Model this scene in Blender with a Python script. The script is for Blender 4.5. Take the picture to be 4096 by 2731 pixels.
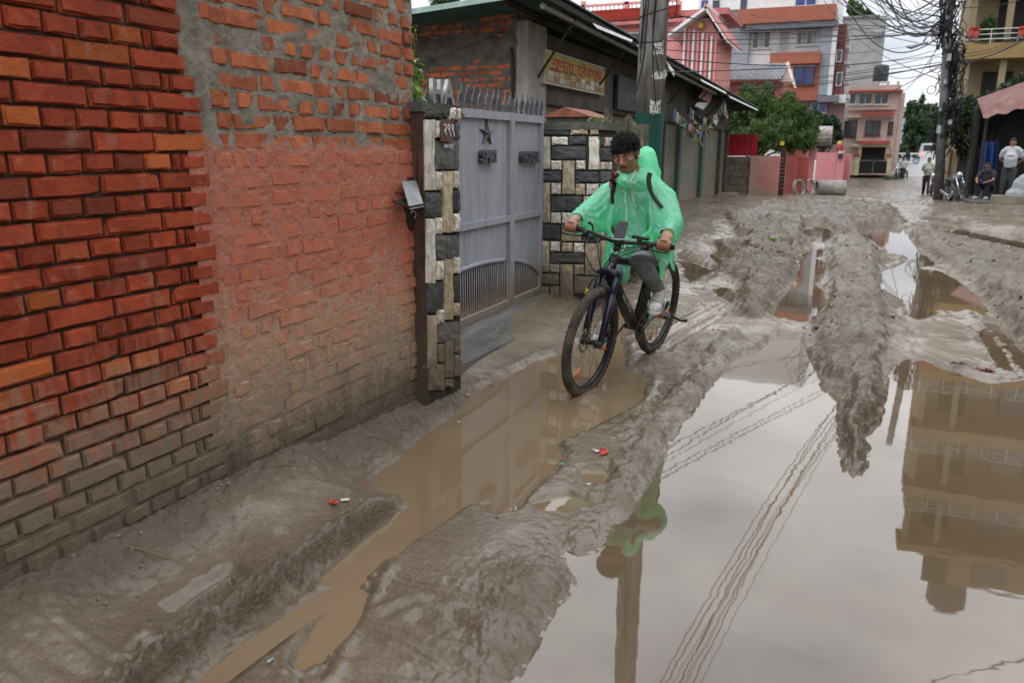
import bpy, bmesh, math, random
import numpy as np
from mathutils import Vector, Matrix, noise as mnoise
random.seed(7); rng = np.random.default_rng(11)
SC = bpy.context.scene
for o in list(bpy.data.objects): bpy.data.objects.remove(o)
COL = SC.collection
R = math.radians

# ------------------------------------------------------------------ camera
CAMZ, TH, PT, RO, FPX = 1.5, R(23.2), R(13.6), R(0.3), 28 / 36 * 4096
cam = bpy.data.cameras.new('camera'); camo = bpy.data.objects.new('camera', cam); COL.objects.link(camo)
cam.lens = 28; cam.sensor_width = 36; cam.clip_start = .05; cam.clip_end = 4000
_f = Vector((-math.sin(TH) * math.cos(PT), math.cos(TH) * math.cos(PT), -math.sin(PT)))
_r = Vector((math.cos(TH), math.sin(TH), 0)); _u = _r.cross(_f)
RT = _r * math.cos(RO) + _u * math.sin(RO); UPV = -_r * math.sin(RO) + _u * math.cos(RO); FW = _f
camo.matrix_world = Matrix(((RT.x, UPV.x, -FW.x, 0), (RT.y, UPV.y, -FW.y, 0), (RT.z, UPV.z, -FW.z, CAMZ), (0, 0, 0, 1)))
cam.dof.use_dof = True; cam.dof.focus_distance = 5.2; cam.dof.aperture_fstop = 3.5
SC.camera = camo

# ------------------------------------------------------------------ light: overcast sky, wide weak sun
SUN_EL, SUN_AZ = R(52), R(-150)          # sun behind the clouds, over the right shoulder
w = bpy.data.worlds.new('World'); SC.world = w; w.use_nodes = True
nt = w.node_tree; nt.nodes.clear()
def wn(t, **k):
    n = nt.nodes.new(t)
    for a, b in k.items(): setattr(n, a, b)
    return n
out = wn('ShaderNodeOutputWorld'); bg = wn('ShaderNodeBackground'); sky = wn('ShaderNodeTexSky')
sky.sky_type = 'NISHITA'; sky.sun_disc = False; sky.sun_elevation = SUN_EL; sky.sun_rotation = R(180) - SUN_AZ
sky.air_density = 1.0; sky.dust_density = 3.0
tc = wn('ShaderNodeTexCoord'); mp = wn('ShaderNodeMapping'); mp.inputs['Scale'].default_value = (1, 1, 2.2)
cl = wn('ShaderNodeTexNoise'); cl.inputs['Scale'].default_value = 2.6; cl.inputs['Detail'].default_value = 6; cl.inputs['Roughness'].default_value = .52
cr = wn('ShaderNodeValToRGB'); cr.color_ramp.elements[0].position = .34; cr.color_ramp.elements[1].position = .64
cr.color_ramp.elements[0].color = (4.3, 4.65, 5.3, 1); cr.color_ramp.elements[1].color = (8.9, 9.0, 9.1, 1)
cov = wn('ShaderNodeTexNoise'); cov.inputs['Scale'].default_value = 1.6; cov.inputs['Detail'].default_value = 4
cvr = wn('ShaderNodeValToRGB'); cvr.color_ramp.elements[0].position = .30; cvr.color_ramp.elements[1].position = .52
cvr.color_ramp.elements[0].color = (.72, .72, .72, 1); cvr.color_ramp.elements[1].color = (1, 1, 1, 1)
mx = wn('ShaderNodeMix', data_type='RGBA')
nt.links.new(tc.outputs['Generated'], mp.inputs['Vector']); nt.links.new(mp.outputs['Vector'], cl.inputs['Vector']); nt.links.new(mp.outputs['Vector'], cov.inputs['Vector'])
nt.links.new(cl.outputs['Fac'], cr.inputs['Fac']); nt.links.new(cov.outputs['Fac'], cvr.inputs['Fac'])
nt.links.new(cvr.outputs['Color'], mx.inputs['Factor']); nt.links.new(sky.outputs['Color'], mx.inputs['A']); nt.links.new(cr.outputs['Color'], mx.inputs['B'])
sx = wn('ShaderNodeSeparateXYZ'); nt.links.new(tc.outputs['Generated'], sx.inputs[0])          # overcast sky: zenith brighter than horizon
gr = wn('ShaderNodeMath', operation='MULTIPLY_ADD', use_clamp=False); mz = wn('ShaderNodeMath', operation='MAXIMUM'); nt.links.new(sx.outputs[2], mz.inputs[0]); mz.inputs[1].default_value = 0
nt.links.new(mz.outputs[0], gr.inputs[0]); gr.inputs[1].default_value = 2.05; gr.inputs[2].default_value = .98
vm = wn('ShaderNodeVectorMath', operation='SCALE'); nt.links.new(mx.outputs['Result'], vm.inputs[0]); nt.links.new(gr.outputs[0], vm.inputs['Scale'])
nt.links.new(vm.outputs['Vector'], bg.inputs['Color']); bg.inputs['Strength'].default_value = .115
nt.links.new(bg.outputs['Background'], out.inputs['Surface'])
sl = bpy.data.lights.new('sun', 'SUN'); sl.energy = .8; sl.angle = R(25); sl.color = (1, .97, .93)
so = bpy.data.objects.new('sun', sl); COL.objects.link(so)
so.rotation_euler = Vector((math.sin(SUN_AZ) * math.cos(SUN_EL), math.cos(SUN_AZ) * math.cos(SUN_EL), math.sin(SUN_EL))).to_track_quat('Z', 'Y').to_euler()
SC.view_settings.view_transform = 'Standard'; SC.view_settings.look = 'None'; SC.view_settings.gamma = 1; SC.view_settings.exposure = .28
SC.view_settings.use_curve_mapping = False
SC.render.engine = 'CYCLES'; SC.cycles.use_denoising = True; SC.cycles.max_bounces = 8; SC.cycles.transparent_max_bounces = 12
SC.cycles.sample_clamp_indirect = 6

# ------------------------------------------------------------------ photo pixel -> direction -> point on a known plane
CPOS = Vector((0, 0, CAMZ))
def ray(x, y): return FW + RT * ((x - 2048) / FPX) + UPV * ((1365.5 - y) / FPX)
def onz(x, y, z=0.): d = ray(x, y); return CPOS + d * ((z - CAMZ) / d.z)
def onx(x, y, X): d = ray(x, y); return CPOS + d * (X / d.x)
def ony(x, y, Y): d = ray(x, y); return CPOS + d * (Y / d.y)
def dep(x, y, zc): return CPOS + ray(x, y) * zc

# ------------------------------------------------------------------ materials
MATS = {}
def nodes(name):
    m = bpy.data.materials.new(name); m.use_nodes = True; t = m.node_tree; t.nodes.clear(); MATS[name] = m
    o = t.nodes.new('ShaderNodeOutputMaterial'); p = t.nodes.new('ShaderNodeBsdfPrincipled'); t.links.new(p.outputs[0], o.inputs['Surface'])
    return m, t, p, o
def N(t, typ, **k):
    n = t.nodes.new(typ)
    for a, b in k.items():
        if a in n.inputs: n.inputs[a].default_value = b
        else: setattr(n, a, b)
    return n
def noise_n(t, vec, scale, detail=4, rough=.55, dist=0):
    n = N(t, 'ShaderNodeTexNoise', Scale=scale, Detail=detail, Roughness=rough, Distortion=dist)
    t.links.new(vec, n.inputs['Vector']); return n.outputs['Fac']
def ramp(t, fac, a, b, ca=(0, 0, 0, 1), cb=(1, 1, 1, 1)):
    n = N(t, 'ShaderNodeMapRange', interpolation_type='SMOOTHSTEP'); t.links.new(fac, n.inputs['Value'])
    n.inputs['From Min'].default_value = a; n.inputs['From Max'].default_value = b; return n.outputs['Result']
def mixc(t, fac, a, b):
    n = N(t, 'ShaderNodeMix', data_type='RGBA')
    for s, v in (('Factor', fac), ('A', a), ('B', b)):
        i = [q for q in n.inputs if q.name == s and (q.type == 'RGBA' or s == 'Factor' and q.type == 'VALUE')][0]
        if isinstance(v, (int, float)): i.default_value = v
        elif isinstance(v, tuple): i.default_value = v if len(v) == 4 else v + (1,)
        else: t.links.new(v, i)
    return [q for q in n.outputs if q.type == 'RGBA'][0]
def mth(t, op, a, b=None, clamp=False):
    n = N(t, 'ShaderNodeMath', operation=op, use_clamp=clamp)
    for i, v in enumerate((a, b)):
        if v is None: continue
        if isinstance(v, (int, float)): n.inputs[i].default_value = v
        else: t.links.new(v, n.inputs[i])
    return n.outputs[0]
def pos_n(t, sc=None):
    g = N(t, 'ShaderNodeNewGeometry'); v = g.outputs['Position']
    if sc:
        m = N(t, 'ShaderNodeMapping'); m.inputs['Scale'].default_value = sc; t.links.new(v, m.inputs['Vector']); v = m.outputs['Vector']
    return v
def sep(t, v):
    s = N(t, 'ShaderNodeSeparateXYZ'); t.links.new(v, s.inputs[0]); return s.outputs
def bump_n(t, p, h, strength=.4, dist=.01):
    b = N(t, 'ShaderNodeBump', Strength=strength, Distance=dist); t.links.new(h, b.inputs['Height']); t.links.new(b.outputs[0], p.inputs['Normal'])
def mat(name, c, c2=None, sc=6., rough=.65, rvar=.0, bump=0., bsc=40., rnd=0., metal=0., spec=.28, streak=None, dirt=None, stretch=None, coat=0.):
    """plain procedural material: two-tone noise, per-object value jitter, drips, mud splash near the ground"""
    if name in MATS: return MATS[name]
    m, t, p, o = nodes(name)
    v = pos_n(t, stretch)
    c = c + (1,); c2 = (c2 or tuple(x * .72 for x in c[:3])) + (1,)
    n1 = noise_n(t, v, sc, 6, .6)
    col = mixc(t, ramp(t, n1, .35, .68), c, c2)
    if rnd:
        oi = N(t, 'ShaderNodeObjectInfo'); h = N(t, 'ShaderNodeHueSaturation'); t.links.new(col, h.inputs['Color'])
        t.links.new(mth(t, 'MULTIPLY_ADD', oi.outputs['Random'], 2 * rnd), h.inputs['Value'])
        h.inputs['Value'].default_value = 1
        ma = h.inputs['Value'].links[0].from_node; ma.inputs[2].default_value = 1 - rnd
        col = h.outputs['Color']
    if streak:
        sv = pos_n(t, (14, 14, .9)); n2 = noise_n(t, sv, 3.0, 5, .6)
        col = mixc(t, mth(t, 'MULTIPLY', ramp(t, n2, .52, .66), streak[1]), col, streak[0])
    if dirt:
        z = sep(t, pos_n(t))[2]; n3 = noise_n(t, pos_n(t, (5, 5, 2)), 2.5, 5)
        zz = mth(t, 'ADD', z, mth(t, 'MULTIPLY', mth(t, 'SUBTRACT', n3, .5), dirt[3] if len(dirt) > 3 else .5))
        col = mixc(t, mth(t, 'MULTIPLY', mth(t, 'SUBTRACT', 1, ramp(t, zz, dirt[0], dirt[1])), .92), col, dirt[2])
    t.links.new(col, p.inputs['Base Color'])
    p.inputs['Metallic'].default_value = metal; p.inputs['Specular IOR Level'].default_value = spec
    if coat: p.inputs['Coat Weight'].default_value = coat
    if rvar:
        r_ = mth(t, 'MULTIPLY_ADD', n1, rvar); r_.node.inputs[2].default_value = rough - rvar / 2; t.links.new(r_, p.inputs['Roughness'])
    else: p.inputs['Roughness'].default_value = rough
    if bump: bump_n(t, p, noise_n(t, pos_n(t), bsc, 5, .65), bump, .01)
    return m

# ------------------------------------------------------------------ mesh building
class MB:
    """collects shapes, builds ONE mesh object"""
    def __init__(s): s.v = []; s.f = []
    def add(s, vs, fs):
        n = len(s.v); s.v += [tuple(v) for v in vs]; s.f += [tuple(i + n for i in f) for f in fs]; return s
    def box(s, a, b, M=None):
        (x0, y0, z0), (x1, y1, z1) = a, b
        vs = [Vector(p) for p in ((x0, y0, z0), (x1, y0, z0), (x1, y1, z0), (x0, y1, z0), (x0, y0, z1), (x1, y0, z1), (x1, y1, z1), (x0, y1, z1))]
        if M is not None: vs = [M @ v for v in vs]
        return s.add(vs, [(0, 3, 2, 1), (4, 5, 6, 7), (0, 1, 5, 4), (1, 2, 6, 5), (2, 3, 7, 6), (3, 0, 4, 7)])
    def cbox(s, c, d, M=None): return s.box([c[i] - d[i] / 2 for i in range(3)], [c[i] + d[i] / 2 for i in range(3)], M)
    def tube(s, pts, r, n=8, cap=True, flat=None):
        """sweep; r number or list; flat=(sx,sy) ellipse"""
        pts = [Vector(p) for p in pts]; rs = r if isinstance(r, (list, tuple)) else [r] * len(pts)
        vs = []; prev = None
        for i, p in enumerate(pts):
            t = (pts[min(i + 1, len(pts) - 1)] - pts[max(i - 1, 0)])
            if t.length < 1e-9: t = Vector((0, 0, 1))
            t.normalize()
            if prev is None:
                a = Vector((0, 0, 1)) if abs(t.z) < .9 else Vector((1, 0, 0)); u = (a - t * a.dot(t)).normalized()
            else:
                u = prev - t * prev.dot(t)
                u = u.normalized() if u.length > 1e-6 else t.orthogonal().normalized()
            prev = u; w_ = t.cross(u); fx, fy = flat or (1, 1)
            for k in range(n):
                an = 2 * math.pi * k / n; vs.append(p + (u * math.cos(an) * fx + w_ * math.sin(an) * fy) * rs[i])
        fs = []
        for i in range(len(pts) - 1):
            for k in range(n):
                k2 = (k + 1) % n; fs.append((i * n + k, i * n + k2, (i + 1) * n + k2, (i + 1) * n + k))
        if cap: fs += [tuple(range(n - 1, -1, -1)), tuple((len(pts) - 1) * n + k for k in range(n))]
        return s.add(vs, fs)
    def lathe(s, prof, n=16, M=None, cap=True):
        """profile [(r,z)...] about local z"""
        vs = []
        for r_, z in prof:
            for k in range(n):
                a = 2 * math.pi * k / n; vs.append(Vector((r_ * math.cos(a), r_ * math.sin(a), z)))
        if M is not None: vs = [M @ v for v in vs]
        m = len(prof); fs = [(i * n + k, i * n + (k + 1) % n, (i + 1) * n + (k + 1) % n, (i + 1) * n + k) for i in range(m - 1) for k in range(n)]
        if cap: fs += [tuple(range(n - 1, -1, -1)), tuple((m - 1) * n + k for k in range(n))]
        return s.add(vs, fs)
    def ell(s, c, r, nu=12, nv=8, M=None):
        vs = []; fs = []
        for i in range(nv + 1):
            ph = math.pi * i / nv
            for k in range(nu):
                a = 2 * math.pi * k / nu; v = Vector((r[0] * math.sin(ph) * math.cos(a), r[1] * math.sin(ph) * math.sin(a), r[2] * math.cos(ph)))
                if M is not None: v = M @ v
                vs.append(Vector(c) + v)
        for i in range(nv):
            for k in range(nu): fs.append((i * nu + k, (i + 1) * nu + k, (i + 1) * nu + (k + 1) % nu, i * nu + (k + 1) % nu))
        return s.add(vs, fs)
    def prism(s, poly, d):
        """poly: list of points (any plane), d: extrusion vector"""
        a = [Vector(p) for p in poly]; b = [p + Vector(d) for p in a]; n = len(a)
        return s.add(a + b, [tuple(range(n - 1, -1, -1)), tuple(range(n, 2 * n))] + [(i, (i + 1) % n, (i + 1) % n + n, i + n) for i in range(n)])
    def quad(s, a, b, c, d): return s.add([a, b, c, d], [(0, 1, 2, 3)])
    def mesh(s, name, m=None, smooth=False):
        me = bpy.data.meshes.new(name); me.from_pydata([tuple(v) for v in s.v], [], s.f); me.validate()
        bm = bmesh.new(); bm.from_mesh(me); bmesh.ops.recalc_face_normals(bm, faces=bm.faces); bm.to_mesh(me); bm.free()
        if m: me.materials.append(m)
        if smooth: me.polygons.foreach_set('use_smooth', [True] * len(me.polygons))
        return me
    def build(s, name, m=None, parent=None, smooth=False):
        return link(name, s.mesh(name, m, smooth), parent)
def link(name, me, parent=None):
    o = bpy.data.objects.new(name, me); COL.objects.link(o)
    if parent is not None: setpar(o, parent)
    return o
def setpar(o, p):
    o.parent = p
    o.matrix_parent_inverse = p.matrix_basis.inverted()     # every mesh keeps its own world placement
def tag(o, label=None, cat=None, group=None, kind=None):
    for k, v in (('label', label), ('category', cat), ('group', group), ('kind', kind)):
        if v: o[k] = v
    return o
def thing(name, label, cat, loc=(0, 0, 0), group=None):
    o = bpy.data.objects.new(name, None); COL.objects.link(o); o.location = loc; o.empty_display_size = .1
    return tag(o, label, cat, group)
def text_mb(body, size, depth, M, bold=0.):
    """lettering as a thin mesh; M maps text plane (x right, y up) into the world"""
    cu = bpy.data.curves.new('lettering', 'FONT'); cu.body = body; cu.size = size; cu.extrude = depth; cu.resolution_u = 3; cu.offset = bold
    ob = bpy.data.objects.new('lettering', cu); COL.objects.link(ob)
    dg = bpy.context.evaluated_depsgraph_get(); me = bpy.data.meshes.new_from_object(ob.evaluated_get(dg))
    bpy.data.objects.remove(ob); bpy.data.curves.remove(cu)
    me.transform(M); return me
def frame_m(o, x, y, z):
    x, y, z = Vector(x), Vector(y), Vector(z); return Matrix(((x.x, y.x, z.x, o[0]), (x.y, y.y, z.y, o[1]), (x.z, y.z, z.z, o[2]), (0, 0, 0, 1)))
def evalmod(ob):
    dg = bpy.context.evaluated_depsgraph_get(); dg.update(); me = bpy.data.meshes.new_from_object(ob.evaluated_get(dg)); return me
def remesh(mb, voxel, smooth_it=6, fac=.5):
    me = mb.mesh('tmp'); ob = bpy.data.objects.new('tmp', me); COL.objects.link(ob)
    md = ob.modifiers.new('r', 'REMESH'); md.mode = 'VOXEL'; md.voxel_size = voxel; md.use_smooth_shade = True
    if smooth_it: s_ = ob.modifiers.new('s', 'SMOOTH'); s_.iterations = smooth_it; s_.factor = fac
    r_ = evalmod(ob); bpy.data.objects.remove(ob); bpy.data.meshes.remove(me)
    return r_
def getco(me):
    a = np.empty(len(me.vertices) * 3, np.float32); me.vertices.foreach_get('co', a); return a.reshape(-1, 3).astype(float)
def setco(me, a): me.vertices.foreach_set('co', np.asarray(a, np.float32).ravel()); me.update()
def getno(me):
    a = np.empty(len(me.vertices) * 3, np.float32); me.vertices.foreach_get('normal', a); return a.reshape(-1, 3).astype(float)
# ------------------------------------------------------------------ vectorised value noise
_perm = rng.permutation(512).astype(np.int64); _val = rng.random(512)
def vn2(x, y):
    xi = np.floor(x).astype(np.int64); yi = np.floor(y).astype(np.int64); fx = x - xi; fy = y - yi
    fx = fx * fx * fx * (fx * (fx * 6 - 15) + 10); fy = fy * fy * fy * (fy * (fy * 6 - 15) + 10)
    def h(a, b): return _val[_perm[(_perm[a & 511] + b) & 511]]
    return (h(xi, yi) * (1 - fx) + h(xi + 1, yi) * fx) * (1 - fy) + (h(xi, yi + 1) * (1 - fx) + h(xi + 1, yi + 1) * fx) * fy
def fbm(x, y, oct=4, g=.5, l=2.03):
    a = 1.; s = 0; t = 0
    for i in range(oct): s = s + a * vn2(x + 17.3 * i, y - 9.1 * i); t += a; a *= g; x = x * l; y = y * l
    return s / t * 2 - 1
def sstep(a, b, x): t = np.clip((x - a) / (b - a), 0, 1); return t * t * (3 - 2 * t)
# ------------------------------------------------------------------ ground: mud lane with ruts and puddles
def gz(y):                                        # the lane is level, then falls away beyond the shops
    y = np.asarray(y, float)
    return -.46 * sstep(20, 42, y) - .008 * np.maximum(y - 42, 0)
def Q(pts, sx=1, ox=0, oy=0): return [(x / sx + ox, y / sx + oy) for x, y in pts]
PA = lambda p: Q(p, 1.4737, 2500, 700)
PB = lambda p: Q(p, 1.0957, 1300, 1300)
POOLS_PX = [
 # the large pool on the right with the ridge running into it
 [(2048, 2731), (1950, 2900), (1700, 3400), (3000, 6000), (6500, 4200), (6000, 1900), (4700, 1560), (4096, 1510), (3960, 1528), (3880, 1500), (3796, 1473), (3686, 1437), (3595, 1437), (3549, 1482), (3540, 1574), (3522, 1647), (3504, 1692), (3431, 1738),
  (3476, 1793), (3467, 1857), (3412, 1893), (3376, 1847), (3349, 1775), (3358, 1665), (3376, 1565), (3285, 1537), (3257, 1446), (3225, 1380), (3203, 1346), (3093, 1355), (3040, 1400), (2984, 1419), (2938, 1437), (2856, 1519), (2774, 1638),
  (2700, 1738), (2642, 1820), (2587, 1930), (2505, 2067), (2427, 2112), (2377, 2199), (2320, 2215), (2240, 2185), (2245, 2250), (2304, 2331), (2199, 2477), (2176, 2541)],
 # long pool the front wheel stands in
 PB([(220, 660), (240, 750), (370, 765), (350, 815), (230, 900), (120, 1000), (30, 1080), (20, 1130), (150, 1105), (270, 1030), (420, 930), (520, 860), (600, 800), (690, 770), (850, 770), (930, 700), (1010, 640), (1060, 575), (1000, 530), (1140, 470), (1280, 400), (1400, 330), (1420, 230), (1330, 190),
     (1300, 60), (1380, -40), (1250, -60), (1180, 30), (1080, 110), (960, 140), (870, 190), (740, 250), (650, 300), (610, 350), (560, 400), (440, 480), (330, 580)]),
 PB([(690, 790), (760, 775), (860, 770), (830, 815), (740, 830)]), PB([(930, 790), (1060, 760), (1140, 790), (1060, 815), (950, 815)]), PB([(1130, 650), (1230, 640), (1210, 690), (1140, 700)]),
 # strips of water in the foreground wheel tracks
 Q([(850, 1310), (775, 1350), (700, 1402), (610, 1462), (540, 1512), (470, 1575), (520, 1572), (590, 1512), (660, 1458), (710, 1425), (770, 1385)], .57422), Q([(810, 1370), (835, 1370), (800, 1450), (740, 1500), (690, 1530), (740, 1440)], .57422), Q([(470, 1400), (530, 1360), (560, 1370), (480, 1430), (400, 1450)], .57422),
 # channel left of the ridge
 PA([(900, 740), (1000, 640), (1010, 510), (1050, 480), (1190, 500), (1200, 560), (1130, 640), (1190, 680), (1180, 790), (1060, 885), (940, 860), (860, 830)]),
 PA([(1035, 440), (1100, 425), (1180, 445), (1160, 490), (1050, 490)]), PA([(1050, 280), (1180, 283), (1230, 330), (1210, 385), (1150, 405), (1050, 395)]),
 # pools right of the ridge
 PA([(1500, 560), (1640, 540), (1840, 555), (2000, 640), (2110, 730), (2135, 790), (2100, 830), (1850, 800), (1830, 830), (1740, 860), (1660, 840), (1640, 735), (1510, 690)]),
 PA([(1340, 340), (1450, 305), (1560, 293), (1640, 320), (1690, 370), (1730, 430), (1820, 480), (1850, 530), (1700, 557), (1590, 545), (1670, 490), (1560, 470), (1480, 400)]),
 PA([(1830, 330), (1990, 308), (2120, 335), (2280, 350), (2500, 390), (2500, 520), (2200, 450), (2020, 410), (1900, 370)]),
 PA([(2060, 900), (2140, 905), (2175, 980), (2240, 1060), (2310, 1170), (2190, 1150), (2130, 1020)]),
 PA([(1340, 160), (1400, 135), (1540, 130), (1560, 150), (1480, 165), (1380, 167)]), PA([(1420, 250), (1600, 240), (1640, 255), (1500, 270)]), PA([(1400, 214), (1520, 208), (1540, 220), (1420, 224)]),
 PA([(600, 420), (680, 412), (740, 440), (750, 475), (660, 472)]), PA([(540, 440), (610, 490), (630, 530), (545, 548), (480, 470)]), PA([(740, 280), (820, 262), (850, 290), (760, 307)]), PA([(650, 345), (720, 350), (735, 390), (680, 405)]),
 PA([(300, 478), (420, 520), (560, 560), (470, 590), (380, 640), (340, 560)]), PA([(490, 672), (600, 655), (690, 700), (640, 765), (560, 730)]), PA([(1880, 262), (1940, 270), (1960, 290), (1900, 285)]), PA([(2170, 700), (2290, 760), (2310, 790), (2190, 730)]),
 PA([(1240, 440), (1290, 436), (1300, 452), (1250, 456)]), PA([(910, 285), (970, 280), (975, 292), (920, 296)]), PA([(920, 415), (965, 412), (970, 435), (930, 440)]),
]
RIDGES_PX = [  # raised, churned mud: polygon, height, clod size
 ([(3412, 1893), (3467, 1857), (3476, 1793), (3504, 1692), (3540, 1574), (3549, 1300), (3515, 1150), (3500, 1000), (3430, 960), (3330, 960), (3320, 1100), (3310, 1220), (3262, 1300), (3260, 1446), (3285, 1537), (3376, 1565), (3349, 1775)], .080, .040),
 ([(2960, 1430), (2780, 1630), (2640, 1810), (2500, 2060), (2380, 2180), (2300, 2200), (2250, 2170), (2380, 2080), (2450, 1900), (2560, 1700), (2700, 1560), (2850, 1400), (2950, 1330)], .028, .022),
 ([(2160, 2540), (2190, 2470), (2290, 2330), (2210, 2230), (2080, 2300), (1950, 2500), (1850, 2731), (2030, 2731)], .026, .022),
 ([(2870, 990), (3010, 960), (3180, 1010), (3180, 1100), (3100, 1200), (3040, 1290), (2960, 1280), (2960, 1140), (2850, 1080)], .07, .055),
 ([(2900, 880), (3300, 800), (3560, 830), (3620, 900), (3420, 960), (3320, 950), (3180, 1000), (2950, 960)], .07, .055),
 ([(3560, 950), (3700, 1000), (3760, 1050), (3900, 1130), (4000, 1260), (4096, 1400), (4300, 1400), (4300, 1000), (3900, 960), (3700, 930)], .075, .045),
 ([(3950, 1240), (4010, 1280), (4300, 1500), (4300, 1380), (4050, 1260)], .06, .03),
]
RUTS_PX = [  # wheel tracks: polyline, width m, depth m, tread strength
 ([(1480, 2300), (1400, 2400), (1340, 2500), (1240, 2731)], .05, .022, 1),
 ([(2610, 1400), (2720, 1330), (2900, 1230), (3000, 1100)], .05, .02, .6), ([(2640, 1420), (2800, 1330), (2880, 1280)], .05, .018, .6),
 ([(3960, 1230), (4040, 1330), (4096, 1400), (4200, 1500)], .16, .06, .5), ([(3280, 830), (3300, 900), (3330, 960)], .3, .03, 1), ([(3930, 1020), (4096, 1100), (4300, 1180)], .3, .02, 1),
]
STEP = np.array([tuple(onz(*p))[:2] for p in ((1650, 2000), (1560, 2050), (1440, 2125), (1290, 2240), (1080, 2410), (880, 2550), (640, 2731), (400, 2950))])
def poly_world(px): return np.array([tuple(onz(x, min(y, 2731 * 3), 0.))[:2] if True else None for x, y in px])
def sdf(poly, x, y):
    """signed distance, negative inside"""
    n = len(poly); d = np.full(x.shape, 1e9); ins = np.zeros(x.shape, bool)
    for i in range(n):
        ax, ay = poly[i]; bx, by = poly[(i + 1) % n]; ex, ey = bx - ax, by - ay; l2 = ex * ex + ey * ey + 1e-12
        t = np.clip(((x - ax) * ex + (y - ay) * ey) / l2, 0, 1); d = np.minimum(d, (x - ax - t * ex) ** 2 + (y - ay - t * ey) ** 2)
        c = (ay > y) != (by > y)
        with np.errstate(divide='ignore', invalid='ignore'): ins ^= c & (x < ex * (y - ay) / (by - ay + 1e-15) + ax)
    d = np.sqrt(d); return np.where(ins, -d, d)
def pdist(poly, x, y):
    d = np.full(x.shape, 1e9); s = np.zeros(x.shape); acc = 0
    for i in range(len(poly) - 1):
        ax, ay = poly[i]; bx, by = poly[i + 1]; ex, ey = bx - ax, by - ay; l = math.hypot(ex, ey) + 1e-9
        t = np.clip(((x - ax) * ex + (y - ay) * ey) / l / l, 0, 1); q = np.sqrt((x - ax - t * ex) ** 2 + (y - ay - t * ey) ** 2)
        m = q < d; d = np.where(m, q, d); s = np.where(m, acc + t * l, s); acc += l
    return d, s
# big pool given partly in world coordinates (it runs on past the right and near edge of the picture)
pools = []
for k, px in enumerate(POOLS_PX):
    if k == 0:
        w_ = [tuple(onz(*p))[:2] for p in px if p[1] <= 2731 and p[0] <= 4096]
        i0 = next(i for i, p in enumerate(px) if p == (4096, 1510))
        head = [tuple(onz(2048, 2731))[:2]]
        far = [(-.55, 1.0), (-.45, .2), (.6, -1.5), (4.5, -1.5), (5.2, 3), (4.6, 5.6)]
        rest = [tuple(onz(*p))[:2] for p in px[i0:]]
        pools.append(np.array(head + far + rest))
    else: pools.append(np.array([tuple(onz(*p))[:2] for p in px]))
ridges = [(np.array([tuple(onz(*p))[:2] for p in px]), h, c) for px, h, c in RIDGES_PX]
ruts = [(np.array([tuple(onz(*p))[:2] for p in px]), w_, d, t) for px, w_, d, t in RUTS_PX]
def sub(x, y, poly, pad):
    a, b = poly.min(0) - pad, poly.max(0) + pad; return (x > a[0]) & (x < b[0]) & (y > a[1]) & (y < b[1])
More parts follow.
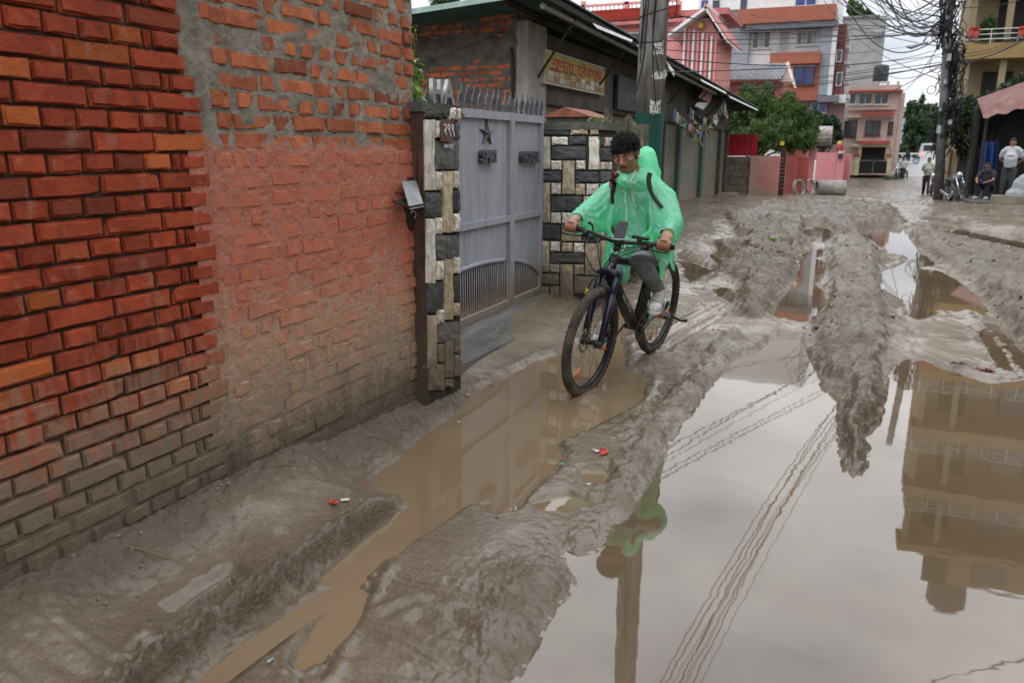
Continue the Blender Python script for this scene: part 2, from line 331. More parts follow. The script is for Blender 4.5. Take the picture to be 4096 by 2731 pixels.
def height(x, y):
    """height of the mud, and two masks: churned, wet"""
    x = np.asarray(x, float); y = np.asarray(y, float)
    j = .05 * fbm(x * 2.2, y * 2.2, 3) + .035 * fbm(x * 9, y * 9, 3)
    d = np.full(x.shape, 3.0)
    for p in pools:
        m = sub(x, y, p, 1.0)
        if m.any(): d[m] = np.minimum(d[m], sdf(p, x[m], y[m]))
    d0 = d.copy()
    size = np.clip(y / 10, .5, 1.2)
    d = d + j * size * .62
    bank = (.13 - .075 * sstep(4.15, 4.4, y)) * sstep(-1.75, -2.2, x) * sstep(8.5, 6.0, y) + .10 * sstep(-2.6, -4.2, x) * sstep(6, 9, y) + .06 * sstep(-1.3, -2.2, x) * sstep(5, 8, y)
    bank = np.where(x > 1.0, .12 * sstep(1.4, 3.4, x) * sstep(12, 17, y), bank)
    film = sstep(-.05, .35, fbm(x * 1.1 + 40, y * 1.1, 3)) * sstep(2.6, 3.6, y)                  # stretches where the edge is a flat film of water
    h = np.where(d < 0, -.07 * sstep(0, -.22, d), (.030 * sstep(0, .05, d) + .022 * sstep(.0, .4, d)) * (1 - film) + film * (.006 + .034 * sstep(.05, .5, d))) + bank * sstep(.0, .35, d)
    h = h + film * .011 * fbm(x * 13, y * 13, 4) * sstep(.5, .0, np.abs(d - .1))
    ch = np.zeros(x.shape)
    for p, hh, c in ridges:
        m = sub(x, y, p, .5)
        if not m.any(): continue
        s = sdf(p, x[m], y[m]) + j[m] * .7
        k = sstep(.05, -.10, s); k = k * sstep(-.02, .10, d0[m] + j[m] * .5); h[m] += hh * k; ch[m] = np.maximum(ch[m], sstep(.22, -.06, s) * c / .05)
    ch = np.maximum(ch, .75 * sstep(10, 14, y) * sstep(-3.6, -2.2, x) * sstep(4.2, 2.6, x) * (.35 + .65 * sstep(60, 34, y)) * (.55 + .45 * fbm(x * .9, y * .5, 2)))
    ch = np.maximum(ch, .5 * sstep(1.5, 2.2, x) * sstep(5.5, 7, y))
    rim = np.exp(-((d - .03) / .06) ** 2) * .6; ch = np.maximum(ch, rim * sstep(2.8, 4.2, y) * .35 + rim * .12)
    cl = np.abs(fbm(x * 8 + .6 * j, y * 8, 3)) * 1.9 - .18; cl2 = np.abs(fbm(x * 21 + 5, y * 21, 3)) * 1.9 - .2; cl3 = np.abs(fbm(x * 47 + 5, y * 47, 2)) * 1.8 - .2; lump = fbm(x * 4.3 + 3, y * 4.3, 4)
    h = h + ch * (1 + .9 * sstep(14, 34, y)) * (.034 * lump + .036 * cl + .030 * cl2 + .016 * cl3)
    for p, w_, dp, tr in ruts:
        m = sub(x, y, p, .5)
        if not m.any(): continue
        q, s = pdist(p, x[m], y[m]); k = np.exp(-(q / w_) ** 4); r_ = np.exp(-((q - w_ * 1.5) / (w_ * .5)) ** 2)
        dry = sstep(.0, .10, d0[m]); h[m] += -dp * k * (.35 + .65 * dry) + dp * .55 * r_ * dry + tr * .006 * k * np.sin(s * 95) * np.sign(np.sin(q * 120) + .2)
    # raised flat strip along the wall with a crumbling edge above the wheel track
    q, s_ = pdist(STEP, x, y); sd = np.where((x - np.interp(y, STEP[::-1, 1], STEP[::-1, 0])) < 0, q, -q); en = sstep(0, .25, s_) * sstep(4.0, 3.5, y) * (y > -2)
    h = h + en * (.062 * sstep(-.045, .02, sd + .03 * fbm(x * 9, y * 9, 3)) * sstep(1.1, .15, sd) - .02 * np.exp(-((sd + .07) / .05) ** 2)); eg = en * np.exp(-((sd + .01) / .06) ** 2); ch = np.maximum(ch, eg * .9)
    h = h + eg * .022 * (np.abs(fbm(x * 26, y * 26, 3)) * 1.8 - .3)
    # swirls and smears in the slick mud, gravel by the wall foot
    sw = fbm(x * 1.3 + .8 * fbm(x * 2, y * 2, 2), y * 3.5, 3)
    h = h + .0075 * sstep(0, .1, d) * np.sin(sw * 22) * sstep(-.2, .35, fbm(x * 1.7 + 9, y * 1.7, 2)) * sstep(14, 9, y) * (1 - .7 * sstep(-1.6, -2.1, x))
    gr = sstep(-1.95, -2.12, x) * sstep(4.6, 4.0, y)
    rgh = sstep(-.1, .4, fbm(x * 1.5 - 7, y * 1.5, 3)) * (1 - .85 * sstep(-.9, -1.3, x) * sstep(4.2, 3.4, y))
    h = h + gr * .016 * fbm(x * 34, y * 34, 3) + (.001 + .009 * rgh) * (np.abs(fbm(x * 24, y * 24, 4)) * 1.8 - .3) * sstep(0, .06, d)
    h = h + .018 * fbm(x * .9, y * .9, 3) * sstep(.05, .5, d)
    h = np.where((d0 > .06) & (d > .02), np.where(film > .3, h, np.maximum(h, .006)), h)
    h = np.where(h > 0, h * (1 - .5 * sstep(3.7, 2.9, y) * sstep(-1.15, -.8, x)), h)
    h = np.where(d < -.015, np.minimum(h, -.012 + .006 * fbm(x * 8, y * 8, 2)), h)
    wet = sstep(.35, -.02, d)
    return h + gz(y), np.clip(ch, 0, 1), wet, gr
def gh(x, y): return float(height(np.array([x]), np.array([y]))[0][0])
def fan_mesh():
    na = 780
    az = np.linspace(R(-62), R(52), na); r = np.concatenate([[.25, .6], np.geomspace(.95, 1.75, 40, endpoint=False), np.geomspace(1.75, 17, 760, endpoint=False), np.geomspace(17, 48, 230, endpoint=False), np.geomspace(48, 140, 50)]); nr = len(r)
    A, Rr = np.meshgrid(az, r); x = np.sin(A) * Rr; y = np.cos(A) * Rr
    far = sstep(20, 60, Rr)
    h, ch, wet, gr = height(x.ravel(), y.ravel())
    h = h.reshape(x.shape)
    z = h * (1 - far) + (gz(y) + .02 + .5 * (h - gz(y))) * far
    co = np.stack([x, y, z], -1).reshape(-1, 3).astype(np.float32)
    i = np.arange(na * (nr - 1)).reshape(nr - 1, na)[:, :-1]
    f = np.stack([i, i + 1, i + 1 + na, i + na], -1).reshape(-1, 4)
    me = bpy.data.meshes.new('ground'); me.vertices.add(len(co)); me.vertices.foreach_set('co', co.ravel())
    me.loops.add(f.size); me.loops.foreach_set('vertex_index', f.ravel().astype(np.int32)); me.polygons.add(len(f)); me.polygons.foreach_set('loop_start', np.arange(0, f.size, 4, dtype=np.int32))
    me.polygons.foreach_set('use_smooth', np.ones(len(f), bool)); me.update(); me.validate()
    for nm, a in (('churn', ch), ('wet', wet), ('grit', gr)):
        at = me.attributes.new(nm, 'FLOAT', 'POINT'); at.data.foreach_set('value', a.astype(np.float32))
    return me
def mud_material():
    m, t, p, o = nodes('mud'); v = pos_n(t)
    def at(n): a = N(t, 'ShaderNodeAttribute'); a.attribute_name = n; return a.outputs['Fac']
    n1 = noise_n(t, v, 1.6, 5, .6); n2 = noise_n(t, v, 14, 5, .6); n3 = noise_n(t, v, 120, 3, .6)
    col = mixc(t, ramp(t, n1, .38, .62), (.178, .142, .096), (.122, .095, .062))
    col = mixc(t, mth(t, 'MULTIPLY', ramp(t, n2, .45, .7), .5), col, (.225, .186, .135))
    col = mixc(t, mth(t, 'MULTIPLY', at('churn'), .80), col, (.058, .043, .026))
    col = mixc(t, mth(t, 'MULTIPLY', at('wet'), .35), col, (.105, .075, .044))
    col = mixc(t, mth(t, 'MULTIPLY', at('grit'), .6), col, (.060, .053, .036))
    sp = mth(t, 'MULTIPLY', ramp(t, n3, .70, .76), mth(t, 'MULTIPLY_ADD', at('grit'), .8)); sp.node.inputs[1].links[0].from_node.inputs[2].default_value = .12
    col = mixc(t, sp, col, (.42, .40, .36))
    t.links.new(col, p.inputs['Base Color'])
    ro = mth(t, 'MULTIPLY_ADD', n2, .42); ro.node.inputs[2].default_value = .06
    ro = mth(t, 'ADD', ro, mth(t, 'MULTIPLY', at('churn'), .20))
    ro = mth(t, 'SUBTRACT', ro, mth(t, 'MULTIPLY', at('wet'), .12)); ro = mth(t, 'ADD', ro, mth(t, 'MULTIPLY', at('grit'), .25))
    t.links.new(ro, p.inputs['Roughness']); p.inputs['Specular IOR Level'].default_value = .3
    cw = mth(t, 'MULTIPLY', mth(t, 'MULTIPLY', ramp(t, noise_n(t, v, 2.3, 4, .6), .34, .58), mth(t, 'SUBTRACT', 1, mth(t, 'MULTIPLY', at('churn'), .60))), mth(t, 'SUBTRACT', 1, mth(t, 'MULTIPLY', at('grit'), .95))); t.links.new(cw, p.inputs['Coat Weight']); p.inputs['Coat Roughness'].default_value = .10; p.inputs['Coat IOR'].default_value = 1.4
    cb = N(t, 'ShaderNodeBump', Strength=.30, Distance=.012); t.links.new(noise_n(t, v, 38, 4, .6), cb.inputs['Height']); t.links.new(cb.outputs[0], p.inputs['Coat Normal'])
    hgt = mth(t, 'ADD', noise_n(t, v, 55, 6, .65), mth(t, 'MULTIPLY', noise_n(t, v, 260, 3, .6), .35))
    vo = N(t, 'ShaderNodeTexVoronoi', Scale=70.); t.links.new(v, vo.inputs['Vector']); hgt = mth(t, 'ADD', hgt, mth(t, 'MULTIPLY', vo.outputs['Distance'], .5))
    bump_n(t, p, hgt, .62, .014)
    return m
def water_material(name='puddle_water', ca=(.108, .076, .045), cb=(.086, .060, .035), ior=1.85):
    m, t, p, o = nodes(name); v = pos_n(t)
    n1 = noise_n(t, v, .8, 3)
    t.links.new(mixc(t, ramp(t, n1, .35, .65), ca, cb), p.inputs['Base Color'])
    p.inputs['Roughness'].default_value = .02; p.inputs['IOR'].default_value = ior
    w1 = noise_n(t, pos_n(t, (1, 1.6, 1)), 5.0, 2, .5); w2 = noise_n(t, v, 28, 2, .5)
    bump_n(t, p, mth(t, 'ADD', w1, mth(t, 'MULTIPLY', w2, .08)), .045, .006)
    return m
MUD = mud_material(); WATER = water_material()
g = link('ground', fan_mesh()); g.data.materials.append(MUD); tag(g, kind='structure')
mb = MB(); mb.quad((-1500, -1500, -3.2), (1500, -1500, -3.2), (1500, 2500, -3.2), (-1500, 2500, -3.2))
tag(mb.build('terrain', mat('far_ground', (.14, .125, .10), rough=.8)), kind='structure')
# behind and beside the camera the lane goes on
mb = MB()
mb.quad((-2.3, -14, .03), (9, -14, .03), (9, .3, .02), (-2.3, .3, .02))
tag(mb.build('road', MUD), kind='structure')
mb = MB(); mb.quad((-3.6, .3, 0), (7, .3, 0), (7, 22, 0), (-3.6, 22, 0)); tag(mb.build('water', WATER), kind='structure')
# the shallow pools beside the wall carry more stirred-up silt
SILT = water_material('silty_water', (.205, .148, .090), (.165, .117, .070), 1.62)
for k in (1, 2, 3, 4, 5, 6):
    c_ = pools[k].mean(0); pp = [tuple(c_ + (q - c_) * (1 + .10 / max(np.linalg.norm(q - c_), .12))) for q in pools[k]]
    tag(MB().add([(x, y, .0022 + .0007 * k) for x, y in pp], [tuple(range(len(pp)))]).build('puddle', SILT), kind='structure')

# loose clods and crumbs of mud thrown up beside the ruts
def clods():
    n0 = 5000; x = rng.uniform(-2.1, 4.5, n0); y = rng.uniform(2.2, 17, n0) ** 1.0; h, ch, wet, gr = height(x, y); k = (rng.random(n0) < np.clip(ch * .55 + .03 + gr * .35, 0, 1)) & (h > -.004); x, y, h, ch, gr = x[k], y[k], h[k], ch[k], gr[k]
    n = len(x); ico = bmesh.new(); bmesh.ops.create_icosphere(ico, subdivisions=1, radius=1); V = np.array([tuple(v.co) for v in ico.verts]); F_ = np.array([[v.index for v in f.verts] for f in ico.faces]); ico.free()
    r = (.003 + .013 * rng.random(n) ** 2.5) * (.7 + .6 * ch) * np.clip(y / 6, .7, 1.3); a = rng.random(n) * 6.28; sx = .7 + .8 * rng.random(n); sz = .5 + .4 * rng.random(n)
    P_ = V[None] * (1 + .35 * rng.normal(size=(n, len(V), 1)).clip(-1.2, 1.2)); P_ = P_ * r[:, None, None]; P_[..., 0] *= sx[:, None]; P_[..., 2] *= sz[:, None]
    X = P_[..., 0] * np.cos(a)[:, None] - P_[..., 1] * np.sin(a)[:, None] + x[:, None]; Y_ = P_[..., 0] * np.sin(a)[:, None] + P_[..., 1] * np.cos(a)[:, None] + y[:, None]; Z = P_[..., 2] + (h + r * .25)[:, None]
    co = np.stack([X, Y_, Z], -1).reshape(-1, 3); f = (F_[None] + (np.arange(n) * len(V))[:, None, None]).reshape(-1, 3)
    me = bpy.data.meshes.new('mud_clods'); me.vertices.add(len(co)); me.vertices.foreach_set('co', co.astype(np.float32).ravel()); me.loops.add(f.size); me.loops.foreach_set('vertex_index', f.ravel().astype(np.int32)); me.polygons.add(len(f)); me.polygons.foreach_set('loop_start', np.arange(0, f.size, 3, dtype=np.int32)); me.update()
    me.materials.append(mat('clod_mud', (.125, .096, .062), (.085, .064, .040), sc=9, rough=.4, rvar=.3, bump=.5, bsc=90)); return tag(link('mud_clods', me), kind='stuff')
clods()
# ------------------------------------------------------------------ brick walls beside the lane
def brick_material(name, cols, zones, rnd=.21, bump=.75, orange=.25):
    """cols: two fired-clay tones; zones: (z_low, z_high, colour, amount, wobble) films of wash, lime and mud lying on the wall"""
    m, t, p, o = nodes(name); v = pos_n(t); oi = N(t, 'ShaderNodeObjectInfo').outputs['Random']
    n1 = noise_n(t, v, 11, 6, .65); n2 = noise_n(t, v, 34, 4, .6)
    col = mixc(t, ramp(t, n1, .38, .66), cols[0], cols[1])
    col = mixc(t, mth(t, 'MULTIPLY', ramp(t, oi, .89, .94), orange * 1.8), col, (.46, .145, .035))
    col = mixc(t, mth(t, 'MULTIPLY', mth(t, 'SUBTRACT', 1, ramp(t, oi, .08, .14)), .6), col, (.15, .042, .026))
    h = N(t, 'ShaderNodeHueSaturation'); t.links.new(col, h.inputs['Color'])
    k = mth(t, 'MULTIPLY_ADD', mth(t, 'FRACT', mth(t, 'MULTIPLY', oi, 7.31)), 2 * rnd); k.node.inputs[2].default_value = 1 - rnd; t.links.new(k, h.inputs['Value'])
    col = h.outputs['Color']
    col = mixc(t, mth(t, 'MULTIPLY', ramp(t, noise_n(t, pos_n(t, (1, 1, .5)), 16, 5), .58, .72), .40), col, (.33, .20, .15))
    col = films(t, col, zones)
    t.links.new(col, p.inputs['Base Color'])
    r_ = mth(t, 'MULTIPLY_ADD', n2, .3); r_.node.inputs[2].default_value = .55; t.links.new(r_, p.inputs['Roughness'])
    p.inputs['Specular IOR Level'].default_value = .15
    bump_n(t, p, mth(t, 'ADD', n2, mth(t, 'MULTIPLY', noise_n(t, v, 150, 4), .6)), bump, .006)
    return m
def films(t, col, zones):
    x, y, z = sep(t, pos_n(t))
    for (za, zb, c, amt, wob, drip) in zones:
        nb = noise_n(t, pos_n(t, (3, 3, 3)), 2.2, 5, .6); nd = noise_n(t, pos_n(t, (22, 22, 1.6)), 2.0, 4, .6)
        zz = mth(t, 'ADD', z, mth(t, 'MULTIPLY', mth(t, 'SUBTRACT', nb, .5), wob)); zz = mth(t, 'ADD', zz, mth(t, 'MULTIPLY', mth(t, 'SUBTRACT', nd, .5), drip))
        col = mixc(t, mth(t, 'MULTIPLY', mth(t, 'SUBTRACT', 1, ramp(t, zz, za, zb)), amt), col, c)
    return col
MUDFILM = (.185, .155, .112)
Z_RED = [(.55, .92, (.30, .225, .155), .55, .5, .9), (.40, .66, MUDFILM, .9, .35, .55), (.16, .42, (.095, .080, .058), .8, .25, .2)]
Z_CEB = [(1.49, 1.53, (.48, .155, .098), .72, .12, .0), (.62, 1.05, (.42, .31, .205), .50, .6, .5), (.40, .74, (.235, .20, .145), .7, .4, .5), (.18, .44, (.10, .085, .062), .9, .3, .2)]
Z_CEM = [(1.49, 1.53, (.49, .185, .125), .88, .12, .1), (.62, 1.05, (.43, .335, .235), .72, .6, .5), (.40, .74, (.27, .23, .168), .8, .4, .5), (.18, .44, (.10, .085, .062), .9, .3, .2)]
BR_RED = brick_material('red_brick', ((.34, .064, .027), (.24, .045, .022)), Z_RED)
BR_CEM = brick_material('orange_brick', ((.43, .140, .064), (.31, .090, .046)), Z_CEB, rnd=.22, bump=.8, orange=.1)
def mortar_material(name, c, c2, zones, bump):
    m, t, p, o = nodes(name); v = pos_n(t); n1 = noise_n(t, v, 7, 6, .65); n2 = noise_n(t, v, 70, 6, .7)
    col = mixc(t, ramp(t, n1, .36, .66), c, c2); col = mixc(t, mth(t, 'MULTIPLY', ramp(t, noise_n(t, v, 170, 2), .66, .74), .5), col, (.42, .40, .36)); col = films(t, col, zones)
    t.links.new(col, p.inputs['Base Color']); p.inputs['Roughness'].default_value = .82; p.inputs['Specular IOR Level'].default_value = .15
    bump_n(t, p, n2, bump, .012); return m
MO_RED = mortar_material('dark_joint', (.070, .042, .030), (.042, .027, .021), Z_RED[1:], .5)
MO_CEM = mortar_material('cement_pointing', (.31, .285, .235), (.205, .19, .152), Z_CEM, 1.0)
def brick_mesh(L, H, D, seed, bev=.006, jit=.0022, m=None, smooth=False):
    r_ = random.Random(seed); bm = bmesh.new(); bmesh.ops.create_cube(bm, size=1)
    for v in bm.verts: v.co = Vector((v.co.x * D, v.co.y * L, v.co.z * H))
    front = [e for e in bm.edges if sum(1 for v in e.verts if v.co.x > 0) == 2]
    vert = [e for e in front if abs(e.verts[0].co.z - e.verts[1].co.z) < 1e-6]
    bmesh.ops.subdivide_edges(bm, edges=[e for e in bm.edges if abs(e.verts[0].co.y - e.verts[1].co.y) > L * .5], cuts=3 if L > .15 else 2)
    fe = [e for e in bm.edges if all(v.co.x > 0 for v in e.verts) and (all(abs(abs(v.co.z) - H / 2) < 1e-5 for v in e.verts) and abs(e.verts[0].co.z - e.verts[1].co.z) < 1e-5 or all(abs(abs(v.co.y) - L / 2) < 1e-5 for v in e.verts))]
    bmesh.ops.bevel(bm, geom=fe, offset=bev * r_.uniform(.8, 1.5), segments=2, affect='EDGES')
    for v in bm.verts:
        v.co += Vector((r_.uniform(-jit, jit) * .55, r_.uniform(-jit, jit), r_.uniform(-jit, jit) * 1.2))
    if r_.random() < .45:   # a chipped corner
        c = Vector((D / 2, r_.choice((-1, 1)) * L / 2, r_.choice((-1, 1)) * H / 2))
        for v in bm.verts:
            q = (v.co - c).length
            if q < .03: v.co.x -= .011 * (1 - q / .03); v.co.z -= math.copysign(.008, c.z) * (1 - q / .03)
    me = bpy.data.meshes.new('brick'); bm.to_mesh(me); bm.free(); me.materials.append(m)
    if smooth: me.polygons.foreach_set('use_smooth', [True] * len(me.polygons))
    return me
CH = .0668
RW = thing('red_brick_wall', 'tall red brick wall with dark recessed joints at the left edge', 'wall', (-2.3, 1.6, 0))
core = MB().box((-2.46, -2.5, -.25), (-2.2345, 2.238, 2.36)).build('mortar', MO_RED, RW)
MB().box((-2.4, -2.4, -.2), (-2.2275, 2.318, .36)).build('mud_fill', MO_RED, RW)
MB().box((-2.46, -6, 2.361), (-2.25, 2.324, 5.6)).build('upper_wall', BR_RED, RW)  # unseen extra height, added above the frame to hold back sky light
VAR = {}
def variant(kind, L, H, m, n=7, **k):
    if (kind, m.name) not in VAR: VAR[(kind, m.name)] = [brick_mesh(L, H, .09, hash((kind, i)) % 9999 if False else i * 37 + len(kind) * 101, m=m, **k) for i in range(n)]
    return random.choice(VAR[(kind, m.name)])
spare = MB()
def put_brick(par, me, y, z, xf, rot=.012):
    b = link('brick', me); b.location = (xf, y, z); b.rotation_euler = (random.uniform(-rot, rot) * .8, random.uniform(-.01, .01), random.uniform(-rot, rot) * .5); setpar(b, par); return b
for k in range(-6, 27):
    zc = 1.883 - CH * (k - 1) - CH / 2
    if zc < .06: continue
    ye = (2.333 if k % 2 == 0 else 2.312) + random.uniform(-.012, .012) - (.06 if zc > 1.75 else 0) * random.choice((1, .3, 1))
    if k % 2 == 0: lens = [('stretcher', .2405)] * 13
    else: lens = [('header', .1195), ('closer', .0395)] + [('header', .1195)] * 25
    y = ye
    for kind, L in lens:
        L = L + random.uniform(-.003, .003); yc = y - L / 2; y -= L
        hh = CH - random.uniform(.009, .014)
        if yc > .93: put_brick(RW, variant(kind, L - .011, hh, BR_RED), yc, zc + random.uniform(-.002, .002), -2.22 - .045 + random.uniform(-.0025, .002))
        elif yc > -1.2: spare.box((-2.30, yc - L / 2 + .005, zc - .0275), (-2.221, yc + L / 2 - .005, zc + .0275))
sp_ = spare.build('bricks_near_camera', BR_RED, RW); sp_['kind'] = 'stuff'; sp_.name = 'brickwork'
# ---- second wall: orange bricks drowned in cement pointing
CW = thing('cement_brick_wall', 'rough brick wall smeared with grey cement above and pink wash below', 'wall', (-2.3, 3.1, 0))
def sheet(y0, y1, z0, z1, step, fx, name, m, par):
    ny, nz = int((y1 - y0) / step) + 1, int((z1 - z0) / step) + 1
    Y, Z = np.meshgrid(np.linspace(y0, y1, ny), np.linspace(z0, z1, nz)); X = fx(Y, Z)
    co = np.stack([X, Y, Z], -1).reshape(-1, 3); i = np.arange(ny * (nz - 1)).reshape(nz - 1, ny)[:, :-1]
    f = np.stack([i, i + 1, i + 1 + ny, i + ny], -1).reshape(-1, 4)
    me = bpy.data.meshes.new(name); me.from_pydata(co.tolist(), [], f.tolist()); me.materials.append(m); me.polygons.foreach_set('use_smooth', [True] * len(f))
    return link(name, me, par)
def mortar_x(Y, Z):
    lo = sstep(1.58, 1.45, Z); n = (.0085 - .0045 * lo) * fbm(Y * 9, Z * 13, 4) + (.004 - .001 * lo) * fbm(Y * 45, Z * 45, 3)
    return np.where(Y < 2.335, -.0125, 0) - 2.2195 + n + .012 * sstep(1.56, 1.46, Z + .05 * fbm(Y * 5, Z * 0, 2)) * .6 - .006 * sstep(3.6, 3.85, Y)
sheet(2.235, 3.845, -.05, 2.36, .0085, mortar_x, 'mortar', MO_CEM, CW)
MB().box((-2.46, 2.240, -.25), (-2.245, 3.84, 2.355)).build('backing', MO_CEM, CW)
MB().box((-2.46, 2.328, 2.357), (-2.25, 3.84, 5.6)).build('upper_wall', MO_CEM, CW)  # wall carried up out of view, added to block sky light
zc = .11; row = 0
while zc < 2.33:
    y = 2.35 - random.uniform(0, .12)
    if row % 2: y -= .06
    while y < 3.83:
        kind, L = random.choice((('long', .225), ('long', .225), ('long', .215), ('half', .105))) if row % 3 else random.choice((('half', .105), ('half', .110), ('long', .225)))
        y0, y1 = max(y, 2.345), min(y + L, 3.835)
        if y1 - y0 > .05:
            if (y1 - y0) < L - .01: kind, L = 'half', y1 - y0
            me = variant(kind + '_cement', .218 if L > .15 else max(.05, min(L, .103)), .056, BR_CEM, n=8, bev=.0035, jit=.0035)
            dx = random.gauss(-.0022, .0026) if zc > 1.5 else random.gauss(.0004, .0013)
            put_brick(CW, me, (y0 + y1) / 2, zc + random.uniform(-.004, .004), -2.2185 - .045 + dx + (.004 if zc > 1.5 else .0075), .014)
        y += L + random.uniform(.012, .019)
    zc += .0745 + random.uniform(-.001, .001); row += 1
# flat near-black patch on the wall beside the pillar, and the meter hood
BLACK = mat('rough_black', (.020, .017, .014), (.045, .034, .026), sc=9, rough=.8, bump=.5, bsc=60)
nb = thing('meter_box', 'grey sheet-metal meter hood tilted out from the brick wall beside the pillar', 'meter box', (-2.2, 3.65, 1.1))
MB().prism([onx(x, y, -2.207) for x, y in ((1622, 735), (1640, 715), (1668, 712), (1680, 740), (1682, 900), (1668, 925), (1640, 922), (1626, 880), (1620, 800))], (-.03, 0, 0)).build('dark_patch', BLACK, nb)
GREYM = mat('grey_sheet', (.30, .31, .31), (.22, .23, .23), sc=14, rough=.45, rvar=.2, metal=.3, streak=((.12, .11, .10, 1), .5))
a, b_, c, d = onx(1608, 726, -2.185), onx(1664, 722, -2.185), onx(1697, 826, -2.10), onx(1640, 837, -2.10)
n_ = (b_ - a).cross(d - a).normalized() * .005
MB().prism([a, b_, c, d], n_).build('hood', GREYM, nb)
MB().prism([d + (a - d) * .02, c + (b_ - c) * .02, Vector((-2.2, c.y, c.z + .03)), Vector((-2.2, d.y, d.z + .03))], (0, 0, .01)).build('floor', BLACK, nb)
lp = [Vector((-2.18 + .03 * math.sin(q * .9), 3.66 + .025 * math.cos(q), .93 + .02 * math.sin(q * 1.3) + .004 * q)) for q in np.linspace(0, 9, 30)]
MB().tube([onx(1655 + 9 * math.sin(q), 858 + 14 * math.cos(q * .9), -2.195) for q in np.linspace(0, 5, 20)], .0025, 5).build('wire', mat('white_cable', (.6, .6, .58), rough=.4), nb)
# ------------------------------------------------------------------ stone-clad gate pillars and the metal gate
def stone_mat(name, c, c2, dirt=True):
    return mat(name, c, c2, sc=16, rough=.6, rvar=.2, bump=.9, bsc=38, rnd=.16, streak=((.07, .06, .045, 1), .45), dirt=(.25, .62, (.15, .125, .09, 1), .3) if dirt else None)
ST = dict(w=stone_mat('white_quartzite', (.68, .65, .57), (.46, .42, .34)), b=stone_mat('buff_stone', (.50, .42, .29), (.32, .25, .16)), d=stone_mat('slate_stone', (.045, .049, .053), (.085, .088, .088)),
          g=stone_mat('grey_stone', (.145, .15, .147), (.085, .09, .087)), m=stone_mat('muddy_stone', (.20, .165, .115), (.13, .10, .07)))
JOINT = mat('black_joint', (.028, .024, .019), (.05, .042, .032), sc=12, rough=.85)
def stone_obj(par, corners, nrm, m, proud=.016, seed=0):
    """corners: 4 world points (tl,tr,br,bl) on the face; nrm: outward"""
    r_ = random.Random(seed); n = 5; tl, tr, br, bl = [Vector(c) for c in corners]; vs = []; fs = []
    inset = .0045; cx = (tl + tr + br + bl) / 4
    for i in range(n + 1):
        for j in range(n + 1):
            u, v = j / n, i / n; p = (tl * (1 - u) + tr * u) * (1 - v) + (bl * (1 - u) + br * u) * v
            e = min(u, 1 - u, v, 1 - v) == 0
            p = p + (cx - p).normalized() * inset * (1.2 if e else 0) + Vector((r_.uniform(-1, 1), r_.uniform(-1, 1), r_.uniform(-1, 1))) * .0022
            vs.append(p + nrm * (proud * (.62 if e else 1) + r_.uniform(-.003, .003)))
    k = (n + 1)
    for i in range(n):
        for j in range(n): fs.append((i * k + j, i * k + j + 1, (i + 1) * k + j + 1, (i + 1) * k + j))
    rim = [j for j in range(k)] + [i * k + n for i in range(1, k)] + [n * k + j for j in range(n - 1, -1, -1)] + [i * k for i in range(n - 1, 0, -1)]
    b0 = len(vs); vs += [vs[q] - nrm * (proud + .02) for q in rim]; L = len(rim)
    for q in range(L): fs.append((rim[q], b0 + q, b0 + (q + 1) % L, rim[(q + 1) % L]))
    mb = MB().add(vs, fs); return mb.build('stone', m, par)
def clad(par, rects, zoom, ox, oy, plane, nrm, kind):
    for i, (c, x0, y0, x1, y1) in enumerate(rects):
        s = [(x0, y0), (x1, y0), (x1, y1), (x0, y1)]
        stone_obj(par, [plane(x / zoom + ox, y / zoom + oy) for x, y in s], nrm, ST[c], .018 if c in 'wb' else .012, i + kind)
# ---- near pillar: face X=-2.1
GP = thing('gate_pillar', 'near gate pillar clad in white and slate stones against the rough brick wall', 'pillar', (-2.3, 3.93, 0))
PX_ = -2.150
yL, yR = onx(1699, 1000, PX_).y, onx(1841, 1000, PX_).y
MB().box((-2.62, yL + .004, -.1), (PX_ - .006, yR, 1.685)).build('core', JOINT, GP)
RL = mat('maroon_render', (.115, .052, .038), (.055, .034, .026), sc=7, rough=.75, bump=.5, bsc=50, dirt=(.25, .7, (.07, .055, .04, 1), .5), streak=((.02, .016, .012, 1), .8))
MB().box((-2.26, yL - .008, -.05), (PX_ + .004, yL + .002, 1.69)).build('side_render', RL, GP)
R1 = [('d', 168, 92, 255, 148), ('d', 257, 93, 288, 152), ('w', 290, 94, 325, 158), ('w', 327, 97, 345, 162), ('w', 172, 152, 222, 500), ('w', 224, 158, 252, 246), ('g', 322, 165, 343, 256), ('g', 224, 254, 341, 396), ('w', 224, 403, 257, 498), ('b', 260, 400, 308, 703),
      ('w', 311, 399, 338, 488), ('d', 310, 493, 326, 601), ('d', 328, 492, 346, 601), ('d', 175, 503, 257, 627), ('w', 178, 630, 225, 947), ('w', 228, 625, 257, 709), ('w', 310, 605, 343, 698), ('g', 228, 710, 343, 829), ('w', 228, 833, 265, 929), ('b', 268, 822, 310, 1123),
      ('w', 312, 815, 344, 899), ('d', 312, 902, 344, 1034), ('d', 180, 935, 266, 1090), ('b', 187, 1095, 233, 1357), ('w', 235, 1068, 268, 1141), ('b', 313, 1036, 344, 1103), ('g', 236, 1128, 345, 1229), ('m', 237, 1233, 270, 1327), ('m', 273, 1208, 315, 1402), ('m', 317, 1187, 349, 1282),
      ('m', 193, 1330, 271, 1462), ('m', 317, 1284, 351, 1395), ('m', 273, 1404, 316, 1445)]
clad(GP, R1, 1.2062, 1550, 350, lambda x, y: onx(x, y, PX_), Vector((1, 0, 0)), 0)
CAP = mat('mossy_concrete', (.105, .105, .095), (.055, .06, .045), sc=9, rough=.85, bump=.9, bsc=30)
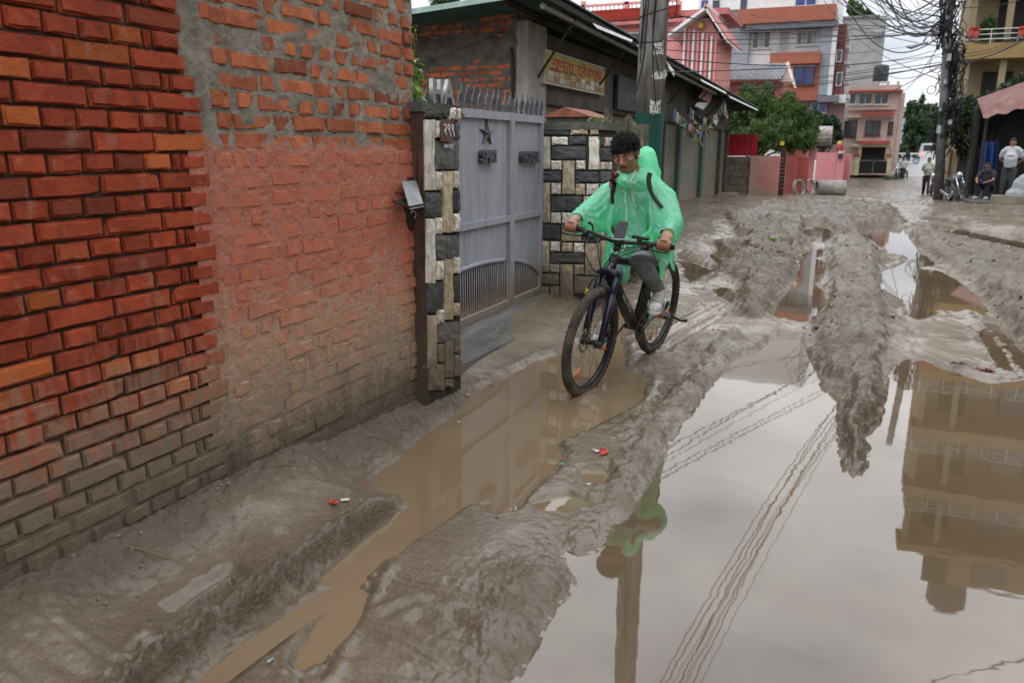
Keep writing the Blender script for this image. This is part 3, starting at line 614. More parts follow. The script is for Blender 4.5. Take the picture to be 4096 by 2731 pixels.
MB().box((-2.66, yL - .02, 1.686), (PX_ + .012, yR + .02, 1.735)).build('cap', CAP, GP)
# number plate
PLATE = mat('rust_plate', (.13, .055, .035), (.085, .035, .022), sc=30, rough=.55, rvar=.2)
c4 = [onx(1550 + x / 1.2062, 350 + y / 1.2062, PX_ + .022) for x, y in ((254, 152), (321, 157), (320, 264), (254, 260))]
pl = MB().prism(c4, (.004, 0, 0)).build('number_plate', PLATE, GP)
WP = mat('chalk_white_paint', (.62, .64, .70), (.5, .5, .56), rough=.6)
yl = min(p.y for p in c4); yw = max(p.y for p in c4) - yl; zt = max(p.z for p in c4); zh = zt - min(p.z for p in c4)
me = text_mb('२९९', .095, .0012, frame_m((PX_ + .0275, yl + .03, zt - .085), (0, .85, 0), (0, 0, 1), (1, 0, 0)), .001); me.materials.append(WP); link('numerals', me, pl)
me = text_mb('नयन मार्ग', .036, .001, frame_m((PX_ + .0275, yl + .032, zt - .155), (0, .85, 0), (0, 0, 1), (1, 0, 0))); me.materials.append(WP); link('small_lettering', me, pl)
# ---- far pillar: face Y=7.1 looks at us, road face X=-2.18
GP2 = thing('gate_pillar', 'far gate pillar of white, buff and black stones behind the cyclist', 'pillar', (-2.5, 7.3, 0))
YF = 7.1
e2 = ony(2400, 700, YF).x
MB().box((-3.2, YF + .006, -.1), (e2 - .006, 7.62, 1.665)).build('core', JOINT, GP2)
R2 = [('d', 80, 78, 235, 118), ('b', 238, 78, 332, 117), ('b', 340, 84, 388, 118), ('w', 75, 125, 135, 298), ('w', 140, 127, 227, 170), ('d', 232, 124, 322, 168), ('d', 140, 176, 319, 245), ('w', 335, 124, 390, 300), ('w', 138, 250, 193, 300), ('b', 197, 250, 262, 428), ('w', 267, 249, 318, 300),
      ('d', 78, 305, 192, 360), ('d', 267, 308, 388, 365), ('b', 70, 364, 133, 577), ('w', 138, 367, 190, 428), ('b', 265, 371, 316, 431), ('w', 321, 371, 388, 431), ('d', 137, 436, 302, 515), ('b', 307, 436, 388, 515), ('w', 137, 521, 190, 580), ('w', 194, 521, 246, 580), ('b', 250, 521, 300, 590), ('w', 305, 521, 388, 590),
      ('d', 72, 583, 187, 662), ('b', 192, 586, 295, 672), ('d', 300, 596, 388, 675), ('b', 69, 669, 129, 834), ('w', 133, 671, 186, 726), ('b', 191, 678, 251, 728), ('w', 255, 680, 309, 731), ('d', 132, 733, 310, 786), ('b', 314, 681, 388, 850), ('w', 130, 791, 182, 838), ('b', 186, 791, 253, 968), ('b', 258, 792, 311, 848),
      ('d', 66, 840, 180, 900), ('d', 257, 852, 388, 945), ('b', 65, 905, 126, 990), ('m', 130, 905, 182, 975)]
clad(GP2, R2, 1.30625, 2100, 450, lambda x, y: ony(x, y, YF), Vector((0, -1, 0)), 100)
R3 = [('d', 395, 128, 412, 178), ('w', 414, 128, 432, 178), ('w', 434, 128, 450, 178), ('d', 395, 184, 448, 252), ('w', 395, 258, 408, 300), ('b', 411, 258, 428, 300), ('w', 431, 258, 448, 300), ('g', 395, 306, 448, 365), ('w', 395, 371, 418, 470), ('d', 421, 371, 448, 470), ('b', 395, 476, 448, 520), ('w', 395, 526, 405, 660), ('b', 408, 526, 420, 600), ('w', 424, 526, 448, 600), ('g', 408, 606, 448, 660), ('b', 395, 667, 420, 830), ('w', 424, 667, 448, 740), ('d', 424, 746, 448, 830), ('d', 395, 838, 448, 930)]
clad(GP2, R3, 1.30625, 2100, 450, lambda x, y: onx(x, y, e2), Vector((1, 0, 0)), 200)
MB().box((-3.22, YF - .02, 1.667), (e2 + .03, 7.66, 1.735)).build('cap', CAP, GP2)
# ---- the gate, plane X=-2.75
GX = -2.75
GT = thing('metal_gate', 'closed grey-blue metal sheet gate with flame spikes, star and raised letters', 'gate', (GX, 5.6, 0))
GM = mat('gate_paint', (.335, .350, .395), (.29, .30, .335), sc=5, rough=.42, rvar=.2, streak=((.215, .21, .235, 1), .75), dirt=(.22, .62, (.19, .155, .115, 1), .35), stretch=(3, 3, .6), bump=.15, bsc=25)
GD = mat('gate_steel_dark', (.10, .11, .125), (.05, .055, .062), sc=20, rough=.4, rvar=.2)
gz_ = lambda x, y: onx(x, y, GX)
ytop = 1.790; ya, yb = 4.25, 7.06; ys = gz_(2037, 800).y
arch = [gz_(x, y) for x, y in ((1842, 1088), (1950, 1081), (2035, 1092), (2090, 1122), (2136, 1172))]; ymid = (ya + yb) / 2
def arch_z(y):
    u = abs(y - ymid) / ((yb - ya) / 2); return .245 + .36 * math.sqrt(max(0, 1 - u * u * .985))
zb = .17
def leaf(y0, y1, nm):
    n = 14; poly = [Vector((GX, y0 + (y1 - y0) * i / n, arch_z(y0 + (y1 - y0) * i / n))) for i in range(n + 1)]
    vs = poly + [Vector((GX, p.y, ytop - .02)) for p in poly]; fs = [(i, i + 1, n + 2 + i, n + 1 + i) for i in range(n)]
    vs += [v + Vector((-.012, 0, 0)) for v in vs]; m_ = 2 * (n + 1); fs += [tuple(m_ + q for q in reversed(f)) for f in fs]
    lf = MB().add(vs, fs).build(nm, GM, GT)
    fr = MB()
    for yy in (y0 + .02, y1 - .02): fr.box((GX + .001, yy - .02, zb), (GX + .032, yy + .02, ytop))
    fr.box((GX + .001, y0 + .041, ytop - .065), (GX + .030, y1 - .041, ytop - .002)); fr.box((GX + .001, y0 + .041, zb), (GX + .030, y1 - .041, zb + .045))
    fr.box((GX + .001, y0 + .041, .895), (GX + .030, y1 - .041, .945))
    fr.build('frame', GM, lf)
    rim = MB(); rim.tube([p + Vector((.014, 0, 0)) for p in poly[1:-1]], .016, 6); rim.build('arch_rail', GM, lf)
    yy = y0 + .07
    while yy < y1 - .05:
        if arch_z(yy) - zb > .09: MB().box((GX + .002, yy - .005, zb + .045), (GX + .006, yy + .005, arch_z(yy))).build('bar', GM, lf)
        yy += .040
    return lf
l1 = leaf(ya, ys, 'large_leaf'); l2 = leaf(ys + .006, yb, 'small_leaf')
MB().tube([(GX + .03, 4.98, .93), (GX + .06, 4.985, .92), (GX + .065, 4.99, .88), (GX + .03, 4.99, .87)], .009, 6).build('handle', GD, l1)
# flame finials
def flame():
    pr = [(-.011, 0), (-.020, .030), (-.026, .055), (-.020, .085), (-.006, .112), (-.003, .150), (.004, .118), (.019, .088), (.018, .060), (.006, .032), (.012, 0)]
    return MB().prism([(.0, y, z) for y, z in pr], (.011, 0, 0)).mesh('finial', GD)
fl = flame(); base = MB().tube([(0, -.03, .018), (0, -.02, .003), (0, .0, .0), (0, .02, .003), (0, .03, .018)], .006, 5).mesh('finial_foot', GD)
fpx = [1838 + 27.5 * i - i * i * .34 for i in range(15)]
for i, x in enumerate(fpx):
    p = gz_(x, 425 + (x - 1838) * .112); o = link('finial', fl); o.location = (GX + .012, p.y, ytop - .006); o.rotation_euler = (random.uniform(-.06, .06), 0, R(-22) + random.uniform(-.2, .2)); o.scale = (1.2, 1.1, 1.15); setpar(o, GT)
    o2 = link('finial_foot', base); o2.location = o.location; setpar(o2, o)
# star: five folded arms
sc_ = gz_(1944, 536); sm = MB(); tips = [(1944, 476), (1973, 520), (1961, 578), (1927, 578), (1917, 517)]
tp = [gz_(*t) for t in tips]
for i in range(5):
    a = tp[i]; l = (sc_ + (tp[i - 1] - sc_) * .20 + (a - sc_) * .10); r_ = (sc_ + (tp[(i + 1) % 5] - sc_) * .20 + (a - sc_) * .10); up = Vector((.035, 0, 0))
    sm.add([a + up * .35, l + up * .25, sc_ + up, r_ + up * .25, a, l, sc_, r_], [(0, 1, 2), (0, 2, 3), (0, 4, 5, 1), (0, 3, 7, 4), (1, 5, 6, 2), (3, 2, 6, 7)])
sm.build('star', GD, l1)
for body, x0, x1, y, lf in (('SHRI', 1911, 1966, 651, l1), ('HOUSE', 2075, 2140, 651, l2)):
    a, b_ = gz_(x0, y), gz_(x1, y); me = text_mb(body, .135, .022, frame_m((GX + .026, a.y, a.z), (0, 1, 0), (0, 0, 1), (1, 0, 0)), .004)
    co = getco(me); co[:, 1] = a.y + (co[:, 1] - co[:, 1].min()) / np.ptp(co[:, 1]) * (b_.y - a.y); setco(me, co); me.materials.append(GD); link('lettering', me, lf)
# spikes and the big letters standing behind the pillar cap
for i in range(8):
    p = onx(1630 + i * 25.5, 402, GX + .05); o = link('finial', fl); o.location = (GX + .05, p.y, 1.735 + .012); o.scale = (1, 1.0, .95); o.rotation_euler = (random.uniform(-.12, .12), 0, R(-48) + random.uniform(-.4, .4)); setpar(o, GT)
MB().box((GX + .03, 3.9, 1.715), (GX + .075, 5.35, 1.745)).build('spike_rail', GD, GT)
for ch, x in (('H', 1722), ('A', 1771)):
    a = onx(x, 412, GX + .09); me = text_mb(ch, .22, .014, frame_m((GX + .09, a.y, a.z), (0, 1, 0), (0, 0, 1), (1, 0, 0)), .006); me.materials.append(GREYM); link('top_letter', me, GT)
# threshold ramp
TR = tag(MB().add([(-2.72, 4.2, .155), (-2.72, 7.08, .155), (-2.30, 7.0, .07), (-2.30, 4.2, .12), (-2.72, 4.2, -.1), (-2.72, 7.08, -.1), (-2.3, 7.0, -.1), (-2.3, 4.2, -.1)], [(0, 3, 2, 1), (3, 7, 6, 2), (0, 1, 5, 4), (0, 4, 7, 3), (1, 2, 6, 5)]).build('threshold', mat('wet_concrete', (.085, .085, .085), (.14, .135, .125), sc=4, rough=.3, rvar=.25, bump=.4, stretch=(6, 1, 1))), 'wet dark concrete threshold ramp under the metal gate', 'ramp')
# yard behind the gate: maroon wall seen through the bars
tag(MB().box((-3.3, 3.9, -.1), (-3.2, 7.09, .95)).build('yard_wall', mat('yard_red', (.07, .018, .016), rough=.7)), 'low red yard wall glimpsed through the gate bars', 'wall')
# ------------------------------------------------------------------ row of shuttered shops with a tin roof
SH = thing('shop_row', 'low row of shuttered shops with tin roof and bare brick gable behind the gate', 'shop', (-5, 18, 0))
Z_G = [(1.2, 1.6, (.22, .19, .15), .3, .5, .3)]
GRP = None
BR_G = brick_material('gable_brick', ((.47, .130, .055), (.33, .085, .045)), [], rnd=.25, bump=.6, orange=.2)
MO_G = mortar_material('gable_mortar', (.150, .140, .120), (.085, .082, .070), [], 1.0)
YG = 10.25
def gsheet():
    nx, nzz = 170, 130; X, Z = np.meshgrid(np.linspace(-8.6, -4.33, nx), np.linspace(.9, 3.25, nzz)); Yv = YG + .008 * fbm(X * 8, Z * 14, 4) - .012 * sstep(2.55, 2.75, Z + .12 * fbm(X * 2, Z * 3, 3)) * sstep(3.05, 2.9, Z)
    i = np.arange(nx * (nzz - 1)).reshape(nzz - 1, nx)[:, :-1]; f = np.stack([i, i + 1, i + 1 + nx, i + nx], -1).reshape(-1, 4)
    me = bpy.data.meshes.new('mortar'); me.from_pydata(np.stack([X, Yv, Z], -1).reshape(-1, 3).tolist(), [], f.tolist()); me.materials.append(MO_G); me.polygons.foreach_set('use_smooth', [True] * len(f)); return link('mortar', me, SH)
gsheet()
MB().box((-8.6, YG + .03, -.2), (-4.215, YG + .25, 3.22)).build('gable_wall', MO_G, SH)
gm = {}
for kind, L in (('s', .215), ('h', .105)):
    gm[kind] = []
    for i in range(6):
        me = brick_mesh(L, .058, .08, 300 + i + len(gm) * 20, bev=.006, jit=.003, m=BR_G); me.transform(Matrix.Rotation(R(-90), 4, 'Z')); gm[kind].append(me)
z = 1.55; row = 0
while z < 3.2:
    x = -6.9 + (row % 2) * .12
    while x < -4.36:
        kind = 'h' if (row % 3 == 2) else 's'; L = .215 if kind == 's' else .105
        if x + L < -4.34:
            skip = 2.62 < z < 2.95 and random.random() < .8
            b = link('brick', random.choice(gm[kind])); b.location = (x + L / 2, YG + .036 + random.gauss(0, .003) + (.006 if skip else 0), z); b.rotation_euler = (0, random.uniform(-.012, .012), random.uniform(-.02, .02)); setpar(b, SH)
        x += L + .022
    z += .078; row += 1
PLA = mat('stained_plaster', (.30, .285, .26), (.20, .19, .175), sc=3, rough=.8, bump=.3, dirt=(1.55, 1.95, (.42, .235, .13, 1), .25), streak=((.10, .09, .08, 1), .35))
MB().box((-4.345, YG - .015, .0), (-4.18, 10.92, 3.12)).build('corner_pilaster', PLA, SH)
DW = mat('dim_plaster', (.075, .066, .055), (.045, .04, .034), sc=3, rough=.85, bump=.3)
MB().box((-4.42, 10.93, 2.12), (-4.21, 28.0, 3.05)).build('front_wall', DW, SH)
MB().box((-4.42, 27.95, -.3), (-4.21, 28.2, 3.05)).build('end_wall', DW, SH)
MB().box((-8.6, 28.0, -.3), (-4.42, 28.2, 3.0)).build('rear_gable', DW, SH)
SHM = mat('shutter_steel', (.165, .155, .122), (.11, .104, .083), sc=5, rough=.5, rvar=.2, metal=.2, rnd=.12, dirt=(.1, .65, (.20, .165, .115, 1), .5), streak=((.28, .26, .21, 1), .4))
GRN = mat('green_post', (.045, .105, .085), (.06, .085, .07), sc=8, rough=.6)
def shutter(y0, y1, z0, z1):
    """roller shutter with ridged slats"""
    n = int((z1 - z0) / .038); vs = []; fs = []
    for i in range(n * 2 + 1):
        zz = z0 + (z1 - z0) * i / (n * 2); xx = -4.30 + (.012 if i % 2 else 0)
        vs += [(xx, y0, zz), (xx, y1, zz)]
    for i in range(n * 2): fs.append((2 * i, 2 * i + 1, 2 * i + 3, 2 * i + 2))
    s = MB().add(vs, fs).build('shutter', SHM, SH); MB().box((-4.305, y0, z0 - .06), (-4.27, y1, z0)).build('bottom_bar', SHM, s); return s
bays = [(10.98, 13.75), (14.3, 16.6), (16.75, 18.5), (18.62, 20.24), (20.5, 23.37), (23.75, 26.5), (26.75, 27.9)]
for y0, y1 in bays:
    shutter(y0, y1, .16 - max(0, y0 - 18) * .016, 2.10)
for k, (y0, y1) in enumerate([(10.93, 10.98), (13.75, 14.3), (16.6, 16.75), (18.5, 18.62), (20.24, 20.5), (23.37, 23.75), (26.5, 26.75), (27.9, 27.96)]):
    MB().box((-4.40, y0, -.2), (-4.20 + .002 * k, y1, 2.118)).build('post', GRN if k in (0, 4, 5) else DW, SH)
MB().box((-4.5, 10.9, -.3), (-3.75, 28.1, .10)).build('plinth', mat('plinth_mud', (.185, .145, .10), (.13, .10, .07), rough=.7, bump=.5), SH)
# corrugated roof
def roof():
    n = 300; vs = []; fs = []
    ys = np.linspace(9.35, 30.4, n * 2 + 1)
    for i, y in enumerate(ys):
        s = .016 * (1 if i % 2 else -1); t = (y - 9.85) / 20.5
        ze = 3.271 - .388 * t
        for x, dz in ((-3.55, 0), (-8.7, -.36)): vs.append((x, y, ze + dz + s + .03))
    for i in range(n * 2): fs.append((2 * i, 2 * i + 1, 2 * i + 3, 2 * i + 2))
    vs2 = [(x, y, z - .006) for x, y, z in vs]; m_ = len(vs)
    fs2 = [tuple(m_ + q for q in reversed(f)) for f in fs]; fs3 = [(2 * i, 2 * i + 2, m_ + 2 * i + 2, m_ + 2 * i) for i in range(n * 2)]
    return MB().add(vs + vs2, fs + fs2 + fs3)
RFM = mat('green_tin', (.022, .06, .052), (.016, .036, .032), sc=3, rough=.45, rvar=.2, metal=.2)
rf = roof().build('tin_roof', RFM, SH)
zt = lambda y: 3.271 - .388 * (y - 9.85) / 20.5
MB().prism([(-3.6, 9.33, zt(9.3) + .045), (-3.6, 9.33, zt(9.3) - .02), (-8.7, 9.33, zt(9.3) - .38), (-8.7, 9.33, zt(9.3) - .315)], (0, .02, 0)).build('rake_edge', mat('pale_flashing', (.30, .42, .38), rough=.5), rf)
WD = mat('dark_timber', (.045, .036, .028), (.03, .024, .02), sc=9, rough=.8)
for x in (-3.62, -4.15, -6): MB().add([(x - .03, 9.45, zt(9.45) - .07 + (x + 3.55) * .07), (x + .03, 9.45, zt(9.45) - .07 + (x + 3.55) * .07), (x + .03, 9.45, zt(9.45) - .0 + (x + 3.55) * .07), (x - .03, 9.45, zt(9.45) + (x + 3.55) * .07), (x - .03, 30.2, zt(30.2) - .07 + (x + 3.55) * .07), (x + .03, 30.2, zt(30.2) - .07 + (x + 3.55) * .07), (x + .03, 30.2, zt(30.2) + (x + 3.55) * .07), (x - .03, 30.2, zt(30.2) + (x + 3.55) * .07)], [(0, 1, 2, 3), (4, 7, 6, 5), (0, 4, 5, 1), (1, 5, 6, 2), (2, 6, 7, 3), (3, 7, 4, 0)]).build('purlin', WD, rf)
for y in np.arange(10.6, 30.2, 2.6):
    MB().tube([(-4.25, y, 2.35), (-3.62, y, zt(y) - .05)], .018, 6).build('bracket', WD, rf)
    MB().tube([(-4.25, y, zt(y) - .12), (-3.58, y, zt(y) - .06)], .022, 6).build('rafter', WD, rf)
MB().tube([(-3.70, 9.5, zt(9.5) - .12), (-3.70, 22, zt(22) - .12)], .035, 8).build('gutter_pipe', mat('grey_pvc', (.23, .22, .2), rough=.5), rf)
WHT = mat('torn_white_sheet', (.66, .66, .67), (.5, .5, .5), sc=8, rough=.5)
for px in ((2370, 93, 2530, 160), (2545, 178, 2575, 196), (2665, 245, 2698, 285), (2800, 315, 2905, 370), (2915, 383, 3030, 438)):
    a, b_ = onx(px[0], px[1], -3.54), onx(px[2], px[3], -3.54); h = .05 + .06 * (px[0] > 2600) * (px[0] < 2700)
    MB().add([a, b_, b_ + Vector((.02, -.1, -h)), a + Vector((.02, .15, -h))], [(0, 1, 2, 3)]).build('torn_sheet', WHT, rf)
# signboard
SB = thing('signboard', 'yellow shop signboard with red lettering under the tin roof', 'sign', (-4.1, 12.1, 2.38))
YEL = mat('sign_yellow', (.33, .25, .03), (.25, .19, .04), sc=5, rough=.5); 
MB().box((-4.19, 10.71, 2.375), (-4.12, 13.50, 2.82)).build('frame', mat('sign_rim', (.42, .43, .38), rough=.5), SB)
bo = MB().box((-4.121, 10.74, 2.40), (-4.112, 13.47, 2.795)).build('board', YEL, SB)
me = text_mb('गुप्ता ट्रेडर्स', .27, .001, frame_m((-4.109, 10.95, 2.60), (0, 1.75, 0), (0, 0, .72), (1, 0, 0)), .006); co = getco(me)
co[:, 1] = 10.95 + (co[:, 1] - co[:, 1].min()) / np.ptp(co[:, 1]) * 2.35; setco(me, co)
me.materials.append(mat('sign_red', (.36, .035, .02), rough=.5)); link('lettering', me, bo)
GRY = [mat('print_%s' % n, c, rough=.5) for n, c in (('grey', (.30, .30, .28)), ('tan', (.34, .27, .17)), ('rust', (.27, .13, .08)), ('pale', (.45, .42, .36)))]
for r_ in range(2):
    for i in range(11):
        y0 = 10.80 + i * .238; MB().box((-4.111, y0, 2.415 + r_ * .072), (-4.108, y0 + .215, 2.415 + r_ * .072 + .062)).build('printed_panel', random.choice(GRY), bo)
me = text_mb('किराना तथा थोक बिक्रेता', .085, .001, frame_m((-4.109, 10.85, 2.560), (0, 1.5, 0), (0, 0, .55), (1, 0, 0))); me.materials.append(mat('sign_ink', (.06, .05, .06), rough=.5)); link('small_lettering', me, bo)
# second, dark sign and a pink notice under the eave
sb2 = thing('signboard', 'faded dark signboard hanging under the eave behind the concrete pole', 'sign', (-4.1, 16, 2.4))
MB().box((-4.18, 14.35, 2.2), (-4.12, 18.3, 2.78)).build('board', mat('sign_dark', (.05, .058, .055), (.035, .04, .04), rough=.6), sb2)
me = text_mb('सुपर स्टोर', .25, .001, frame_m((-4.118, 14.8, 2.40), (0, 2, 0), (0, 0, .7), (1, 0, 0))); me.materials.append(mat('sign_faint', (.13, .13, .125), rough=.6)); link('lettering', me, sb2)
nb2 = thing('signboard', 'small tilted pink notice board under the far end of the tin roof', 'sign', (-3.9, 24, 2.2))
c4 = [onx(x, y, -3.95) for x, y in ((2815, 358), (2852, 372), (2840, 412), (2795, 390))]
MB().prism(c4, (-.03, 0, 0)).build('board', mat('notice_pink', (.50, .22, .24), (.42, .2, .2), rough=.6), nb2)
c4 = [onx(x, y, -3.97) for x, y in ((2790, 410), (2835, 412), (2815, 440), (2780, 425))]; MB().prism(c4, (-.02, 0, 0)).build('torn_paper', WHT, nb2)
# prayer flags
PF = thing('prayer_flags', 'string of small coloured prayer flags sagging under the shop eave', 'flags', (-3.8, 23, 2))
FC = [mat('flag_' + n, c, rough=.8) for n, c in (('blue', (.06, .10, .18)), ('white', (.30, .30, .28)), ('red', (.24, .12, .08)), ('green', (.05, .12, .07)), ('yellow', (.26, .21, .08)))]
def string(pts, n, size, nm='cord'):
    a, b_, s = pts; P_ = [a.lerp(b_, q) + Vector((0, 0, -s * 4 * q * (1 - q))) for q in np.linspace(0, 1, 20)]
    MB().tube(P_, .006, 4).build('cord', WD, PF)
    for i in range(n):
        q = (i + .5) / n; p = a.lerp(b_, q) + Vector((0, 0, -s * 4 * q * (1 - q))); d = (b_ - a).normalized(); w_ = size * random.uniform(.7, 1.1); h = size * random.uniform(1, 1.8); k = random.uniform(-.08, .08)
        vs = [p - d * w_ / 2, p + d * w_ / 2, p + d * w_ * .45 + Vector((k, k, -h * .5)), p + d * w_ * .3 + Vector((-k, .0, -h)), p - d * w_ * .4 + Vector((k, .0, -h * .95)), p - d * w_ * .5 + Vector((-k, 0, -h * .5))]
        MB().add(vs, [(0, 1, 2, 5), (5, 2, 3, 4)]).build('flag', FC[i % 5], PF)
string((onx(2695, 425, -3.7), onx(2900, 395, -3.75), .55), 24, .20); string((onx(2760, 425, -3.65), onx(2880, 440, -3.6), .22), 14, .20)
string((onx(2790, 440, -3.7), onx(2812, 545, -3.7), .0), 7, .24); string((onx(2895, 400, -3.55), onx(2912, 455, -3.5), .0), 4, .22)
# small rusty hut roof and mossy stub wall behind the far pillar
HT = thing('tin_hut', 'rusty gabled tin hut roof peeping over the far gate pillar', 'hut', (-3.05, 8.8, 0))
RUST = mat('rusty_tin', (.24, .075, .035), (.12, .045, .028), sc=9, rough=.6, bump=.3)
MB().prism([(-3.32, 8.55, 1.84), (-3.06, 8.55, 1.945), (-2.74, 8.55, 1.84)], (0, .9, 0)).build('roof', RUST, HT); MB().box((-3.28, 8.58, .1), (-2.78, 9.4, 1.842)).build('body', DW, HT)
MS = thing('mossy_wall', 'short mossy crumbling wall stub behind the cyclist’s head', 'wall', (-2.3, 8.3, 0))
n = 26; vs = []; fs = []
for i in range(n + 1):
    for j in range(n + 1):
        u, v = i / n, j / n; top = 1.93 - .10 * abs(math.sin(u * 5)) - .12 * u
        vs.append((-2.52 + u * .42, 8.3 + .03 * mnoise.noise((u * 9, v * 20, 0)) - .02 * mnoise.noise((u * 20, v * 40, 5)), .05 + v * (top - .05)))
for i in range(n):
    for j in range(n): k = i * (n + 1) + j; fs.append((k, k + n + 1, k + n + 2, k + 1))
mw = MB().add(vs, fs); mw.box((-2.50, 8.33, 0), (-2.12, 8.6, 1.75)); mw.build('stub', mat('moss_stone', (.075, .075, .045), (.15, .13, .10), sc=12, rough=.9, bump=1, bsc=40), MS)
# concrete pole with green painted foot
PO = thing('utility_pole', 'grey concrete utility pole with dark green foot and torn posters', 'pole', (-2.33, 9.5, 0))
PB_ = Vector((-2.345, 9.5, 0)); PT_ = Vector((-2.33, 9.5, 8.6))
CONC = mat('stained_concrete', (.27, .265, .25), (.12, .118, .11), sc=3.2, rough=.75, bump=.4, bsc=60, stretch=(3, 3, .7))
MB().tube([PB_.lerp(PT_, q) for q in (.2215, .4, .7, 1)], [.163, .158, .145, .13], 28).build('shaft', CONC, PO, True)
MB().tube([PB_ + Vector((0, 0, -.2)), PB_.lerp(PT_, .2215)], [.171, .166], 28).build('green_foot', mat('bottle_green_paint', (.004, .036, .027), (.007, .027, .021), sc=6, rough=.6, spec=.08), PO, True)
PAP = mat('torn_paper', (.60, .59, .56), (.36, .35, .33), sc=30, rough=.8)
def patch(x0, y0, x1, y1, seed):
    r_ = random.Random(seed); n, m = 8, 8; vs = []; fs = []
    for i in range(n + 1):
        for j in range(m + 1):
            p = dep(x0 + (x1 - x0) * j / m, y0 + (y1 - y0) * i / n, 9.6); d = (p - CPOS).normalized(); c = Vector((PB_.x, PB_.y)); o2 = Vector((0, 0)); dd = Vector((d.x, d.y)); k = d.z
            b = -(dd.dot(c)); a2 = dd.dot(dd); cc = c.dot(c) - .1655 ** 2; disc = max(b * b - a2 * cc, 0); t = (-b - math.sqrt(disc)) / a2
            q = CPOS + d * t; e = i in (0, n) or j in (0, m); vs.append(q + Vector((r_.uniform(-.015, .015), 0, r_.uniform(-.03, .03))) * (1 if e else 0))
    for i in range(n):
        for j in range(m): k = i * (m + 1) + j; fs.append((k, k + 1, k + m + 2, k + m + 1))
    return MB().add(vs, fs)
INK = mat('poster_ink', (.05, .05, .05), rough=.7)
for k, (r4, txt) in enumerate((((2615, 172, 2650, 198), ''), ((2613, 197, 2652, 218), 'सा'), ((2612, 288, 2664, 320), ''), ((2600, 402, 2640, 452), 'राई'))):
    po = patch(*r4, k).build('poster', PAP, PO)
    if txt:
        p = dep((r4[0] + r4[2]) / 2 - 14, r4[3] - 6, 1); d = (p - CPOS).normalized(); t = 9.28 / d.y * 1.0; q = CPOS + d * (9.315 / d.y)
        me = text_mb(txt, .11, .001, frame_m(q, (.97, .0, 0), (0, 0, 1), (0, -1, 0))); me.materials.append(INK); link('print', me, po)
for i, zz in enumerate((2.72, 3.0, 3.9, 6.8, 7.2)):
    MB().tube([PB_ + Vector((.165 * math.cos(a), .165 * math.sin(a), zz + .05 * math.sin(a + i))) for a in np.linspace(0, 6.28, 20)], .006, 5).build('wire_band', BLACK, PO)
WR = mat('black_cable', (.012, .012, .013), rough=.5)
for i in range(5):
    r_ = random.Random(i); P_ = [PB_ + Vector((.175 * math.cos(r_.uniform(-2.6, -.6)) , -.175 + r_.uniform(0, .03), zz)) for zz in np.linspace(2.0 + i * .15, 5, 8)]
    for j in range(1, 8): P_[j] = P_[j - 1].lerp(P_[j], .35) + Vector((0, 0, 0)); P_[j].z = 2.0 + i * .15 + j * .4
    MB().tube(P_, .007, 5).build('cable', WR, PO)
MB().tube([PB_ + Vector((.21 + .05 * math.cos(a), 0, 3.05 + .12 * math.sin(a))) for a in np.linspace(0, 12, 40)], .007, 5).build('cable_coil', WR, PO)
# ------------------------------------------------------------------ houses and greenery down the lane (left and far end)
def frect(x0, y0, x1, y1, Y):
    """photo rectangle -> X0,X1,z0,z1 on the plane Y"""
    mx, my = (x0 + x1) / 2, (y0 + y1) / 2
    return ony(x0, my, Y).x, ony(x1, my, Y).x, ony(mx, y1, Y).z, ony(mx, y0, Y).z
def fbox(par, name, m, x0, y0, x1, y1, Y, d, proud=0.):
    a, b, c, e = frect(x0, y0, x1, y1, Y); return MB().box((a, Y - proud, c), (b, Y + d, e)).build(name, m, par)
GLASS = mat('window_glass', (.045, .055, .065), (.03, .036, .045), rough=.08, spec=.6)
BGLASS = mat('blue_glass', (.02, .06, .26), (.012, .03, .15), sc=3, rough=.08, spec=.6)
FRW = mat('white_frame', (.62, .63, .64), rough=.5); CUR = mat('pale_curtain', (.42, .44, .45), (.34, .36, .37), sc=20, rough=.9)
BRF = mat('brown_frame', (.10, .05, .035), rough=.6)
def window(par, x0, y0, x1, y1, Y, panes=2, glass=None, fr=None, sill=True, curtain=False):
    glass = glass or GLASS; fr = fr or FRW
    a, b, c, e = frect(x0, y0, x1, y1, Y); t = max(.05, (b - a) * .045)
    w_ = MB(); w_.box((a, Y - .05, c), (a + t, Y + .02, e)); w_.box((b - t, Y - .05, c), (b, Y + .02, e)); w_.box((a + t, Y - .05, e - t), (b - t, Y + .02, e)); w_.box((a + t, Y - .05, c), (b - t, Y + .02, c + t))
    for k in range(1, panes): q = a + (b - a) * k / panes; w_.box((q - t / 2, Y - .045, c + t), (q + t / 2, Y + .02, e - t))
    o = w_.build('window', fr, par)
    for k in range(panes):
        q0, q1 = a + (b - a) * k / panes, a + (b - a) * (k + 1) / panes
        MB().box((q0 + t * .5, Y - .012, c + t), (q1 - t * .5, Y - .004, e - t)).build('pane', CUR if (curtain and k % 2) else glass, o)
    if sill: MB().box((a - .08, Y - .14, c - .08), (b + .08, Y + .0, c - .002)).build('sill', fr, o)
    return o
def railing(par, x0, y0, x1, y1, Y, n, m, bars=2):
    a, b, c, e = frect(x0, y0, x1, y1, Y); r_ = MB()
    for k in range(n + 1): q = a + (b - a) * k / n; r_.box((q - .02, Y - .02, c), (q + .02, Y + .02, e))
    for k in range(bars + 1): zz = c + (e - c) * (k + 1) / (bars + 1); r_.box((a, Y - .03, zz - .025), (b, Y + .03, zz))
    return r_.build('railing', m, par)
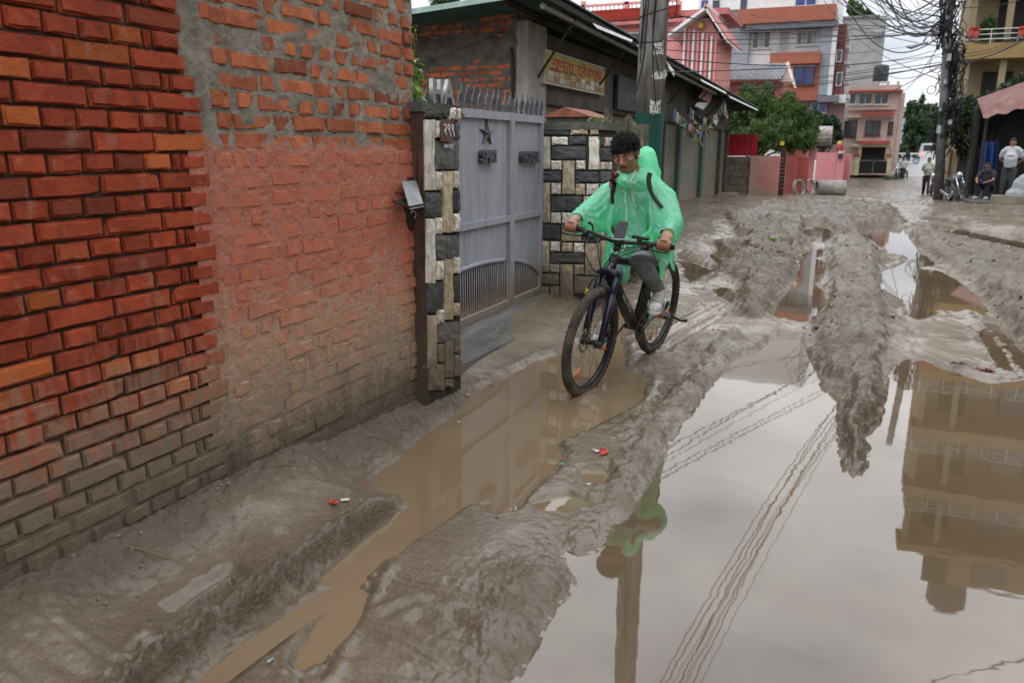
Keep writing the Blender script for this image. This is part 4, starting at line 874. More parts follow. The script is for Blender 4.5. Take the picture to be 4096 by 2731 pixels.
PINK = mat('pink_wall', (.62, .27, .26), (.55, .22, .215), sc=2, rough=.75); PINKD = mat('pink_deep', (.45, .16, .16), rough=.75); WHP = mat('white_paint', (.68, .69, .70), (.6, .61, .62), sc=2, rough=.7)
TILE = mat('red_tile', (.40, .085, .055), (.30, .06, .045), sc=6, rough=.6, rnd=.1)
# ---- pink house
PHo = thing('pink_house', 'pink two-storey house with white balustrade and red tiled eave behind the shops', 'house', (-12, 44, 0))
fbox(PHo, 'wall', PINK, 2330, 84, 2736, 420, 43, 6)
def slope_tiles(par, tl, tr, br, bl, rows, m):
    tl, tr, br, bl = [Vector(v) for v in (tl, tr, br, bl)]; nrm = (tr - tl).cross(bl - tl).normalized()
    if nrm.z < 0: nrm = -nrm
    for i in range(rows):
        u0, u1 = i / rows, (i + 1) / rows; a, b = tl.lerp(bl, u0), tr.lerp(br, u0); c, d = tr.lerp(br, u1), tl.lerp(bl, u1)
        MB().add([a, b, c + nrm * .07, d + nrm * .07, a - nrm * .05, b - nrm * .05, c - nrm * .02, d - nrm * .02], [(0, 1, 2, 3), (7, 6, 5, 4), (0, 4, 5, 1), (1, 5, 6, 2), (2, 6, 7, 3), (3, 7, 4, 0)]).build('tile_course', m, par)
rf = MB().box((-14.6, 43.3, ony(2500, 60, 43).z - .2), (-6.9, 48.5, ony(2500, 60, 43).z + .1)).build('roof', PINKD, PHo)
slope_tiles(rf, ony(2352, 46, 43.6), ony(2722, 20, 43.6), ony(2716, 66, 42.5), ony(2352, 90, 42.5), 9, TILE)
fbox(rf, 'fascia', PINKD, 2340, 84, 2725, 98, 42.45, .12)
bal = MB(); a, b, c, e = frect(2330, 12, 2718, 42, 43.8)
bal.box((a, 43.7, e - .08), (b, 43.9, e + .04)); bal.box((a, 43.7, c - .06), (b, 43.9, c)); ba = bal.build('balustrade', PINK, PHo)
k = a + .1
while k < b: MB().lathe([(.04, c), (.075, c + (e - c) * .3), (.035, c + (e - c) * .55), (.06, c + (e - c) * .8), (.04, e - .08)], 8, Matrix.Translation((k, 43.8, 0))).build('baluster', WHP, ba, True); k += .24
for x in (2330, 2505, 2715): fbox(ba, 'pier', PINK, x - 8, 5, x + 8, 46, 43.7, .3)
# gable wing with fins
a, b, c, e = frect(2730, 108, 2872, 420, 41); pk = ony(2836, 46, 41); er = ony(2918, 178, 41)
MB().prism([(a, 41, c), (b, 41, c), (b, 41, ony(2868, 150, 41).z), (pk.x, 41, pk.z - .3), (a, 41, ony(2732, 80, 41).z)], (0, 4, 0)).build('gable_wall', PINK, PHo)
gr = MB().prism([(pk.x - .1, 40.2, pk.z + .05), (er.x, 40.2, er.z), (er.x, 40.2, er.z + .12), (pk.x - .1, 40.2, pk.z + .2)], (0, 5, 0)).build('gable_roof', WHP, PHo)
MB().prism([(pk.x - .1, 40.18, pk.z + .2), (er.x + .02, 40.18, er.z + .12), (er.x + .02, 40.18, er.z + .2), (pk.x - .1, 40.18, pk.z + .3)], (0, 5.05, 0)).build('roof_edge', PINKD, gr)
MB().prism([(pk.x + .1, 40.2, pk.z + .05), (a - .6, 40.2, pk.z - 1.15), (a - .6, 40.2, pk.z - 1.0), (pk.x + .1, 40.2, pk.z + .2)], (0, 5, 0)).build('roof_slope', WHP, gr)
for k in range(8):
    x = 2735 + k * 18; MB().box((ony(x, 200, 41).x, 40.8, c), (ony(x + 7, 200, 41).x, 40.998, ony(x, 112 + k * 6, 41).z)).build('fin', PINK if k % 2 else WHP, PHo)
MB().lathe([(.12, -.25), (.2, 0), (.12, .25)], 8, Matrix.Translation(ony(2806, 105, 40.9)) @ Matrix.Rotation(R(90), 4, 'X')).build('emblem', mat('brass', (.50, .33, .05), rough=.4), PHo)
window(PHo, 2510, 130, 2612, 178, 43, 2, curtain=True)
fbox(PHo, 'band', PINKD, 2405, 98, 2735, 112, 42.94, .05)
# ---- apartment block, grey, white and rust
AP = thing('apartment_block', 'tall grey and white apartment block with rust bands and blue windows', 'building', (-6, 62, 0))
GB = mat('grey_blue_wall', (.30, .335, .375), (.26, .29, .33), sc=2, rough=.75); RU = mat('rust_wall', (.335, .115, .075), (.29, .10, .065), sc=2, rough=.75); DKR = mat('maroon_wall', (.15, .045, .04), rough=.7); DG = mat('slate_slab', (.17, .185, .22), rough=.7)
Y0 = 60
fbox(AP, 'core', WHP, 2800, -260, 3340, 640, Y0 + .4, 9)
fbox(AP, 'grey_tower', GB, 2868, 90, 2990, 420, Y0, .5)
fbox(AP, 'upper_wall', WHP, 2800, -240, 3338, 32, Y0, .5, )
fbox(AP, 'rust_band', RU, 2950, 28, 3342, 88, Y0 - .9, 1.3)
fbox(AP, 'slab', DG, 2984, 88, 3352, 112, Y0 - .75, 1.2)
fbox(AP, 'grey_column', GB, 3274, 110, 3320, 380, Y0 - .25, .8); fbox(AP, 'white_strip', WHP, 3320, 108, 3338, 382, Y0 - .3, .8)
fbox(AP, 'maroon_flank', DKR, 3338, 100, 3375, 385, Y0 + .4, 8)
fbox(AP, 'rust_frame', RU, 2880, 258, 3275, 405, Y0 - .3, .7); fbox(AP, 'loggia', WHP, 3100, 262, 3258, 300, Y0 - .33, .1)
bl_ = fbox(AP, 'balcony', RU, 3080, 208, 3280, 256, Y0 - 1.0, 1.0); railing(bl_, 3084, 178, 3280, 208, Y0 - .95, 8, mat('rail_grey', (.30, .31, .32), rough=.5), 3)
for x0, y0, x1, y1, p in ((3011, 127, 3081, 194, 3), (3187, 122, 3269, 182, 4)): window(AP, x0, y0, x1, y1, Y0 + .4, p, curtain=True)
window(AP, 3117, 127, 3155, 212, Y0 + .4, 1, CUR, sill=False)
window(AP, 3173, 268, 3258, 336, Y0 - .34, 2, BGLASS, BRF)
window(AP, 2803, 0, 2835, 42, Y0, 1, BGLASS); window(AP, 2848, 0, 2882, 46, Y0, 1, GLASS); window(AP, 3180, -30, 3268, 26, Y0 - .02, 2, BGLASS); window(AP, 2960, -20, 2992, 42, Y0, 1, GLASS)
fbox(AP, 'lower_slab', DG, 3270, 382, 3355, 408, Y0 - .8, 1.4); fbox(AP, 'lower_slab_edge', WHP, 3335, 380, 3380, 412, Y0 - .4, 6)
window(AP, 3243, 410, 3306, 452, Y0 + .3, 2, BGLASS); fbox(AP, 'lower_wall', mat('mauve_wall', (.30, .20, .22), rough=.7), 3170, 408, 3372, 640, Y0 + .35, .3)
for zy in (150, 215, 290, 350): fbox(AP, 'side_balcony', WHP, 3372, zy + 30, 3398, zy + 42, Y0 + 2, 3)
window(AP, 3345, 200, 3368, 250, Y0 + .39, 1, GLASS, sill=False); window(AP, 3345, 290, 3368, 345, Y0 + .39, 1, GLASS, sill=False)
dsh = thing('satellite_dish', 'dark satellite dish on the apartment block wall', 'satellite dish', ony(2903, 95, Y0 - .6))
MB().lathe([(.02, 0), (.3, .08), (.5, .22), (.49, .24), (.28, .1), (.02, .03)], 16, Matrix.Translation(ony(2903, 104, Y0 - .7)) @ Matrix.Rotation(R(70), 4, 'X'), cap=False).build('reflector', mat('dish_dark', (.06, .06, .07), rough=.5), dsh, True); MB().tube([ony(2903, 104, Y0 - .6), ony(2898, 92, Y0)], .05, 6).build('arm', GLASS, dsh)
# ---- blank grey block behind
GBk = thing('blank_tower', 'blank grey concrete tower block with plants on its roof', 'building', (0, 84, 0))
fbox(GBk, 'wall', mat('raw_grey', (.285, .29, .285), (.23, .235, .23), sc=1.2, rough=.8), 3330, 70, 3514, 700, 80, 12); fbox(GBk, 'coping', mat('coping', (.20, .2, .2), rough=.8), 3330, 64, 3520, 72, 79.8, 12.3); fbox(GBk, 'ledge', GB, 3495, 120, 3528, 142, 79.5, 5)
# ---- far pink house with black gate
FH = thing('far_house', 'pale pink house with roof terrace and black gate at the lane end', 'house', (0, 74, 0))
FP = mat('pale_pink', (.52, .405, .36), (.45, .345, .305), sc=2, rough=.75); CRM = mat('cream_wall', (.55, .48, .34), (.48, .41, .28), sc=2, rough=.75); BLK = mat('black_iron', (.015, .015, .016), rough=.5)
Y1 = 72
fbox(FH, 'wall', FP, 3385, 342, 3585, 700, Y1, 8); fbox(FH, 'side_wall', FP, 3585, 372, 3604, 690, Y1 + .5, 7)
fbox(FH, 'upper_storey', FP, 3395, 358, 3590, 440, Y1 - .35, .5); fbox(FH, 'parapet', FP, 3398, 345, 3596, 362, Y1 - .7, .3); rr = fbox(FH, 'eave', TILE, 3395, 361, 3612, 369, Y1 - .9, 1.4)
railing(FH, 3400, 328, 3545, 346, Y1 - .6, 10, mat('terrace_rail', (.40, .38, .36), rough=.6), 1)
for x in (3548, 3588): fbox(FH, 'terrace_pier', FP, x, 326, x + 10, 346, Y1 - .6, .4)
fbox(FH, 'water_tank_stand', FRW, 3500, 326, 3545, 330, Y1 + 1, 1)
for x0, x1, p in ((3398, 3424, 1), (3434, 3490, 2), (3497, 3555, 2)): window(FH, x0, 372, x1, 418, Y1 - .36, p)
awn = fbox(FH, 'canopy', TILE, 3445, 451, 3575, 461, Y1 - 1.2, 1.2); fbox(FH, 'canopy_slab', FP, 3380, 461, 3578, 470, Y1 - 1.0, 1)
fbox(FH, 'bay', FP, 3428, 470, 3550, 566, Y1 - .4, .4); window(FH, 3460, 484, 3522, 542, Y1 - .41, 2, GLASS, BRF); window(FH, 3375, 484, 3428, 550, Y1 - .02, 2, GLASS, BRF); window(FH, 3552, 488, 3572, 536, Y1 - .02, 1, GLASS, BRF)
fbox(FH, 'porch_roof', TILE, 3440, 564, 3562, 576, Y1 - 1.6, 1.6); fbox(FH, 'porch_slab', CRM, 3405, 576, 3565, 588, Y1 - 1.3, 1.3); fbox(FH, 'porch_dark', BLK, 3445, 590, 3540, 640, Y1 - .05, .05)
for x in (3430, 3540): fbox(FH, 'porch_post', CRM, x, 588, x + 12, 695, Y1 - 1.2, .3)
tk = MB().lathe([(.55, 0), (.58, .2), (.58, 1.1), (.5, 1.25), (.2, 1.32)], 18, Matrix.Translation(ony(3520, 328, Y1 + 1.5))).build('water_tank', mat('tank_black', (.04, .045, .05), rough=.5), None, True); tag(tk, 'black round water tank on the pale pink house terrace', 'water tank')
FG = thing('compound_wall', 'cream compound wall with black iron double gate before the pink house', 'wall', (0, 68, 0))
Y2 = 68
fbox(FG, 'wall', CRM, 3396, 640, 3432, 700, Y2, .3)
for x in (3418, 3547): q = fbox(FG, 'gate_pier', CRM, x, 626, x + 18, 702, Y2 - .1, .5); fbox(q, 'pier_cap', TILE, x - 3, 616, x + 21, 627, Y2 - .2, .7)
for x0, x1 in ((3436, 3490), (3492, 3546)):
    gl = fbox(FG, 'gate_leaf', BLK, x0, 645, x1, 694, Y2 + .1, .08); railing(gl, x0, 628, x1, 645, Y2 + .12, 9, BLK, 1)
# ---- lean house with grey tiled roof
TH_ = thing('tiled_house', 'small house with pale grey tiled gable roof behind the bamboo', 'house', (-8, 50, 0))
GT_ = mat('grey_tile', (.33, .35, .38), (.24, .255, .285), sc=5, rough=.55, rnd=.12)
Y3 = 50; fbox(TH_, 'wall', PINKD, 2840, 330, 3120, 560, Y3 + .3, 4)
rt = fbox(TH_, 'roof', PINKD, 2815, 322, 3120, 332, Y3 - .1, 4.5)
tl, tr, br, bl = ony(2845, 262, Y3 + 2.6), ony(3155, 255, Y3 + 2.6), ony(3122, 320, Y3 - .4), ony(2812, 322, Y3 - .4)
for i in range(9):
    for j in range(26):
        u0, u1, v0, v1 = j / 26, (j + 1) / 26, i / 9, (i + 1) / 9
        f_ = lambda u, v: tl.lerp(tr, u).lerp(bl.lerp(br, u), v)
        a, b, c, d = f_(u0, v0), f_(u1 - .004, v0), f_(u1 - .004, v1), f_(u0, v1); m1 = (a + b) / 2 + Vector((0, -.02, .05)); m2 = (c + d) / 2 + Vector((0, -.05, .10)); up = Vector((0, -.03, .05))
        MB().add([a, m1, b, c + up, m2, d + up, c, d], [(0, 1, 4, 5), (1, 2, 3, 4), (5, 4, 7), (4, 3, 6), (4, 6, 7)]).build('tile', GT_, rt)
MB().prism([tr, ony(3182, 330, Y3), ony(3120, 330, Y3)], (.0, .12, 0)).build('gable_end', mat('timber_grey', (.24, .21, .19), rough=.8), TH_); MB().prism([tr + Vector((0, -.3, .1)), ony(3185, 352, Y3 - .6), ony(3176, 352, Y3 - .6), tr + Vector((-.15, -.3, 0))], (0, .5, 0)).build('bargeboard', FP, TH_)
# ---- walls along the left side of the lane
W1 = thing('boundary_wall', 'low wall half bare concrete block, half faded pink, with red sheet above', 'wall', (-3.8, 31, 0))
FPK = mat('faded_pink', (.40, .145, .13), (.36, .25, .19), sc=1.2, rough=.85, dirt=(-.2, .45, (.27, .22, .16, 1), .7), bump=.3)
BLO = mat('block_wall', (.16, .135, .10), (.10, .088, .068), sc=3, rough=.9, bump=.8, bsc=20)
Y4 = 30.2
for r_ in range(7):
    for c in range(5):
        x0, x1, z0, z1 = frect(2880, 627, 2995, 797, Y4); dz = (z1 - z0 + .2) / 7; dx = (x1 - x0) / 5; off = dx * .5 * (r_ % 2)
        xa, xb = max(x0, x0 + c * dx - off), min(x1, x0 + (c + 1) * dx - off)
        MB().box((xa + .008, Y4 + random.uniform(0, .012), z0 - .2 + r_ * dz + .008), (xb - .008, Y4 + .2, z0 - .2 + (r_ + 1) * dz - .006)).build('block', BLO, W1)
fbox(W1, 'mortar', mat('grey_joint', (.10, .09, .072), rough=.9), 2879, 627, 2996, 830, Y4 + .03, .15); fbox(W1, 'pink_section', FPK, 2996, 624, 3112, 830, Y4 - .02, .25); fbox(W1, 'base_course', BLO, 2872, 748, 2940, 830, Y4 - .35, .3)
RS = mat('crimson_sheet', (.30, .010, .018), (.22, .008, .014), sc=2, rough=.5)
for k in range(12):
    x = 2886 + k * 12; fbox(W1, 'red_sheet', RS, x, 538 + (k % 2), x + 11.6, 624, Y4 + .05 + .02 * (k % 2), .02)
GTE = thing('iron_door', 'narrow dark studded iron door with gold crest between pink walls', 'door', (-2.6, 31.5, 0))
dl = fbox(GTE, 'leaf', mat('door_brown', (.045, .018, .018), rough=.5), 3114, 590, 3138, 830, Y4 + 1.4, .06)
for k in range(9): fbox(dl, 'stud_row', mat('stud_metal', (.22, .19, .17), rough=.5), 3117, 632 + k * 15, 3136, 634 + k * 15, Y4 + 1.37, .02)
fbox(dl, 'crest', mat('gold_paint', (.55, .42, .06), rough=.4), 3120, 566, 3137, 582, Y4 + 1.36, .04)
W2 = thing('boundary_wall', 'salmon red wall with tall end post behind the concrete ring', 'wall', (-3, 38, 0))
SAL = mat('salmon_wall', (.45, .12, .10), (.38, .095, .08), sc=1.5, rough=.8, dirt=(-.55, -.1, (.24, .17, .12, 1), .5), bump=.2)
Y5 = 36.0
fbox(W2, 'post', SAL, 3142, 545, 3184, 800, Y5, .5); fbox(W2, 'panel', SAL, 3184, 628, 3230, 800, Y5 + .6, .3); fbox(W2, 'panel_inset', PINKD, 3184, 562, 3230, 628, Y5 + .8, .2); fbox(W2, 'second_post', PINKD, 3230, 558, 3254, 775, Y5 + 2.6, .4)
gh_ = MB().lathe([(.01, -.75), (.42, -.75), (.42, .75), (.01, .75)], 14, Matrix.Translation(ony(3255, 545, Y5 + 2.3)) @ Matrix.Rotation(R(90), 4, 'Y')).build('gate_hood', mat('hood_tin', (.30, .29, .28), (.16, .10, .09), sc=4, rough=.6), W2)
W3 = thing('boundary_wall', 'pale pink garden wall with iron bars and a letterbox post', 'wall', (-1.5, 49, 0))
PK2 = mat('candy_pink', (.60, .235, .25), (.53, .21, .22), sc=1.5, rough=.75, dirt=(-.75, -.45, (.28, .20, .16, 1), .4))
Y6 = 48
fbox(W3, 'wall', PK2, 3262, 610, 3342, 735, Y6, .25); fbox(W3, 'corner_wall', PK2, 3374, 618, 3400, 732, Y6 + .6, 3)
po = fbox(W3, 'post', PK2, 3345, 602, 3376, 735, Y6 - .15, .5); fbox(po, 'letterbox', mat('dark_green_box', (.02, .05, .04), rough=.5), 3353, 612, 3370, 634, Y6 - .3, .15); fbox(po, 'lid', FRW, 3352, 608, 3371, 614, Y6 - .32, .18)
MB().ell(ony(3358, 590, Y6), (.2, .2, .28)).build('finial', TILE, po, True); MB().ell(ony(3358, 576, Y6), (.14, .14, .16)).build('finial_ball', mat('ball_yellow', (.5, .38, .08), rough=.6), po, True)
for k in range(13): fbox(W3, 'bar', BLK, 3264 + k * 6, 565, 3265.5 + k * 6, 612, Y6 + .1, .03)
fbox(W3, 'bar_rail', BLK, 3262, 568, 3342, 571, Y6 + .1, .03)
# ---- concrete pipe and rings lying by the wall
CP = mat('pipe_concrete', (.36, .345, .30), (.24, .23, .20), sc=4, rough=.8, bump=.3)
pz = ony(3268, 738, 37.0); rad = .31
def pipe(name, c, ax, L, r0, r1, label):
    M = Matrix.Translation(c) @ Vector(ax).to_track_quat('Z', 'Y').to_matrix().to_4x4()
    return tag(MB().lathe([(r1, 0), (r0, 0), (r0, L), (r1, L), (r1, 0)], 28, M, cap=False).build(name, CP, None, True), label, 'pipe')
p0 = ony(3268, 735, 36.6); p0.z = float(gz(36.6)) + .34
pipe('concrete_pipe', p0, (.92, .30, .0), 1.15, .33, .27, 'grey concrete drain pipe lying by the pink walls')
p1 = ony(3192, 742, 35.2); p1.z = float(gz(35.2)) + .33
pipe('concrete_ring', p1, (.75, -.45, .22), .12, .36, .29, 'concrete ring leaning against the salmon red wall')
p2 = ony(3238, 735, 37.6); p2.z = float(gz(37.6)) + .33
pipe('concrete_ring', p2, (.8, -.4, .2), .12, .36, .29, 'second concrete ring leaning beside the drain pipe mouth')
# ------------------------------------------------------------------ foliage
LEAF = {}
def leaf_mat(name, c, c2):
    m, t, p, o = nodes(name); v = pos_n(t); n1 = noise_n(t, v, 1.1, 4); n2 = noise_n(t, v, 9, 3)
    col = mixc(t, ramp(t, n1, .35, .65), c, c2); col = mixc(t, mth(t, 'MULTIPLY', ramp(t, n2, .5, .7), .6), col, tuple(min(1, x * 1.7) for x in c)); t.links.new(col, p.inputs['Base Color']); p.inputs['Roughness'].default_value = .5
    tr = N(t, 'ShaderNodeBsdfTranslucent'); t.links.new(col, tr.inputs['Color']); ms = N(t, 'ShaderNodeMixShader', Fac=.25); t.links.new(p.outputs[0], ms.inputs[1]); t.links.new(tr.outputs[0], ms.inputs[2]); t.links.new(ms.outputs[0], o.inputs['Surface']); return m
def leaves(par, name, blobs, n, size, m, droop=.3, asp=.38):
    """many small leaves through the volume of lumpy blobs [(centre, radii)]"""
    vol = np.array([b[1][0] * b[1][1] * b[1][2] for b in blobs]) ** .8; idx = rng.choice(len(blobs), n, p=vol / vol.sum())
    C_ = np.array([tuple(b[0]) for b in blobs])[idx]; Rr = np.array([b[1] for b in blobs])[idx]
    d = rng.normal(size=(n, 3)); d /= np.linalg.norm(d, axis=1)[:, None]; q = rng.random(n) ** .33 * .5 + .5 * rng.random(n) ** .5
    clump = .82 + .28 * np.sin(d[:, 0] * 7 + idx) * np.sin(d[:, 2] * 8 + idx * 2)
    P_ = C_ + d * Rr * (q * clump)[:, None]
    ax = rng.normal(size=(n, 3)); ax[:, 2] -= droop * 2; ax /= np.linalg.norm(ax, axis=1)[:, None]; sd = np.cross(ax, rng.normal(size=(n, 3))); sd /= np.linalg.norm(sd, axis=1)[:, None]
    s = size * (.6 + .8 * rng.random(n))[:, None]; a = P_ - ax * s * .5; b = P_ + ax * s * .5; w_ = sd * s * asp * .5; up = np.cross(ax, sd) * s * .08
    co = np.stack([a, P_ - w_ + up, b, P_ + w_ + up], 1).reshape(-1, 3); f = np.arange(4 * n).reshape(n, 4)
    me = bpy.data.meshes.new(name); me.vertices.add(4 * n); me.vertices.foreach_set('co', co.astype(np.float32).ravel()); me.loops.add(4 * n); me.loops.foreach_set('vertex_index', f.ravel().astype(np.int32)); me.polygons.add(n); me.polygons.foreach_set('loop_start', np.arange(0, 4 * n, 4, dtype=np.int32)); me.update()
    me.materials.append(m); o = link(name, me, par); o['kind'] = 'stuff'; return o
def tree(name, label, cat, base, blobs, n, size, m, trunk=.12, lean=0, group=None, asp=.38, droop=.3):
    t_ = thing(name, label, cat, base, group); base = Vector(base); top = sum((Vector(b[0]) for b in blobs), Vector()) / len(blobs)
    MB().tube([base, base.lerp(top, .35) + Vector((.1 * trunk, 0, 0)), base.lerp(top, .7), top], [trunk, trunk * .8, trunk * .6, trunk * .3], 8).build('trunk', mat('bark', (.085, .068, .05), (.05, .04, .03), sc=8, rough=.9, bump=.6), t_, True)
    for b in blobs[:7]: MB().tube([base.lerp(top, .45), base.lerp(Vector(b[0]), .75), Vector(b[0])], [trunk * .5, trunk * .3, trunk * .12], 6).build('limb', MATS['bark'], t_, True)
    leaves(t_, 'crown', blobs, n, size, m, droop, asp); return t_
LB = leaf_mat('bamboo_leaf', (.060, .112, .016), (.028, .062, .009)); LD = leaf_mat('dark_leaf', (.030, .060, .018), (.016, .036, .012)); LG = leaf_mat('garden_leaf', (.050, .105, .022), (.028, .065, .016))
def blob(x, y, Y, rx, rz, ry=None):
    c = ony(x, y, Y); k = Y / FPX * 1.05; return (c, (rx * k, (ry or rx) * k, rz * k))
tree('bamboo_clump', 'big bright green bamboo clump spilling over the red wall', 'bush', (-4.6, 35, -.3), [blob(2970, 455, 33.5, 70, 80), (blob(3050, 430, 34, 75, 75)), blob(3120, 470, 33.5, 75, 85), blob(3190, 480, 34, 70, 80), blob(3240, 510, 35, 45, 55), blob(2920, 500, 33, 50, 80), blob(3060, 545, 32.5, 130, 80), blob(2930, 570, 32.0, 55, 50), blob(3225, 560, 33.5, 50, 55), blob(3150, 560, 33, 70, 60), blob(2995, 370, 34.5, 40, 38), blob(3070, 360, 34.5, 36, 36), blob(3150, 400, 34, 40, 40)], 38000, .15, LB, .08, asp=.2, droop=.5)
tree('garden_tree', 'dark leafy garden tree between the bamboo and the far pink house', 'tree', (-2.4, 51, -.5), [blob(3290, 510, 50.5, 40, 45), blob(3330, 500, 51, 32, 40), blob(3300, 555, 50.5, 50, 40), blob(3265, 470, 51, 28, 30), blob(3345, 540, 51, 25, 35)], 6000, .26, LD, .1)
tree('roof_plant', 'leafy plants growing on the blank grey tower roof', 'plant', ony(3430, 66, 82), [blob(3420, 40, 82, 28, 24), blob(3460, 58, 82, 26, 14), blob(3405, 20, 82, 14, 20)], 1500, .45, LG, .08)
for k, (x, y, rx, rz, Y, lab) in enumerate(((3665, 500, 42, 95, 100, 'tall dark street tree right beside the pale pink house'), (3720, 520, 45, 85, 106, 'dark street tree behind the parked motorcycles'), (3775, 545, 50, 90, 112, 'dark street tree hidden behind the cable-laden pole'))):
    tree('street_tree', lab, 'tree', Vector((ony(x, 640, Y).x, Y, .6)), [blob(x, y, Y, rx, rz), blob(x - 18, y - 45, Y, rx * .55, rz * .5), blob(x + 22, y + 30, Y, rx * .7, rz * .45), blob(x - 10, y + 50, Y + 1, rx * .8, rz * .35), blob(x + 12, y - 30, Y - 1, rx * .6, rz * .5)], 5200, .75, LD, .3, group='street trees at the lane end', asp=.5)
tree('rooftop_tree', 'green treetop rising behind the shop roof at the top', 'tree', (-12, 26, 0), [blob(1775, 18, 25, 62, 30), blob(1745, 30, 25, 30, 18), blob(1650, 55, 25, 26, 10), blob(1800, 0, 25, 50, 40)], 3000, .16, LG, .1)
# tall weed on the near pillar
WE = thing('weed', 'tall flowering weed growing on the near gate pillar top', 'plant', (-2.2, 3.9, 1.735))
sb_ = onx(1657, 395, -2.25); st = onx(1656, 100, -2.25)
MB().tube([sb_, sb_.lerp(st, .5) + Vector((0, .006, 0)), st], [.004, .003, .0015], 6).build('stem', mat('weed_stem', (.16, .22, .05), rough=.6), WE)
WL = leaf_mat('weed_leaf', (.20, .33, .045), (.13, .24, .03)); r_ = random.Random(3)
for k in range(30):
    q = (.05 + .75 * (k / 30) ** .9) if k < 20 else .80 + .2 * (k - 20) / 10; p = sb_.lerp(st, q); a = k * 2.4; L = (.075 * (1 - q * .55)) if k < 20 else .02; d = Vector((math.cos(a) * .7, math.sin(a), -.1 + r_.uniform(-.3, .3))).normalized(); s_ = d.cross(Vector((0, 0, 1))).normalized() * L * .27; e = p + d * L * .25
    MB().add([p, e - s_ * .3, e, e + d * L * .4 - s_ + Vector((0, 0, .006)), e + d * L * .4 + s_ + Vector((0, 0, .006)), e + d * L + Vector((0, 0, -.012)), e + d * L * .45], [(0, 1, 2), (2, 3, 6), (2, 6, 4), (3, 5, 6), (6, 5, 4)]).build('leaf', WL, WE)
leaves(WE, 'low_leaves', [(sb_ + Vector((0, -.02, .03)), (.06, .09, .05)), (sb_ + Vector((0, .03, .1)), (.04, .05, .06))], 110, .035, WL, 0, .6)
# little weeds on the far pillar cap
W4 = thing('weed', 'small pale weeds on the far gate pillar cap', 'plant', (-2.4, 7.2, 1.735)); leaves(W4, 'tuft', [(ony(2380, 485, 7.25), (.10, .05, .05)), (ony(2330, 500, 7.25), (.12, .05, .02)), (ony(2420, 490, 7.25), (.05, .05, .05))], 260, .03, leaf_mat('pale_weed', (.20, .22, .09), (.12, .13, .05)), 0, .4)
